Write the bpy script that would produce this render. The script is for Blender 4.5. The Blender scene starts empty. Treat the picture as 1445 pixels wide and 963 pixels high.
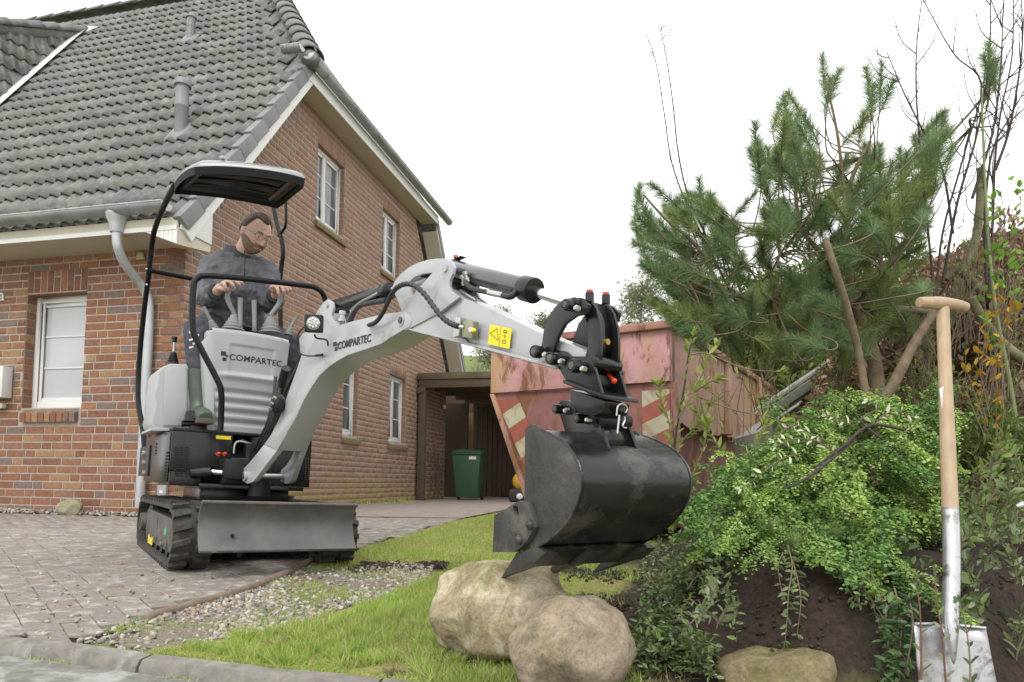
# Garden works beside a brick house: mini digger, skip, pine and rockery
import bpy, bmesh, math, random
import numpy as np
from mathutils import Vector, Matrix
from mathutils.geometry import tessellate_polygon

SC = bpy.context.scene
COL = SC.collection
R = math.radians
rnd = random.Random(11)
NR = np.random.default_rng(5)

# ------------------------------------------------------------------ camera
CAM_Z = 0.40
PITCH, ROLL = 0.05741, 0.01363
FPX, CX, CY, PW = 940.4, 722.5, 625.5, 1445.0      # focal length and principal point on a 1445 px wide frame
cp_, sp_, cr_, sr_ = math.cos(PITCH), math.sin(PITCH), math.cos(ROLL), math.sin(ROLL)
CR = np.array([[cr_, -sr_, 0], [sr_, cr_, 0], [0, 0, 1.]]) @ np.array([[1, 0, 0], [0, cp_, sp_], [0, -sp_, cp_]]) @ np.array([[1, 0, 0], [0, 0, -1], [0, 1, 0.]])
EYE = Vector((0, 0, CAM_Z))
cam = bpy.data.objects.new('camera', bpy.data.cameras.new('camera'))
COL.objects.link(cam)
cam.matrix_world = Matrix([[CR[0][i], -CR[1][i], -CR[2][i], EYE[i]] for i in range(3)] + [[0, 0, 0, 1]])
cam.data.sensor_width = 36
cam.data.lens = 36 * FPX / PW
cam.data.shift_y = (CY - 481.5) / PW
cam.data.clip_end = 500
cam.data.clip_start = 0.05
cam.data.dof.use_dof = True
cam.data.dof.focus_distance = 2.35
cam.data.dof.aperture_fstop = 8.0
SC.camera = cam

# ------------------------------------------------------------------ sky, sun, exposure (bright overcast)
SUN_EL, SUN_AZ = 50, 200
W = bpy.data.worlds.new('World'); SC.world = W; W.use_nodes = True
nt = W.node_tree; nt.nodes.clear()
sky = nt.nodes.new('ShaderNodeTexSky'); sky.sky_type = 'NISHITA'; sky.sun_disc = False
sky.sun_elevation = R(SUN_EL); sky.sun_rotation = R(SUN_AZ); sky.air_density = 1.0; sky.dust_density = 5.0
hs = nt.nodes.new('ShaderNodeHueSaturation'); hs.inputs['Saturation'].default_value = 0.1
mx = nt.nodes.new('ShaderNodeMixRGB'); mx.inputs[0].default_value = 0.9; mx.inputs[2].default_value = (10.3, 10.35, 10.45, 1)
bg = nt.nodes.new('ShaderNodeBackground'); bg.inputs['Strength'].default_value = 0.1
wo_ = nt.nodes.new('ShaderNodeOutputWorld')
nt.links.new(sky.outputs[0], hs.inputs['Color']); nt.links.new(hs.outputs[0], mx.inputs[1])
nt.links.new(mx.outputs[0], bg.inputs['Color']); nt.links.new(bg.outputs[0], wo_.inputs[0])
sl = bpy.data.lights.new('sun', 'SUN'); sl.energy = 0.9; sl.angle = R(25); sl.color = (1, .97, .93)
so = bpy.data.objects.new('sun', sl); COL.objects.link(so)
so.rotation_euler = (R(90 - SUN_EL), 0, R(180 - SUN_AZ))
SC.view_settings.view_transform = 'Standard'; SC.view_settings.look = 'None'
SC.view_settings.exposure = 0.75; SC.view_settings.gamma = 1
SC.render.engine = 'CYCLES'
SC.cycles.max_bounces = 7; SC.cycles.diffuse_bounces = 4; SC.cycles.glossy_bounces = 3; SC.cycles.transparent_max_bounces = 6

# ------------------------------------------------------------------ rays from the photograph's frame into the place
def ray(px, py):
    v = CR.T @ np.array([(px - CX) / FPX, (py - CY) / FPX, 1.0])
    return Vector(v)
def on_plane(px, py, M, axis, val):
    """local coordinates (frame M) of the point seen at px,py on the plane local[axis] = val"""
    Mi = M.inverted(); e = Mi @ EYE; d = Mi.to_3x3() @ ray(px, py)
    t = (val - e[axis]) / d[axis]
    return e + d * t
def at_depth(px, py, t):
    return EYE + ray(px, py) * t

def sstep(a, b, x):
    t = np.clip((x - a) / (b - a), 0, 1); return t * t * (3 - 2 * t)
def gz(x, y):
    """ground height: drive falls gently from the house, rockery bank on the right"""
    x = np.asarray(x, float); y = np.asarray(y, float)
    z = -.02 * np.maximum(0, 6.5 - y) - .03 * np.clip(x + 1.7, 0, 1) * sstep(6.5, 4.5, y)
    d1 = y - (1.66 + .1 * np.sin(x * 5) + .04 * np.sin(x * 13)); d2 = (x - (.17 + .30 * (y - 1.8))) * .95
    d = -np.log(np.exp(-d1 * 9) + np.exp(-d2 * 9)) / 9
    z = z + .30 * sstep(0.0, .42, d) + .05 * np.maximum(0, d - .3) * sstep(9, 6, y)
    # road gutter in front of the kerb
    k = (y - 1.90) + .27 * (x + 1.44)
    z = z - .055 * sstep(0.0, -.035, k) * sstep(.9, .3, d)* (x < .3)
    return z
def bank(x, y):
    d1 = y - 1.66; d2 = (x - (.17 + .30 * (y - 1.8))) * .95
    return np.minimum(d1, d2)

# ------------------------------------------------------------------ materials
def _mat(name):
    m = bpy.data.materials.new(name); m.use_nodes = True
    n = m.node_tree; b = n.nodes['Principled BSDF']; return m, n, b
def _noise(n, scale, detail=4, rough=.6, vec=None, dist=0):
    t = n.nodes.new('ShaderNodeTexNoise'); t.inputs['Scale'].default_value = scale; t.inputs['Detail'].default_value = detail
    t.inputs['Roughness'].default_value = rough; t.inputs['Distortion'].default_value = dist
    if vec is not None: n.links.new(vec, t.inputs['Vector'])
    return t
def _ramp(n, fac, stops):
    r = n.nodes.new('ShaderNodeValToRGB'); e = r.color_ramp.elements
    while len(e) < len(stops): e.new(0.5)
    for i, (p, c) in enumerate(stops):
        e[i].position = p; e[i].color = (*c, 1) if len(c) == 3 else c
    n.links.new(fac, r.inputs[0]); return r
def _mix(n, fac, a, b, mode='MIX'):
    m = n.nodes.new('ShaderNodeMixRGB'); m.blend_type = mode
    for i, v in ((0, fac), (1, a), (2, b)):
        if hasattr(v, 'links'): n.links.new(v, m.inputs[i])
        elif i == 0: m.inputs[0].default_value = v
        else: m.inputs[i].default_value = (*v, 1)
    return m
def _rand(n):
    """a random value per loose piece of a mesh and per object"""
    g = n.nodes.new('ShaderNodeNewGeometry'); o = n.nodes.new('ShaderNodeObjectInfo')
    a = n.nodes.new('ShaderNodeMath'); a.operation = 'ADD'
    n.links.new(g.outputs['Random Per Island'], a.inputs[0]); n.links.new(o.outputs['Random'], a.inputs[1])
    f = n.nodes.new('ShaderNodeMath'); f.operation = 'FRACT'; n.links.new(a.outputs[0], f.inputs[0])
    return f.outputs[0], g.outputs['Position']
def pm(name, base, rough=.55, metal=0, var=.12, scale=14, bump=0, bscale=None, spots=None, sthr=.6, sscale=5, pieces=None, coat=0, trans=0, spec=.5, rvar=0, stretch=None):
    """painted/plain surface: base colour with noise variation, optional second colour in patches, optional per-piece palette"""
    m, n, b = _mat(name)
    fr, pos = _rand(n)
    if stretch:
        mp = n.nodes.new('ShaderNodeMapping'); mp.inputs['Scale'].default_value = stretch; n.links.new(pos, mp.inputs[0]); pos = mp.outputs[0]
    t = _noise(n, scale, 5, .6, pos)
    lo = tuple(c * (1 - var) for c in base); hi = tuple(min(1, c * (1 + var)) for c in base)
    if pieces:
        st = [(i / len(pieces), c) for i, c in enumerate(pieces)]
        pr = _ramp(n, fr, st); pr.color_ramp.interpolation = 'CONSTANT'
        k = _ramp(n, t.outputs[0], [(.3, (1 - var,) * 3), (.7, (1 + var * .6,) * 3)])
        c = _mix(n, 1.0, pr.outputs[0], k.outputs[0], 'MULTIPLY').outputs[0]
    else:
        c = _ramp(n, t.outputs[0], [(.3, lo), (.7, hi)]).outputs[0]
    if spots:
        s = _noise(n, sscale, 8, .7, pos, .3)
        sr = _ramp(n, s.outputs[0], [(sthr - .06, (0, 0, 0)), (sthr + .06, (1, 1, 1))])
        c = _mix(n, sr.outputs[0], c, spots).outputs[0]
    n.links.new(c, b.inputs['Base Color'])
    b.inputs['Roughness'].default_value = rough; b.inputs['Metallic'].default_value = metal
    b.inputs['Specular IOR Level'].default_value = spec
    if rvar:
        rr = _ramp(n, t.outputs[0], [(.3, (rough - rvar,) * 3), (.7, (rough + rvar,) * 3)]); n.links.new(rr.outputs[0], b.inputs['Roughness'])
    if coat: b.inputs['Coat Weight'].default_value = coat; b.inputs['Coat Roughness'].default_value = .12
    if bump:
        bt = _noise(n, bscale or scale * 4, 6, .65, pos)
        bp = n.nodes.new('ShaderNodeBump'); bp.inputs['Strength'].default_value = min(1, bump * 10); bp.inputs['Distance'].default_value = min(bump * .05, .35 * (bump ** .5) / (bscale or scale * 4))
        n.links.new(bt.outputs[0], bp.inputs['Height']); n.links.new(bp.outputs[0], b.inputs['Normal'])
    if trans:
        tr = n.nodes.new('ShaderNodeBsdfTranslucent'); mxs = n.nodes.new('ShaderNodeMixShader'); mxs.inputs[0].default_value = trans
        n.links.new(c, tr.inputs[0]); out = n.nodes['Material Output']
        n.links.new(b.outputs[0], mxs.inputs[1]); n.links.new(tr.outputs[0], mxs.inputs[2]); n.links.new(mxs.outputs[0], out.inputs[0])
    return m

# ------------------------------------------------------------------ mesh builder
I4 = Matrix.Identity(4)
class MB:
    def __init__(s, M=None): s.v = []; s.f = []; s.M = M
    def add(s, vs, fs):
        k = len(s.v); s.v += [Vector(p) for p in vs]; s.f += [tuple(i + k for i in f) for f in fs]; return s
    def hexa(s, p):   # p: 4 bottom + 4 top, same winding
        return s.add(p, [(3, 2, 1, 0), (4, 5, 6, 7), (0, 1, 5, 4), (1, 2, 6, 5), (2, 3, 7, 6), (3, 0, 4, 7)])
    def box(s, lo, hi, rot=None):
        (a, b, c), (d, e, f) = lo, hi
        p = [Vector(q) for q in ((a, b, c), (d, b, c), (d, e, c), (a, e, c), (a, b, f), (d, b, f), (d, e, f), (a, e, f))]
        if rot:
            m = sum(p, Vector()) / 8; p = [m + rot @ (q - m) for q in p]
        return s.hexa(p)
    def prism(s, pts, off, holes=()):
        """planar outline (3D points) thickened by vector off; holes are outlines too"""
        off = Vector(off); loops = [[Vector(p) for p in l] for l in [pts] + list(holes)]
        n0 = Vector()
        L = loops[0]
        for i in range(len(L)): n0 += L[i].cross(L[(i + 1) % len(L)])
        flip = n0.dot(off) > 0
        allp = [p for l in loops for p in l]
        tri = tessellate_polygon(loops)
        k = len(allp); f = []
        for t in tri:
            a, b, c = allp[t[0]], allp[t[1]], allp[t[2]]
            if (b - a).cross(c - a).dot(off) > 0: t = (t[0], t[2], t[1])
            f.append(tuple(t)); f.append((t[0] + k, t[2] + k, t[1] + k))
        i0 = 0
        for li, l in enumerate(loops):
            n = len(l)
            for i in range(n):
                a, b = i0 + i, i0 + (i + 1) % n
                q = (a, b, b + k, a + k)
                f.append(q)
            i0 += n
        return s.add(allp + [p + off for p in allp], f)
    def tube(s, pts, r, seg=8, caps=True, closed=False):
        pts = [Vector(p) for p in pts]; n = len(pts)
        rr = r if isinstance(r, (list, tuple)) else [r] * n
        base = len(s.v); up = None; vs = []
        for i, p in enumerate(pts):
            if closed: t = pts[(i + 1) % n] - pts[i - 1]
            else: t = pts[min(i + 1, n - 1)] - pts[max(i - 1, 0)]
            if t.length < 1e-9: t = Vector((0, 0, 1))
            t.normalize()
            if up is None:
                up = Vector((0, 0, 1)) if abs(t.z) < .9 else Vector((1, 0, 0))
            u = (up - t * up.dot(t)).normalized(); w = t.cross(u); up = u
            for k in range(seg):
                a = 2 * math.pi * k / seg
                vs.append(p + (u * math.cos(a) + w * math.sin(a)) * rr[i])
        fs = []
        for i in range(n if closed else n - 1):
            for k in range(seg):
                a = i * seg + k; b = i * seg + (k + 1) % seg
                c = ((i + 1) % n) * seg + (k + 1) % seg; d = ((i + 1) % n) * seg + k
                fs.append((a, b, c, d))
        if caps and not closed:
            fs.append(tuple(range(seg - 1, -1, -1))); fs.append(tuple((n - 1) * seg + k for k in range(seg)))
        return s.add(vs, fs)
    def cyl(s, a, b, r, seg=16, r2=None): return s.tube([a, b], [r, r if r2 is None else r2], seg)
    def lathe(s, prof, org, ax=(0, 0, 1), seg=20):
        """profile [(radius, height)] turned about axis ax from org"""
        org = Vector(org); ax = Vector(ax).normalized()
        u = ax.orthogonal().normalized(); w = ax.cross(u); vs = []; n = len(prof)
        for r, h in prof:
            for k in range(seg):
                a = 2 * math.pi * k / seg; vs.append(org + ax * h + (u * math.cos(a) + w * math.sin(a)) * max(r, 1e-4))
        fs = [(i * seg + k, i * seg + (k + 1) % seg, (i + 1) * seg + (k + 1) % seg, (i + 1) * seg + k) for i in range(n - 1) for k in range(seg)]
        fs.append(tuple(range(seg - 1, -1, -1))); fs.append(tuple((n - 1) * seg + k for k in range(seg)))
        return s.add(vs, fs)
    def ball(s, c, rx, ry=None, rz=None, seg=12, ring=8, rot=None):
        ry = ry or rx; rz = rz or rx; c = Vector(c); vs = []; fs = []
        for i in range(ring + 1):
            ph = math.pi * i / ring
            for k in range(seg):
                a = 2 * math.pi * k / seg
                p = Vector((rx * math.sin(ph) * math.cos(a), ry * math.sin(ph) * math.sin(a), -rz * math.cos(ph)))
                vs.append(c + (rot @ p if rot else p))
        for i in range(ring):
            for k in range(seg):
                fs.append((i * seg + k, i * seg + (k + 1) % seg, (i + 1) * seg + (k + 1) % seg, (i + 1) * seg + k))
        return s.add(vs, fs)
    def grid(s, rows):
        """rows of points -> sheet"""
        n = len(rows); m = len(rows[0]); vs = [p for r in rows for p in r]
        return s.add(vs, [(i * m + j, i * m + j + 1, (i + 1) * m + j + 1, (i + 1) * m + j) for i in range(n - 1) for j in range(m - 1)])
    def build(s, name, mat, parent=None, smooth=30, bevel=0, bseg=2, merge=True, subsurf=0, solid=0):
        vs = [s.M @ p for p in s.v] if s.M is not None else s.v
        if not vs: vs = [Vector((0, 0, 0))]
        lo = Vector([min(p[i] for p in vs) for i in range(3)]); hi = Vector([max(p[i] for p in vs) for i in range(3)])
        org = (lo + hi) / 2; org.z = lo.z
        bm = bmesh.new(); bv = [bm.verts.new(p - org) for p in vs]
        for f in s.f:
            try: bm.faces.new([bv[i] for i in f])
            except ValueError: pass
        if merge: bmesh.ops.remove_doubles(bm, verts=bm.verts, dist=1e-5)
        bmesh.ops.recalc_face_normals(bm, faces=bm.faces)
        if bevel:
            ed = [e for e in bm.edges if len(e.link_faces) == 2 and e.calc_face_angle(0) > R(28)]
            bmesh.ops.bevel(bm, geom=ed, offset=bevel, segments=bseg, affect='EDGES', clamp_overlap=True, profile=.6)
        if smooth:
            for f in bm.faces: f.smooth = True
            for e in bm.edges:
                if len(e.link_faces) == 2 and e.calc_face_angle(0) > R(smooth): e.smooth = False
        me = bpy.data.meshes.new(name); bm.to_mesh(me); bm.free(); me.materials.append(mat)
        return link(name, me, parent, org, subsurf, solid)
ORG = {}
def link(name, me, parent=None, org=Vector(), subsurf=0, solid=0):
    o = bpy.data.objects.new(name, me); COL.objects.link(o)
    base = ORG[parent.name] if parent else Vector()
    o.parent = parent; o.location = org - base; ORG[o.name] = Vector(org)
    if solid:
        q = o.modifiers.new('solid', 'SOLIDIFY'); q.thickness = solid; q.offset = 0
    if subsurf:
        q = o.modifiers.new('sub', 'SUBSURF'); q.levels = q.render_levels = subsurf
    return o
def tag(o, label=None, cat=None, group=None, kind=None):
    if label: o['label'] = label
    if cat: o['category'] = cat
    if group: o['group'] = group
    if kind: o['kind'] = kind
    return o
def thing(name, loc, label, cat, group=None):
    o = bpy.data.objects.new(name, None); COL.objects.link(o); o.location = loc; o.empty_display_size = .1
    ORG[o.name] = Vector(loc); return tag(o, label, cat, group)
def copy_of(o, parent, loc, rot=None, scale=None):
    c = o.copy(); COL.objects.link(c); c.parent = parent; c.location = loc - ORG[parent.name] if parent else loc
    if rot is not None: c.rotation_euler = rot
    if scale is not None: c.scale = scale
    ORG[c.name] = Vector(loc); return c
def np_mesh(name, V, F, mat, parent=None, smooth=False, col=None):
    """mesh from arrays, F is (n,3) or (n,4)"""
    V = np.ascontiguousarray(V, np.float32); F = np.ascontiguousarray(F, np.int32)
    org = Vector(((V[:, 0].min() + V[:, 0].max()) / 2, (V[:, 1].min() + V[:, 1].max()) / 2, V[:, 2].min()))
    V = V - np.array(org, np.float32)
    me = bpy.data.meshes.new(name); k = F.shape[1]
    me.vertices.add(len(V)); me.vertices.foreach_set('co', V.ravel())
    me.loops.add(F.size); me.loops.foreach_set('vertex_index', F.ravel())
    me.polygons.add(len(F)); me.polygons.foreach_set('loop_start', np.arange(0, F.size, k, dtype=np.int32))
    me.polygons.foreach_set('loop_total', np.full(len(F), k, np.int32))
    if smooth: me.polygons.foreach_set('use_smooth', np.ones(len(F), bool))
    me.update(); me.validate(); me.materials.append(mat)
    if col is not None:
        a = me.color_attributes.new('tint', 'FLOAT_COLOR', 'POINT'); a.data.foreach_set('color', np.ascontiguousarray(col, np.float32).ravel())
    return link(name, me, parent, org)
def scatter(TV, TF, P, X, Y, Z):
    """template verts TV (k,3), faces TF placed at P with axis arrays X,Y,Z (already scaled)"""
    n = len(P); k = len(TV)
    V = (P[:, None, :] + TV[None, :, 0:1] * X[:, None, :] + TV[None, :, 1:2] * Y[:, None, :] + TV[None, :, 2:3] * Z[:, None, :]).reshape(-1, 3)
    F = (np.asarray(TF)[None] + (np.arange(n) * k)[:, None, None]).reshape(-1, len(TF[0]))
    return V, F
def nrm(a): return a / np.maximum(1e-9, np.linalg.norm(a, axis=-1, keepdims=True))
def frames(D, roll=None, up=None):
    """axes for leaf directions D: Y along D, Z roughly up, random roll"""
    D = nrm(D); n = len(D); u = np.tile([0, 0, 1.], (n, 1)) if up is None else up
    X = np.cross(D, u); bad = np.linalg.norm(X, axis=1) < 1e-3; X[bad] = [1, 0, 0]; X = nrm(X); Z = np.cross(X, D)
    if roll is not None:
        c, s = np.cos(roll)[:, None], np.sin(roll)[:, None]; X, Z = X * c + Z * s, Z * c - X * s
    return X, D, Z
LEAF = (np.array([[0, 0, 0], [.32, .35, .06], [0, .45, -.03], [-.32, .35, .06], [.22, .78, .04], [-.22, .78, .04], [0, 1, -.06]]),
        [(0, 1, 2), (0, 2, 3), (2, 1, 4), (3, 2, 5), (2, 4, 6), (5, 2, 6)])
LEAF4 = (np.array([[0, 0, 0], [.3, .5, .05], [0, 1, 0], [-.3, .5, .05]]), [(0, 1, 2), (0, 2, 3)])
BLADE = (np.array([[-.5, 0, 0], [.5, 0, 0], [.3, .55, .06], [-.3, .55, .06], [0, 1, .3]]), [(0, 1, 2), (0, 2, 3), (3, 2, 4)])
# ================================================================== setting: ground
HC = Vector((-3.343, 6.659, 0)); HYAW = -0.22995
MH = Matrix.Translation(HC) @ Matrix.Rotation(HYAW, 4, 'Z')     # x along the front wall, y along the gable wall
hp = lambda x, y, z: MH @ Vector((x, y, z))

BRICKS = [(.31, .125, .062), (.34, .145, .07), (.27, .11, .058), (.36, .165, .08), (.25, .105, .06), (.33, .14, .08), (.29, .13, .072), (.23, .155, .12), (.37, .205, .10), (.30, .125, .06), (.26, .12, .075), (.31, .145, .082), (.35, .175, .095)]
BRICKS = [(r_ * .86, g_ * .93, b_ * 1.02) for r_, g_, b_ in BRICKS]
M_brick = pm('red_brick', (.3, .12, .06), rough=.85, var=.28, scale=30, bump=.4, bscale=160, pieces=BRICKS)
def moss_brick():
    """gable bricks, the lowest courses tinted by algae"""
    m = pm('mossy_brick', (.3, .12, .06), rough=.85, var=.25, scale=30, bump=.4, bscale=160,
           pieces=[tuple(a * .42 + b * .50 for a, b in zip(c, (.36, .235, .17))) for c in BRICKS])
    n = m.node_tree; b = n.nodes['Principled BSDF']; src = b.inputs['Base Color'].links[0].from_socket
    g = n.nodes.new('ShaderNodeNewGeometry'); sp = n.nodes.new('ShaderNodeSeparateXYZ'); n.links.new(g.outputs['Position'], sp.inputs[0])
    t = _noise(n, 1.6, 5, .6, g.outputs['Position'])
    a = n.nodes.new('ShaderNodeMath'); a.operation = 'MULTIPLY_ADD'; n.links.new(t.outputs[0], a.inputs[0]); a.inputs[1].default_value = 1.1
    n.links.new(sp.outputs[2], a.inputs[2])
    r = _ramp(n, a.outputs[0], [(.7, (.75,) * 3), (1.35, (0, 0, 0))]); r.color_ramp.elements[0].position = .60; r.color_ramp.elements[1].position = 1.0
    mm = _mix(n, r.outputs[0], src, (.32, .25, .07)); n.links.new(mm.outputs[0], b.inputs['Base Color']); return m
M_gbrick = moss_brick()
M_mortar = pm('mortar', (.40, .345, .285), rough=.95, var=.15, scale=9, bump=.5, bscale=120)
M_tile = pm('roof_tile', (.15, .15, .145), rough=.55, var=.35, scale=9, bump=.2, bscale=90, spots=(.25, .25, .22), sthr=.60, sscale=3.2,
            pieces=[(.145, .145, .132), (.16, .16, .147), (.128, .13, .12), (.178, .176, .16), (.14, .14, .138), (.15, .152, .128)])
M_white = pm('white_paint', (.68, .68, .65), rough=.4, var=.04, scale=5)
M_cream = pm('cream_soffit', (.54, .50, .39), rough=.55, var=.06, scale=4)
M_zinc = pm('zinc', (.29, .30, .295), rough=.45, metal=.45, var=.2, scale=6, rvar=.12)
M_zincpale = pm('pale_zinc', (.47, .49, .50), rough=.42, metal=.35, var=.12, scale=10, rvar=.1)
M_lead = pm('pale_flashing', (.62, .62, .61), rough=.6, var=.12, scale=6, bump=.3)
M_pipe = pm('roof_vent_grey', (.20, .205, .205), rough=.5, var=.1)
M_pane = pm('window_pane', (.50, .51, .52), rough=.04, var=.04, scale=2, spec=.6)
M_panedk = pm('dim_window_pane', (.12, .125, .13), rough=.05, var=.5, scale=3, spec=.7, stretch=(6, 6, .4))

def wild_rows(x0, x1, z, k):
    """one course of stretchers and headers, returned as (left, right)"""
    r = random.Random(k * 7 + 3); x = x0 - r.uniform(0, .24); out = []; run = 0
    while x < x1:
        if run >= 2 and r.random() < .55 or run >= 4: L = .115; run = 0
        else: L = .24; run += 1
        out.append((max(x, x0), min(x + L, x1))); x += L + .014
    return [(a, b) for a, b in out if b - a > .025]
def cut(segs, holes):
    for (h0, h1) in holes:
        n = []
        for a, b in segs:
            if b <= h0 or a >= h1: n.append((a, b)); continue
            if a < h0 - .02: n.append((a, h0))
            if b > h1 + .02: n.append((h1, b))
        segs = n
    return segs
def brick_mesh(w, h=.071, d=.0045, name='brick', mat=None):
    b = .0025
    v = [(-w / 2, 0, -h / 2), (w / 2, 0, -h / 2), (w / 2, 0, h / 2), (-w / 2, 0, h / 2)] + [(-w / 2 + b, -d, -h / 2 + b), (w / 2 - b, -d, -h / 2 + b), (w / 2 - b, -d, h / 2 - b), (-w / 2 + b, -d, h / 2 - b)]
    f = [(4, 5, 6, 7), (0, 1, 5, 4), (1, 2, 6, 5), (2, 3, 7, 6), (3, 0, 4, 7)]
    me = bpy.data.meshes.new(name); me.from_pydata(v, [], f); me.materials.append(mat); return me
_bc = {}
def lay_bricks(items, parent, rot, tofs, mat, limit):
    """items: (u centre, z centre, w, h, proud) on a wall; the nearest `limit` are objects, the rest one joined part"""
    rest_v, rest_f = [], []
    for i, (x, z, w, h, pr) in enumerate(items):
        pos = tofs(x, z, pr); pr0 = rnd.uniform(-.0015, .0015)
        if i < limit:
            key = (round(w, 2), round(h, 2), mat.name)
            if key not in _bc: _bc[key] = brick_mesh(round(w, 2), round(h, 2), .0045, 'brick', mat)
            o = bpy.data.objects.new('brick', _bc[key]); COL.objects.link(o); o.parent = parent
            o.location = pos - ORG[parent.name]; o.rotation_euler = rot
            o.scale = (w / round(w, 2), 1 + pr0 * 60, h / round(h, 2))
        else:
            m = Matrix.Translation(pos) @ rot.to_matrix().to_4x4(); b = .0025; d = .0045 + pr0
            k = len(rest_v)
            for q in [(-w / 2, 0, -h / 2), (w / 2, 0, -h / 2), (w / 2, 0, h / 2), (-w / 2, 0, h / 2), (-w / 2 + b, -d, -h / 2 + b), (w / 2 - b, -d, -h / 2 + b), (w / 2 - b, -d, h / 2 - b), (-w / 2 + b, -d, h / 2 - b)]:
                rest_v.append(tuple(m @ Vector(q)))
            rest_f += [tuple(k + j for j in f) for f in [(4, 5, 6, 7), (0, 1, 5, 4), (1, 2, 6, 5), (2, 3, 7, 6), (3, 0, 4, 7)]]
    if rest_v:
        o = np_mesh('brickwork', np.array(rest_v), np.array(rest_f), mat, parent); o['kind'] = 'stuff'
    return

house = thing('brick_house', hp(-2, 4, 0), 'red brick house with a grey tiled half-hipped roof behind the small digger', 'house')
# ---- front wall (local y = 0), seen x from -2.6
FW0 = -4.6; WX0, WX1, WZ0, WZ1 = -1.975, -1.19, 1.11, 2.345
b = MB(MH)
for (a, c, z0, z1) in ((FW0, WX0, -.2, 2.76), (WX1, -.001, -.2, 2.76), (WX0, WX1, -.2, WZ0), (WX0, WX1, WZ1, 2.76)):
    b.box((a, 0, z0), (c, .24, z1))
fwall = b.build('front_wall', M_mortar, house, smooth=0, merge=False)
items = []
zc = .0417 - 2 * .0833; k = 0
while zc < 2.74:
    segs = wild_rows(FW0 + 1.6, 0.0, zc, k)
    holes = []
    if zc + .035 > WZ0 - .16 and zc - .035 < WZ1 + .235: holes = [(WX0 - (.0 if zc > WZ0 else .0), WX1)]
    for a, c in cut(segs, holes): items.append(((a + c) / 2, zc, c - a, .068, 0))
    zc += .0833; k += 1
for j in range(9):          # soldier lintel of two broken rows over the window
    x = WX0 + .045 + j * .0872; s = .155 if j % 3 == 1 else .235
    items.append((x, WZ1 + .012 + s / 2, .075, s, 0))
    if s < .2: items.append((x, WZ1 + .012 + s + .012 + .035, .075, .065, 0))
items.sort(key=lambda q: (-(q[2] > .1), abs(q[0] + 1.1)))
lay_bricks(items, fwall, MH.to_euler(), lambda x, z, p: hp(x, -.0005 - p, z), M_brick, 300)
# reveal bricks of the window, left side
b = MB(MH)
zc = .0417 + 13 * .0833
while zc < WZ1 - .03:
    b.box((WX0 - .001, .012, zc - .035), (WX0 + .007, .115, zc + .035)); zc += .0833
b.box((WX0, .01, WZ1 - .008), (WX1, .12, WZ1 + .001)); b.build('reveal_brickwork', M_brick, fwall, smooth=0, merge=False)['kind'] = 'stuff'

# ---- gable wall (local x = 0)
D = 8.2; EZ = 2.74; SL = 1.35; HZ = 5.5
GW = [(2.49, 3.30, 4.03, 5.12), (4.68, 5.45, 4.03, 5.10), (3.44, 3.93, 1.07, 2.29), (5.15, 5.90, 1.07, 2.28)]
def gtop(y): return min(HZ, EZ + SL * y, EZ + SL * (D - y))
b = MB(MH)
out = [(0, -.2), (D, -.2), (D, EZ), (D - (HZ - EZ) / SL, HZ), ((HZ - EZ) / SL, HZ), (0, EZ)]
hol = [[(y0, z0), (y1, z0), (y1, z1), (y0, z1)] for y0, y1, z0, z1 in GW]
b.prism([Vector((0, y, z)) for y, z in out], (-.24, 0, 0), [[Vector((0, y, z)) for y, z in h] for h in hol])
gwall = b.build('gable_wall', M_mortar, house, smooth=0)
items = []; zc = .0417; k = 100
while zc < HZ - .03:
    lo = max(0, (zc + .03 - EZ) / SL) if zc > EZ - .05 else 0; hi = D - lo
    segs = wild_rows(lo, hi, zc, k); holes = []
    for y0, y1, z0, z1 in GW:
        if zc + .035 > z0 - .12 and zc - .035 < z1 + .17: holes.append((y0, y1))
    for a, c in cut(segs, holes): items.append(((a + c) / 2, zc, c - a, .068, 0))
    zc += .0833; k += 1
for y0, y1, z0, z1 in GW:
    nb = int((y1 - y0) / .0833)
    for j in range(nb): items.append((y0 + (j + .5) * (y1 - y0) / nb, z1 + .105, (y1 - y0) / nb - .01, .20, 0))
items.sort(key=lambda q: (-(q[2] > .2), q[0] + abs(q[1] - 2.2) * .5))
GR = (MH.to_3x3() @ Matrix.Rotation(R(90), 3, 'Z')).to_euler()
lay_bricks(items, gwall, GR, lambda y, z, p: hp(.0005 + p, y, z), M_gbrick, 300)
for y0, y1, z0, z1 in GW:
    b = MB(MH)
    zc = math.floor(z0 / .0833) * .0833 + .0417
    while zc < z1: 
        if zc > z0 + .03: b.box((-.078, y1 - .007, zc - .035), (-.006, y1 + .001, zc + .035))
        zc += .0833
    b.box((-.078, y0, z1 - .008), (-.004, y1, z1 + .001))
    b.build('reveal_brickwork', M_gbrick, gwall, smooth=0, merge=False)['kind'] = 'stuff'

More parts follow.
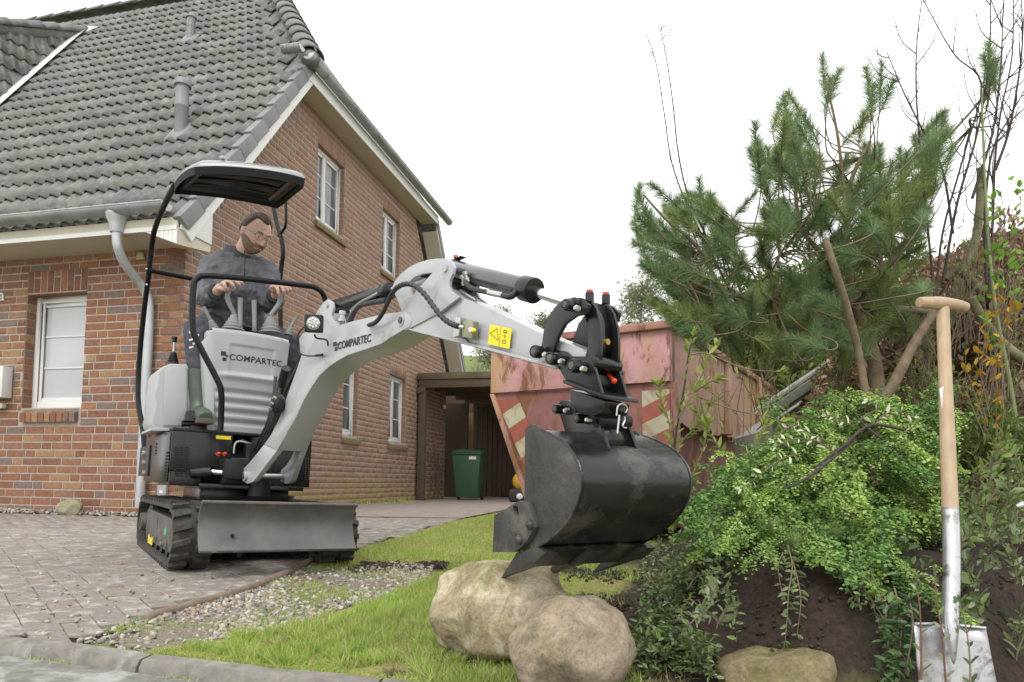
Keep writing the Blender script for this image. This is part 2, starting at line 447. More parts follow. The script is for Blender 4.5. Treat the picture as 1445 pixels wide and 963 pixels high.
# ---- windows
def window(M, x0, x1, z0, z1, bars, split=None, pane=M_pane, label=None, fr=.075):
    """frame M: x across, y into the wall; bars = heights of glazing bars (0..1); split = x of a mullion (0..1)"""
    w = MB(M); 
    for lo, hi in (((x0, 0, z0), (x0 + fr, .06, z1)), ((x1 - fr, 0, z0), (x1, .06, z1)), ((x0 + fr, 0, z1 - fr), (x1 - fr, .06, z1)), ((x0 + fr, 0, z0), (x1 - fr, .06, z0 + fr * 1.15))):
        w.box(lo, hi)
    o = w.build('window', M_white, house, bevel=.004)
    if label: o['label'] = label
    i0, i1, j0, j1 = x0 + fr, x1 - fr, z0 + fr * 1.15, z1 - fr; s = .042
    cols = [(i0, i1)] if split is None else [(i0, i0 + (i1 - i0) * split - .018), (i0 + (i1 - i0) * split + .018, i1)]
    if split is not None:
        c = i0 + (i1 - i0) * split; MB(M).box((c - .018, .006, j0), (c + .018, .055, j1)).build('mullion', M_white, o, bevel=.003)
    for a, c in cols:
        w = MB(M)
        for lo, hi in (((a, .014, j0), (a + s, .05, j1)), ((c - s, .014, j0), (c, .05, j1)), ((a + s, .014, j1 - s), (c - s, .05, j1)), ((a + s, .014, j0), (c - s, .05, j0 + s))):
            w.box(lo, hi)
        w.build('sash', M_white, o, bevel=.004)
        MB(M).box((a + s, .036, j0 + s), (c - s, .04, j1 - s)).build('pane', pane, o, smooth=0)
        for q in bars:
            z = j0 + (j1 - j0) * q; MB(M).box((a + s, .026, z - .009), (c - s, .036, z + .009)).build('glazing_bar', M_white, o, bevel=.002)
    return o
MW = MH @ Matrix.Translation((0, .115, 0))
window(MW, WX0 + .005, WX1 + .06, WZ0 + .002, WZ1 - .004, [.34, .66], None, M_pane, 'white window in the front wall left of the downpipe', fr=.07)
MG = MH @ Matrix.Rotation(R(90), 4, 'Z') @ Matrix.Translation((0, .076, 0))
for i, (y0, y1, z0, z1) in enumerate(GW):
    lab = ['upper gable window nearest the drive corner', 'upper gable window nearer the carport', 'narrow lower gable window seen under the boom', 'lower gable window beside the carport'][i]
    window(MG, y0 + .002, y1 - .002, z0 + .002, z1 - .002, [.34, .67], None if i == 2 else .42, M_panedk, lab, fr=.05)
# the brick sill under the front window: nine bricks on edge
sill = MB(MH).box((WX0 + .03, .0, WZ0 - .15), (WX1 - .03, .10, WZ0 - .012)).build('sill', M_mortar, house, smooth=0)
for j in range(9):
    x = WX0 + .035 + (j + .5) * .0795
    MB(MH).hexa([Vector(q) for q in ((x - .036, -.045, WZ0 - .155), (x + .036, -.045, WZ0 - .155), (x + .036, .09, WZ0 - .14), (x - .036, .09, WZ0 - .14), (x - .036, -.048, WZ0 - .055), (x + .036, -.048, WZ0 - .055), (x + .036, .10, WZ0 - .002), (x - .036, .10, WZ0 - .002))]).build('brick', M_brick, sill, bevel=.003, bseg=1)
for y0, y1, z0, z1 in GW:
    s_ = MB(MG).hexa([Vector(q) for q in ((y0 - .04, -.125, z0 - .13), (y1 + .06, -.125, z0 - .13), (y1 + .06, 0, z0 - .12), (y0 - .04, 0, z0 - .12), (y0 - .04, -.13, z0 - .06), (y1 + .06, -.13, z0 - .06), (y1 + .06, .01, z0), (y0 - .04, .01, z0))])
    s_.build('sill', pm('mossy_sill', (.20, .15, .075), rough=.9, var=.35, scale=20, bump=.4), house, bevel=.004)

# ---- roof: front slope of double-wave tiles
ex, OV = -.45, .30                # eave line y, verge overhang x
P0r = Vector((0, ex, 2.80)); ang = math.atan(SL); ca, sa = math.cos(ang), math.sin(ang)
def rp(x, s, h=0):                # point on the front slope: x along, s up the slope, h proud
    return hp(x, ex + s * ca - h * sa, 2.80 + s * sa + h * ca)
RID = (4.1 - ex) / ca
b = MB()
HIPS = (5.62 - 2.80) / sa          # slope distance where the hip eave cuts in
HX = -1.95                         # ridge end of the half hip
def hipx(s): return OV if s < HIPS else OV + (HX - OV) * (s - HIPS) / (RID - HIPS)
b.add([rp(-9, 0, -.02), rp(OV, 0, -.02), rp(OV, HIPS, -.02), rp(HX, RID, -.02), rp(-9, RID, -.02)], [(0, 1, 2, 3, 4)])
b.add([hp(OV, 8.65, 2.78), hp(-9, 8.65, 2.78), hp(-9, 4.1, 8.93), hp(HX, 4.1, 8.93), hp(OV, 8.2 - 1.65, 5.60)], [(0, 1, 2, 3, 4)])
b.add([hp(OV + .02, 1.62, 5.60), hp(OV + .02, 6.58, 5.60), hp(HX, 4.1, 8.93)], [(0, 1, 2)])
roof = b.build('roof', M_tile, house, smooth=0, merge=False)
TWd, TG = .30, .335
def tile_mesh():
    n = 20; vs = []; fs = []
    for j, (yy, lift) in enumerate(((0, .046), (TG + .055, .006))):
        for t in (0, 1):
            for i in range(n + 1):
                u = i / n; h = .026 * math.sin(u * 4 * math.pi - .9 + .5 * math.sin(u * 4 * math.pi - .9))
                vs.append(((u - .5) * TWd * 1.01, yy, lift + h - (0 if t == 0 else .017)))
    m = n + 1
    for i in range(n):
        fs.append((i, i + 1, 2 * m + i + 1, 2 * m + i)); fs.append((m + i, i + m + 1, i + 1, i))
    fs.append((0, 2 * m, 3 * m, m)); fs.append((n, m + n, 3 * m + n, 2 * m + n))
    me = bpy.data.meshes.new('roof_tile'); me.from_pydata(vs, [], fs); me.materials.append(M_tile)
    for p in me.polygons: p.use_smooth = len(p.vertices) == 4 and p.index < 2 * n
    me.update(); return me
TM = tile_mesh()
for e in TM.edges: pass
tv = np.array([v.co for v in TM.vertices]); tf = [tuple(p.vertices) for p in TM.polygons]
Xd = np.array(MH.to_3x3() @ Vector((1, 0, 0))); Ud = np.array(MH.to_3x3() @ Vector((0, ca, sa))); Nd = np.array(MH.to_3x3() @ Vector((0, -sa, ca)))
RM = Matrix([[Xd[i], Ud[i], Nd[i]] for i in range(3)]).to_euler()
allt = []
nrow = int(RID / TG)
VALX = -4.9
for r_ in range(nrow):
    s0 = r_ * TG + .03
    for c_ in range(24):
        x = OV - .05 - (c_ + .5) * TWd
        if x + TWd / 2 > hipx(s0 + TG) + .06: continue
        z = 2.8 + s0 * sa
        if z < 8.2 and x - .1 < VALX + 0 and x < VALX - (8.0 - z) * .0 - .15 + (8.0 - z) * .1: 
            # left of the valley the cross gable covers the slope
            pass
        px = rp(x, s0); c = CR @ (np.array(px) - np.array(EYE)); 
        if c[0] / c[2] * FPX + CX < -90: continue
        if c[1] / c[2] * FPX + CY < -110: continue
        allt.append((c[2], x, s0))
allt.sort()
TL = allt[:300]
for i, (dd, x, s0) in enumerate(TL):
    o = bpy.data.objects.new('roof_tile', TM); COL.objects.link(o); o.parent = roof
    o.location = rp(x, s0, rnd.uniform(-.002, .003)) - ORG[roof.name]; o.rotation_euler = (RM.x + 0, RM.y, RM.z)
if len(allt) > 300:
    P = np.array([rp(x, s0, rnd.uniform(-.002, .003)) for d_, x, s0 in allt[300:]])
    o_ = len(P); V = (P[:, None] + tv[None, :, 0:1] * Xd + tv[None, :, 1:2] * Ud + tv[None, :, 2:3] * Nd).reshape(-1, 3)
    F = (np.array(tf)[None] + (np.arange(o_) * len(tv))[:, None, None]).reshape(-1, 4)
    o = np_mesh('roof_tiling', V, F, M_tile, roof); o['kind'] = 'stuff'
print('tiles', len(allt))
# verge tiles down the gable edge
for r_ in range(int(HIPS / TG) + 1):
    s0 = r_ * TG
    v = MB(); a = [rp(OV - .055, s0, .058), rp(OV + .035, s0, .058), rp(OV + .035, s0 + TG + .03, .03), rp(OV - .055, s0 + TG + .03, .03)]
    lo = [rp(OV - .055, s0, .03), rp(OV + .035, s0, -.10), rp(OV + .035, s0 + TG + .03, -.115), rp(OV - .055, s0 + TG + .03, .0)]
    if s0 + TG > HIPS + .3: break
    v.hexa(lo + a).build('verge_tile', pm('verge_tile%d' % (r_ % 3), (.19 + .012 * (r_ % 3),) * 3, rough=.6, var=.1, scale=5) if r_ < 3 else bpy.data.materials['verge_tile%d' % (r_ % 3)], roof, bevel=.008)
# hip and ridge caps
def caps(p0, p1, nm, n, up, rad=.115):
    d = (p1 - p0); L = d.length; d.normalize(); sd = d.cross(up).normalized(); u2 = sd.cross(d).normalized()
    for i in range(n):
        a = p0 + d * (L * i / n - .02); c = p0 + d * (L * (i + 1) / n + .06); v = MB(); rows = []
        for (pt, rr, h) in ((a, rad * 1.06, .022), (c, rad * .94, .006)):
            rows.append([pt + sd * math.cos(t) * rr + u2 * (math.sin(t) * rr * .8 + h) for t in [math.pi * j / 8 for j in range(9)]])
        v.grid(rows); v.build(nm, M_tile, roof, smooth=60, solid=.016)
MB().tube([hp(OV + .08, 1.60, 5.68), hp(HX, 4.1, 9.0)], .115, 12).build('hip_bedding', M_tile, roof)
MB().ball(hp(OV + .07, 1.61, 5.70), .125, .125, .11).build('hip_end', M_tile, roof)
caps(hp(OV + .08, 1.60, 5.70), hp(HX, 4.1, 9.03), 'hip_tile', 13, Vector((0, 0, 1)), .15)
caps(hp(HX, 4.1, 8.95), hp(-8.4, 4.1, 8.95), 'ridge_tile', 17, Vector((0, 0, 1)), .13)
# white verge board under the verge tiles, both slopes
v = MB()
t0, t1 = -.02, HIPS + .02
v.hexa([rp(OV - .01, t0, -.20), rp(OV + .012, t0, -.20), rp(OV + .012, t1, -.20), rp(OV - .01, t1, -.20), rp(OV - .01, t0, -.07), rp(OV + .012, t0, -.07), rp(OV + .012, t1, -.07), rp(OV - .01, t1, -.07)])
v.build('verge_board', M_white, house)
def rear(y, z): return (y, z)
v = MB(MH)
yb0, yb1 = 8.2 + .42, 8.2 - 1.62
zb0, zb1 = 2.72, 2.72 + (yb0 - yb1) * SL
for (xa, xb, h0, h1) in ((OV - .01, OV + .012, -.14, .0),):
    v.hexa([Vector(q) for q in ((xa, yb0, zb0 + h0), (xb, yb0, zb0 + h0), (xb, yb1, zb1 + h0), (xa, yb1, zb1 + h0), (xa, yb0, zb0 + h1), (xb, yb0, zb0 + h1), (xb, yb1, zb1 + h1), (xa, yb1, zb1 + h1))])
v.build('verge_board', M_white, house)
# boarded soffit under the rear verge: real boards with joints
nb = 26
for i in range(nb):
    ya = yb0 + (yb1 - yb0) * i / nb; yc = yb0 + (yb1 - yb0) * (i + .93) / nb
    za = zb0 + (zb1 - zb0) * i / nb - .13; zc2 = zb0 + (zb1 - zb0) * (i + .93) / nb - .13
    MB(MH).hexa([Vector(q) for q in ((-.01, ya, za), (OV - .012, ya, za), (OV - .012, yc, zc2), (-.01, yc, zc2), (-.01, ya, za + .015), (OV - .012, ya, za + .015), (OV - .012, yc, zc2 + .015), (-.01, yc, zc2 + .015))]).build('soffit_board', M_cream, house, smooth=0)
# dark tile edge behind the rear verge
MB(MH).hexa([Vector(q) for q in ((OV + .012, yb0 + .05, zb0 - .14), (OV + .035, yb0 + .05, zb0 - .14), (OV + .035, yb1, zb1 - .08), (OV + .012, yb1, zb1 - .08), (OV - .1, yb0 + .05, zb0 + .08), (OV + .035, yb0 + .05, zb0 + .08), (OV + .035, yb1, zb1 + .1), (OV - .1, yb1, zb1 + .1))]).build('verge_edge', M_pipe, house, smooth=0)

# ---- eaves box of the front wall
v = MB(MH); v.box((-6.5, -.439, 2.735), (OV - .012, .0, 2.752)); v.build('soffit', M_cream, house)
v = MB(MH); v.box((-6.5, -.466, 2.725), (OV - .02, -.44, 2.845)); v.build('fascia', M_cream, house, bevel=.004)
v = MB(MH); v.box((-6.5, -.474, 2.722), (OV - .022, -.4665, 2.765)); v.build('fascia_trim', M_white, house)
# slatted board closing the corner of the eaves box: real slats with a slanting lower edge
v = MB(MH); v.prism([Vector((OV - .011, y, z)) for y, z in ((-.439, 2.735), (-.002, 2.735), (-.002, 3.30), (-.439, 2.775))], (.011, 0, 0)); v.build('end_board', M_white, house, bevel=.002)
for i in range(8):
    xa = -.10 + i * .048; xb = xa + .045; f = lambda x: 2.733 - .150 * (x + .10) / .39
    v = MB(MH); v.hexa([Vector(q) for q in ((xa, -.468, f(xa)), (xb, -.468, f(xb)), (xb, -.455, f(xb)), (xa, -.455, f(xa)), (xa, -.468, 2.7345), (xb, -.468, 2.7345), (xb, -.455, 2.7345), (xa, -.455, 2.7345))]); v.build('corner_slat', M_white, house, smooth=0)
v = MB(MH); v.hexa([Vector(q) for q in ((-.10, -.45, 2.730), (OV - .015, -.45, 2.585), (OV - .015, -.0, 2.66), (-.10, -.0, 2.730), (-.10, -.45, 2.734), (OV - .015, -.45, 2.734), (OV - .015, .0, 2.734), (-.10, .0, 2.734))]); v.build('corner_soffit', M_cream, house, smooth=0)
# ---- hip soffit, fascia, gutter over the gable
v = MB(MH); v.box((-.005, 1.62, 5.50), (OV, 6.56, 5.518)); v.build('soffit', M_cream, house)
v = MB(MH); v.box((OV, 1.58, 5.485), (OV + .022, 6.6, 5.66)); v.build('fascia', M_white, house, bevel=.004)
def gutter(p0, p1, outd, r, name='gutter', lip=.008):
    d = (p1 - p0).normalized(); u = Vector((0, 0, 1)); o_ = outd.normalized(); n = 12
    v = MB(); rows = []
    for p in (p0, p1):
        rows.append([p + o_ * (r + math.cos(t) * r) - u * math.sin(t) * r for t in [math.pi * (1 - j / n) for j in range(n + 1)]])
    v.grid(rows); g = v.build(name, M_zinc, house, smooth=60, solid=.004)
    MB().tube([p0 + o_ * r * 2, p1 + o_ * r * 2], lip, 8).build('gutter_bead', M_zincpale, g)
    for i, p in enumerate((p0, p1)):
        v = MB(); pts = [p + o_ * (r + math.cos(t) * r) - u * math.sin(t) * r for t in [math.pi * (1 - j / n) for j in range(n + 1)]]
        v.prism(pts, d * .003 * (1 if i else -1)); v.build('gutter_end', M_zincpale, g, smooth=0)
    L = (p1 - p0).length; k = max(2, int(L / .72))
    for i in range(k):
        p = p0 + d * (L * (i + .5) / k); v = MB(); rows = []
        for q in (p - d * .012, p + d * .012): rows.append([q + o_ * (r + math.cos(t) * r * 1.05) - u * math.sin(t) * r * 1.05 for t in [math.pi * (1 - j / n) for j in range(n + 1)]])
        v.grid(rows); v.build('gutter_bracket', M_zinc, g, smooth=60, solid=.004)
    return g
od = MH.to_3x3() @ Vector((0, -1, 0)); og = MH.to_3x3() @ Vector((1, 0, 0))
gutter(hp(-6.4, -.475, 2.945), hp(.225, -.475, 2.945), od, .072)
gutter(hp(OV + .03, 1.50, 5.70), hp(OV + .03, 7.02, 5.70), og, .075)
g2 = gutter(hp(.14, 1.42, 5.70), hp(OV + .10, 1.42, 5.70), od, .065, lip=.006)
# ---- downpipe with hopper
def HPT(px, py, y): return on_plane(px, py, MH, 1, y)
dp = [HPT(165, 318, -.50), HPT(165, 340, -.50), HPT(167, 352, -.48), HPT(176, 374, -.38), HPT(200, 402, -.14), HPT(209, 418, -.09), HPT(211, 445, -.07), HPT(205, 560, -.07), HPT(197, 716, -.07)]
# smooth the bends
def smooth_path(p, it=2):
    for _ in range(it):
        q = [p[0]]
        for i in range(len(p) - 1):
            q.append(p[i].lerp(p[i + 1], .25)); q.append(p[i].lerp(p[i + 1], .75))
        q.append(p[-1]); p = q
    return p
v = MB(MH); v.tube(smooth_path(dp), .044, 14); pipe = v.build('downpipe', M_zincpale, house, smooth=50)
a = dp[0]; v = MB(MH); v.lathe([(.112, .13), (.110, .10), (.085, .045), (.066, .0), (.060, -.07), (.058, -.075)], a + Vector((0, 0, -.0)), seg=16); v.build('hopper', M_zincpale, pipe, smooth=60)
for (px, py) in ((208, 472), (201, 664)):
    a = HPT(px, py, -.07); v = MB(MH); v.lathe([(.05, -.014), (.05, .014)], a, seg=16); v.build('pipe_clamp', M_zincpale, pipe)
# ---- cross gable at the left: its right slope, ridge and valley
zx = 8.06
pA = lambda px, py: None
xr, cs = -5.95, 1.15               # ridge x and slope of the cross roof (z falls to the right)
def cr_y(z): return ex + (z - 2.80) / SL
# ridge runs towards the viewer at height 8.0 from the main slope; right slope falls to a valley on the main slope
ridge_b = Vector((-5.15, cr_y(8.02), 8.02))
q_ = on_plane(-10, 42, MH, 0, -5.35); ridge_f = ridge_b + (q_ - ridge_b) * 1.6
val_l = Vector((-4.55, cr_y(5.2), 5.2)); dv = (val_l - ridge_b); e1 = ridge_f - ridge_b
n1 = dv.cross(e1).normalized()
if n1.x < 0: n1 = -n1
hz = Vector((0, 0, 1)).cross(n1).normalized(); dn = hz.cross(n1).normalized()
if dn.z > 0: dn = -dn
v = MB(MH); far_ = val_l + e1 * 1.2
v.add([ridge_b, val_l, far_, ridge_f], [(0, 1, 2, 3)])
v.add([ridge_b, ridge_f, ridge_f + Vector((-1.2, 0, -2.6)), ridge_b + Vector((-1.2, 0, -2.6))], [(0, 1, 2, 3)])
cross = v.build('cross_roof', M_tile, house, smooth=0, merge=False); fr0 = ridge_f
if hz.y > 0: hz = -hz
Xc = np.array(MH.to_3x3() @ (-hz)); Uc = np.array(MH.to_3x3() @ (-dn)); Nc = np.array(MH.to_3x3() @ n1)
# in-plane coordinates of the edges
def pl(p): d_ = p - ridge_b; return (d_.dot(hz), d_.dot(dn))
v2, f2 = pl(val_l), pl(ridge_f); P = []
for r_ in range(14):
    for c_ in range(-8, 20):
        a_, s_ = c_ * TWd + .1, r_ * TG
        if (a_ + .0) * v2[1] - s_ * v2[0] < 0: continue                      # right of the valley
        if (a_) * f2[1] - (s_ - TG * .9) * f2[0] > 0: continue                    # above the hip
        pt = ridge_b + hz * a_ + dn * s_
        if pt.z < 4.6: continue
        P.append(hp(*pt))
P = np.array(P) if P else np.zeros((1, 3))
V = (P[:, None] + tv[None, :, 0:1] * Xc + tv[None, :, 1:2] * Uc + tv[None, :, 2:3] * Nc).reshape(-1, 3)
F = (np.array(tf)[None] + (np.arange(len(P)) * len(tv))[:, None, None]).reshape(-1, 4)
np_mesh('cross_roof_tiling', V, F, M_tile, cross)['kind'] = 'stuff'
p0c, p1c = MH @ (ridge_b + Vector((0, .05, .05))), MH @ (fr0 + Vector((0, 0, .05)))
MB().tube([p0c, p1c], .12, 12).build('ridge_bedding', M_tile, cross)
_r = roof; roof = cross
caps(p0c, p1c, 'ridge_tile', 9, Vector((0, 0, 1)), .15); roof = _r
v = MB(MH)
vd = dv.normalized(); sd = Vector((1, 0, 0))
nM = Vector((0, -sa, ca))
pv = []
for t in (-.05, .25, .5, .75, 1.3):
    c = ridge_b + dv * t + nM * .085
    pv.append([c - sd * .03, c + sd * .02 + nM * -.0, c + sd * .14])
v.grid(pv); v.build('valley_flashing', M_lead, house, solid=.006)
v = MB(MH); c = ridge_b + nM * .05
v.add([c + Vector((-.12, -.05, .05)), c + Vector((.10, -.05, -.06)), c + Vector((.30, .10, .14)), c + Vector((.12, .08, .16)), c + Vector((-.05, .05, .10))], [(0, 1, 2, 3, 4)])
v.build('ridge_flashing', M_lead, house, solid=.008)
# ---- two roof vents
def vent(px, py, s, h, rad, label):
    # foot on the front slope seen at px,py
    n = MH.to_3x3() @ Vector((0, -sa, ca)); d = ray(px, py); t = (rp(0, 0, .03) - EYE).dot(n) / d.dot(n); p = EYE + d * t
    v = MB(); v.lathe([(rad, -.15), (rad, h * .45), (rad * 1.07, h * .46), (rad * 1.07, h * .5), (rad, h * .51), (rad, h * .86), (rad * 1.32, h * .87), (rad * 1.25, h * .95), (rad * 1.0, h)], p, (0, 0, 1), 16)
    o = v.build('vent_pipe', M_pipe, house, smooth=40); o['label'] = label
    v = MB(); q = n * .03
    X_, U_ = Vector(Xd), Vector(Ud)
    v.hexa([p - X_ * .13 - U_ * .2, p + X_ * .13 - U_ * .2, p + X_ * .13 + U_ * .2, p - X_ * .13 + U_ * .2] + [p - X_ * .1 - U_ * .14 + q, p + X_ * .1 - U_ * .14 + q, p + X_ * .1 + U_ * .14 + q, p - X_ * .1 + U_ * .14 + q])
    v.build('vent_base', M_pipe, o, bevel=.01)
vent(255, 186, 1, .62, .072, 'lower and larger vent pipe on the tiled roof')
vent(269, 54, 1, .36, .06, 'upper vent pipe near the ridge')
# ---- house lettering, letterbox, wall lamp and junction box
def text_mesh(s, size, ext=.004, font=None, sx=1.0, shear=0, bold=0.0):
    c = bpy.data.curves.new('txt', 'FONT'); c.body = s; c.size = size; c.extrude = ext; c.align_x = 'LEFT'; c.shear = shear; c.resolution_u = 3; c.offset = bold * size; c.space_character = 1 + bold * 4
    o = bpy.data.objects.new('txt', c); COL.objects.link(o); bpy.context.view_layer.update()
    dg = bpy.context.evaluated_depsgraph_get(); me = bpy.data.meshes.new_from_object(o.evaluated_get(dg)); bpy.data.objects.remove(o)
    return me
def put_text(s, size, M, mat, name, parent, ext=.003, sx=1.0, offset=None, shear=0, bold=0.0):
    me = text_mesh(s, size, ext, shear=shear, bold=bold); me.transform(Matrix.Diagonal((sx, 1, 1, 1)))
    me.transform(M.to_3x3().to_4x4()); me.materials.clear(); me.materials.append(mat); me.name = name
    return link(name, me, parent, M.translation)
SETXT = MH @ Matrix.Rotation(R(90), 4, 'X')
p = HPT(-2, 425, -.014); put_text('a', .19, MH @ Matrix.Translation(p) @ Matrix.Rotation(R(90), 4, 'X'), M_white, 'house_letter', house, ext=.008)
v = MB(MH); a = HPT(-30, 562, -.10); c = HPT(8, 517, -.10)
v.box((a.x, -.13, a.z), (c.x, -.012, c.z)); lb = v.build('letterbox', M_white, None, bevel=.012); tag(lb, 'white letterbox on the brick wall at the left edge', 'letterbox')
v = MB(MH); a = HPT(-20, 577, -.06); c = HPT(4, 569, -.06); v.box((a.x, -.07, a.z), (c.x, -.012, c.z)); v.build('house_bell', M_cream, None, bevel=.015)
tag(bpy.data.objects['house_bell'], 'small cream bell plate just below the letterbox', 'doorbell')
p = HPT(198, 361, -.03); v = MB(MH); v.ball(p, .045, .02, .04); v.ball(p + Vector((-.02, 0, -.025)), .03, .015, .02); v.ball(p + Vector((.025, 0, -.025)), .03, .015, .02)
tag(v.build('wall_patch', pm('old_foam', (.45, .38, .2), rough=.8), None), 'lump of yellowed foam under the eaves beside the downpipe', 'filler lump')
p = HPT(229, 692, -.02); v = MB(MH); v.box((p.x - .04, -.045, p.z - .06), (p.x + .06, -.01, p.z + .05))
sb = v.build('socket_box', pm('socket_grey', (.32, .33, .34), rough=.4), None, bevel=.006); tag(sb, 'small grey outdoor socket low on the wall behind the digger', 'wall socket')
v = MB(MH); v.box((p.x - .01, -.049, p.z - .03), (p.x + .03, -.0455, p.z + .0)); v.build('socket_cover', M_white, sb)

# the house across the road, which the front window reflects
nb_ = thing('neighbour_house', hp(-19, -17, 0), 'low house with a dark purplish roof across the road, reflected in the front window', 'house')
NM = pm('neighbour_roof', (.10, .06, .065), rough=.8, var=.3, scale=8); NW_ = pm('neighbour_brick', (.28, .12, .08), rough=.85, var=.2, scale=12)
MN = MH @ Matrix.Translation((-18.5, -17, 0)) @ Matrix.Rotation(R(25), 4, 'Z')
v = MB(MN); v.box((-5, -4, -.2), (5, 4, 2.6)); v.build('wall', NW_, nb_)
v = MB(MN); v.prism([Vector((-5.4, -4.5, 2.5)), Vector((-5.4, 4.5, 2.5)), Vector((-5.4, 0, 5.4))], (10.8, 0, 0)); v.build('roof', NM, nb_)
for x in (-3, 0, 3):
    v = MB(MN); v.box((x - .6, 3.98, .9), (x + .6, 4.06, 2.1)); v.build('window', M_white, nb_)
# ================================================================== ground, drive, kerb, gravel, lawn
def gpt(px, py, n=12):
    z = 0.0
    for _ in range(n):
        d = ray(px, py); t = (z - CAM_Z) / d.z; p = EYE + d * t; z = float(gz(p.x, p.y))
    return Vector((p.x, p.y, z))
def pip(poly, x, y):
    x = np.asarray(x); y = np.asarray(y); c = np.zeros(x.shape, bool); n = len(poly)
    for i in range(n):
        x0, y0 = poly[i][:2]; x1, y1 = poly[(i + 1) % n][:2]
        if y0 == y1: continue
        m = ((y0 > y) != (y1 > y)) & (x < (x1 - x0) * (y - y0) / (y1 - y0) + x0); c ^= m
    return c
EDGE = [gpt(*p) for p in ((-120, 888), (0, 903), (95, 914), (150, 893), (215, 870), (262, 854), (330, 836), (400, 812), (440, 795), (520, 768), (600, 746), (680, 727), (735, 716))]
EDGE += [Vector((.35, 12.5, 0)), Vector((6, 14.5, 0)), Vector((6, 22, 0)), Vector((-9, 22, 0)), Vector((-9, 2.9, 0))]
GRAV = [gpt(*p) for p in ((100, 910), (150, 890), (215, 868), (262, 853), (330, 834), (400, 812), (440, 800), (500, 803), (560, 795), (612, 800), (600, 822), (540, 845), (470, 862), (415, 884), (350, 900), (280, 910), (190, 920))]
KA, KB = gpt(-90, 900), gpt(560, 978)
kd = (KB - KA); kd.z = 0; kd.normalize(); kn = Vector((-kd.y, kd.x, 0))     # kn points away from the road
def road_side(x, y): return (x - KA.x) * kn.x + (y - KA.y) * kn.y           # <0 : road
xs = np.concatenate([np.linspace(-70, -4, 18), np.arange(-3.6, 3.6, .032), np.linspace(3.8, 70, 18)])
ys = np.concatenate([np.linspace(-6, .7, 8), np.arange(.9, 4.6, .032), np.linspace(4.8, 12, 26), np.linspace(13, 130, 16)])
GX, GY = np.meshgrid(xs, ys); GZ = gz(GX, GY)
rs = road_side(GX, GY)
def fbm(x, y, s, o=4, seed=0):
    """cheap smooth noise from summed sines"""
    r = np.random.default_rng(seed); z = 0; a = 1; t = 0
    for k in range(o):
        for _ in range(3):
            th = r.uniform(0, 6.28); z = z + a * np.sin((x * np.cos(th) + y * np.sin(th)) * s * r.uniform(.7, 1.4) + r.uniform(0, 6.28)); t += a
        s *= 2.1; a *= .55
    return z / t * 1.7
BK = bank(GX, GY)
near = (np.abs(GX) < 4) & (GY < 5)
GZ = GZ + near * (fbm(GX, GY, 9, 4, 3) * .006 + np.where(BK > -.05, fbm(GX, GY, 16, 4, 9) * .016, 0))
drv = pip(EDGE, GX, GY)
GZ = np.where(drv, gz(GX, GY) - np.where(GY < 7, .045, .012), GZ)
GZ = np.where(rs < .10, np.minimum(GZ, gz(GX, GY) - .06), GZ)
gcol = np.zeros(GX.shape + (4,)); gcol[..., 3] = 1
soil = np.array([.042, .030, .024]); turf = np.array([.21, .23, .06]); bed = np.array([.20, .175, .135]); straw = np.array([.27, .24, .09])
f = np.clip(.5 + fbm(GX, GY, 4, 3, 21), 0, 1)[..., None]
c = turf * (1 - f * .5) + straw * f * .5
bkm = sstep(-.10, .02, BK)[..., None]; c = c * (1 - bkm) + soil * bkm
far = sstep(2.2, 4.0, BK)[..., None]; c = c * (1 - far) + turf * .8 * far
gm = pip(GRAV, GX, GY)[..., None]; c = np.where(gm, bed, c)
def blob(px, py, r, ry=None):
    p = gpt(px, py); return np.exp(-(((GX - p.x) / r) ** 2 + ((GY - p.y) / (ry or r)) ** 2) ** 2)[..., None]
for q in ((545, 800, .2, .16), (610, 800, .16, .14), (655, 930, .10, .07), (690, 905, .1, .08), (500, 930, .05, .03), (430, 905, .05, .025), (575, 900, .05, .03), (560, 950, .06, .03), (620, 865, .05, .05), (860, 850, .16, .2), (835, 805, .22, .3), (885, 785, .3, .5)):
    k = blob(*q); c = c * (1 - k) + soil * k
c = np.where(drv[..., None], np.array([.10, .09, .075]), c)
gcol[..., :3] = c
ni, nj = GX.shape
idx = np.arange(ni * nj).reshape(ni, nj)
F = np.stack([idx[:-1, :-1], idx[:-1, 1:], idx[1:, 1:], idx[1:, :-1]], -1).reshape(-1, 4)
M_ground, n, b_ = _mat('ground')
at = n.nodes.new('ShaderNodeAttribute'); at.attribute_name = 'tint'
gpos = n.nodes.new('ShaderNodeNewGeometry').outputs['Position']
t_ = _noise(n, 60, 6, .7, gpos); r_ = _ramp(n, t_.outputs[0], [(.3, (.55,) * 3), (.7, (1.45,) * 3)])
n.links.new(_mix(n, 1, at.outputs[0], r_.outputs[0], 'MULTIPLY').outputs[0], b_.inputs['Base Color']); b_.inputs['Roughness'].default_value = .95
b_.inputs['Specular IOR Level'].default_value = .2
bp = n.nodes.new('ShaderNodeBump'); bp.inputs['Strength'].default_value = .9; bp.inputs['Distance'].default_value = .005
t2 = _noise(n, 45, 8, .7, gpos); n.links.new(t2.outputs[0], bp.inputs['Height']); n.links.new(bp.outputs[0], b_.inputs['Normal'])
o = np_mesh('ground', np.stack([GX, GY, GZ], -1).reshape(-1, 3), F, M_ground, smooth=True, col=gcol.reshape(-1, 4)); tag(o, kind='structure')

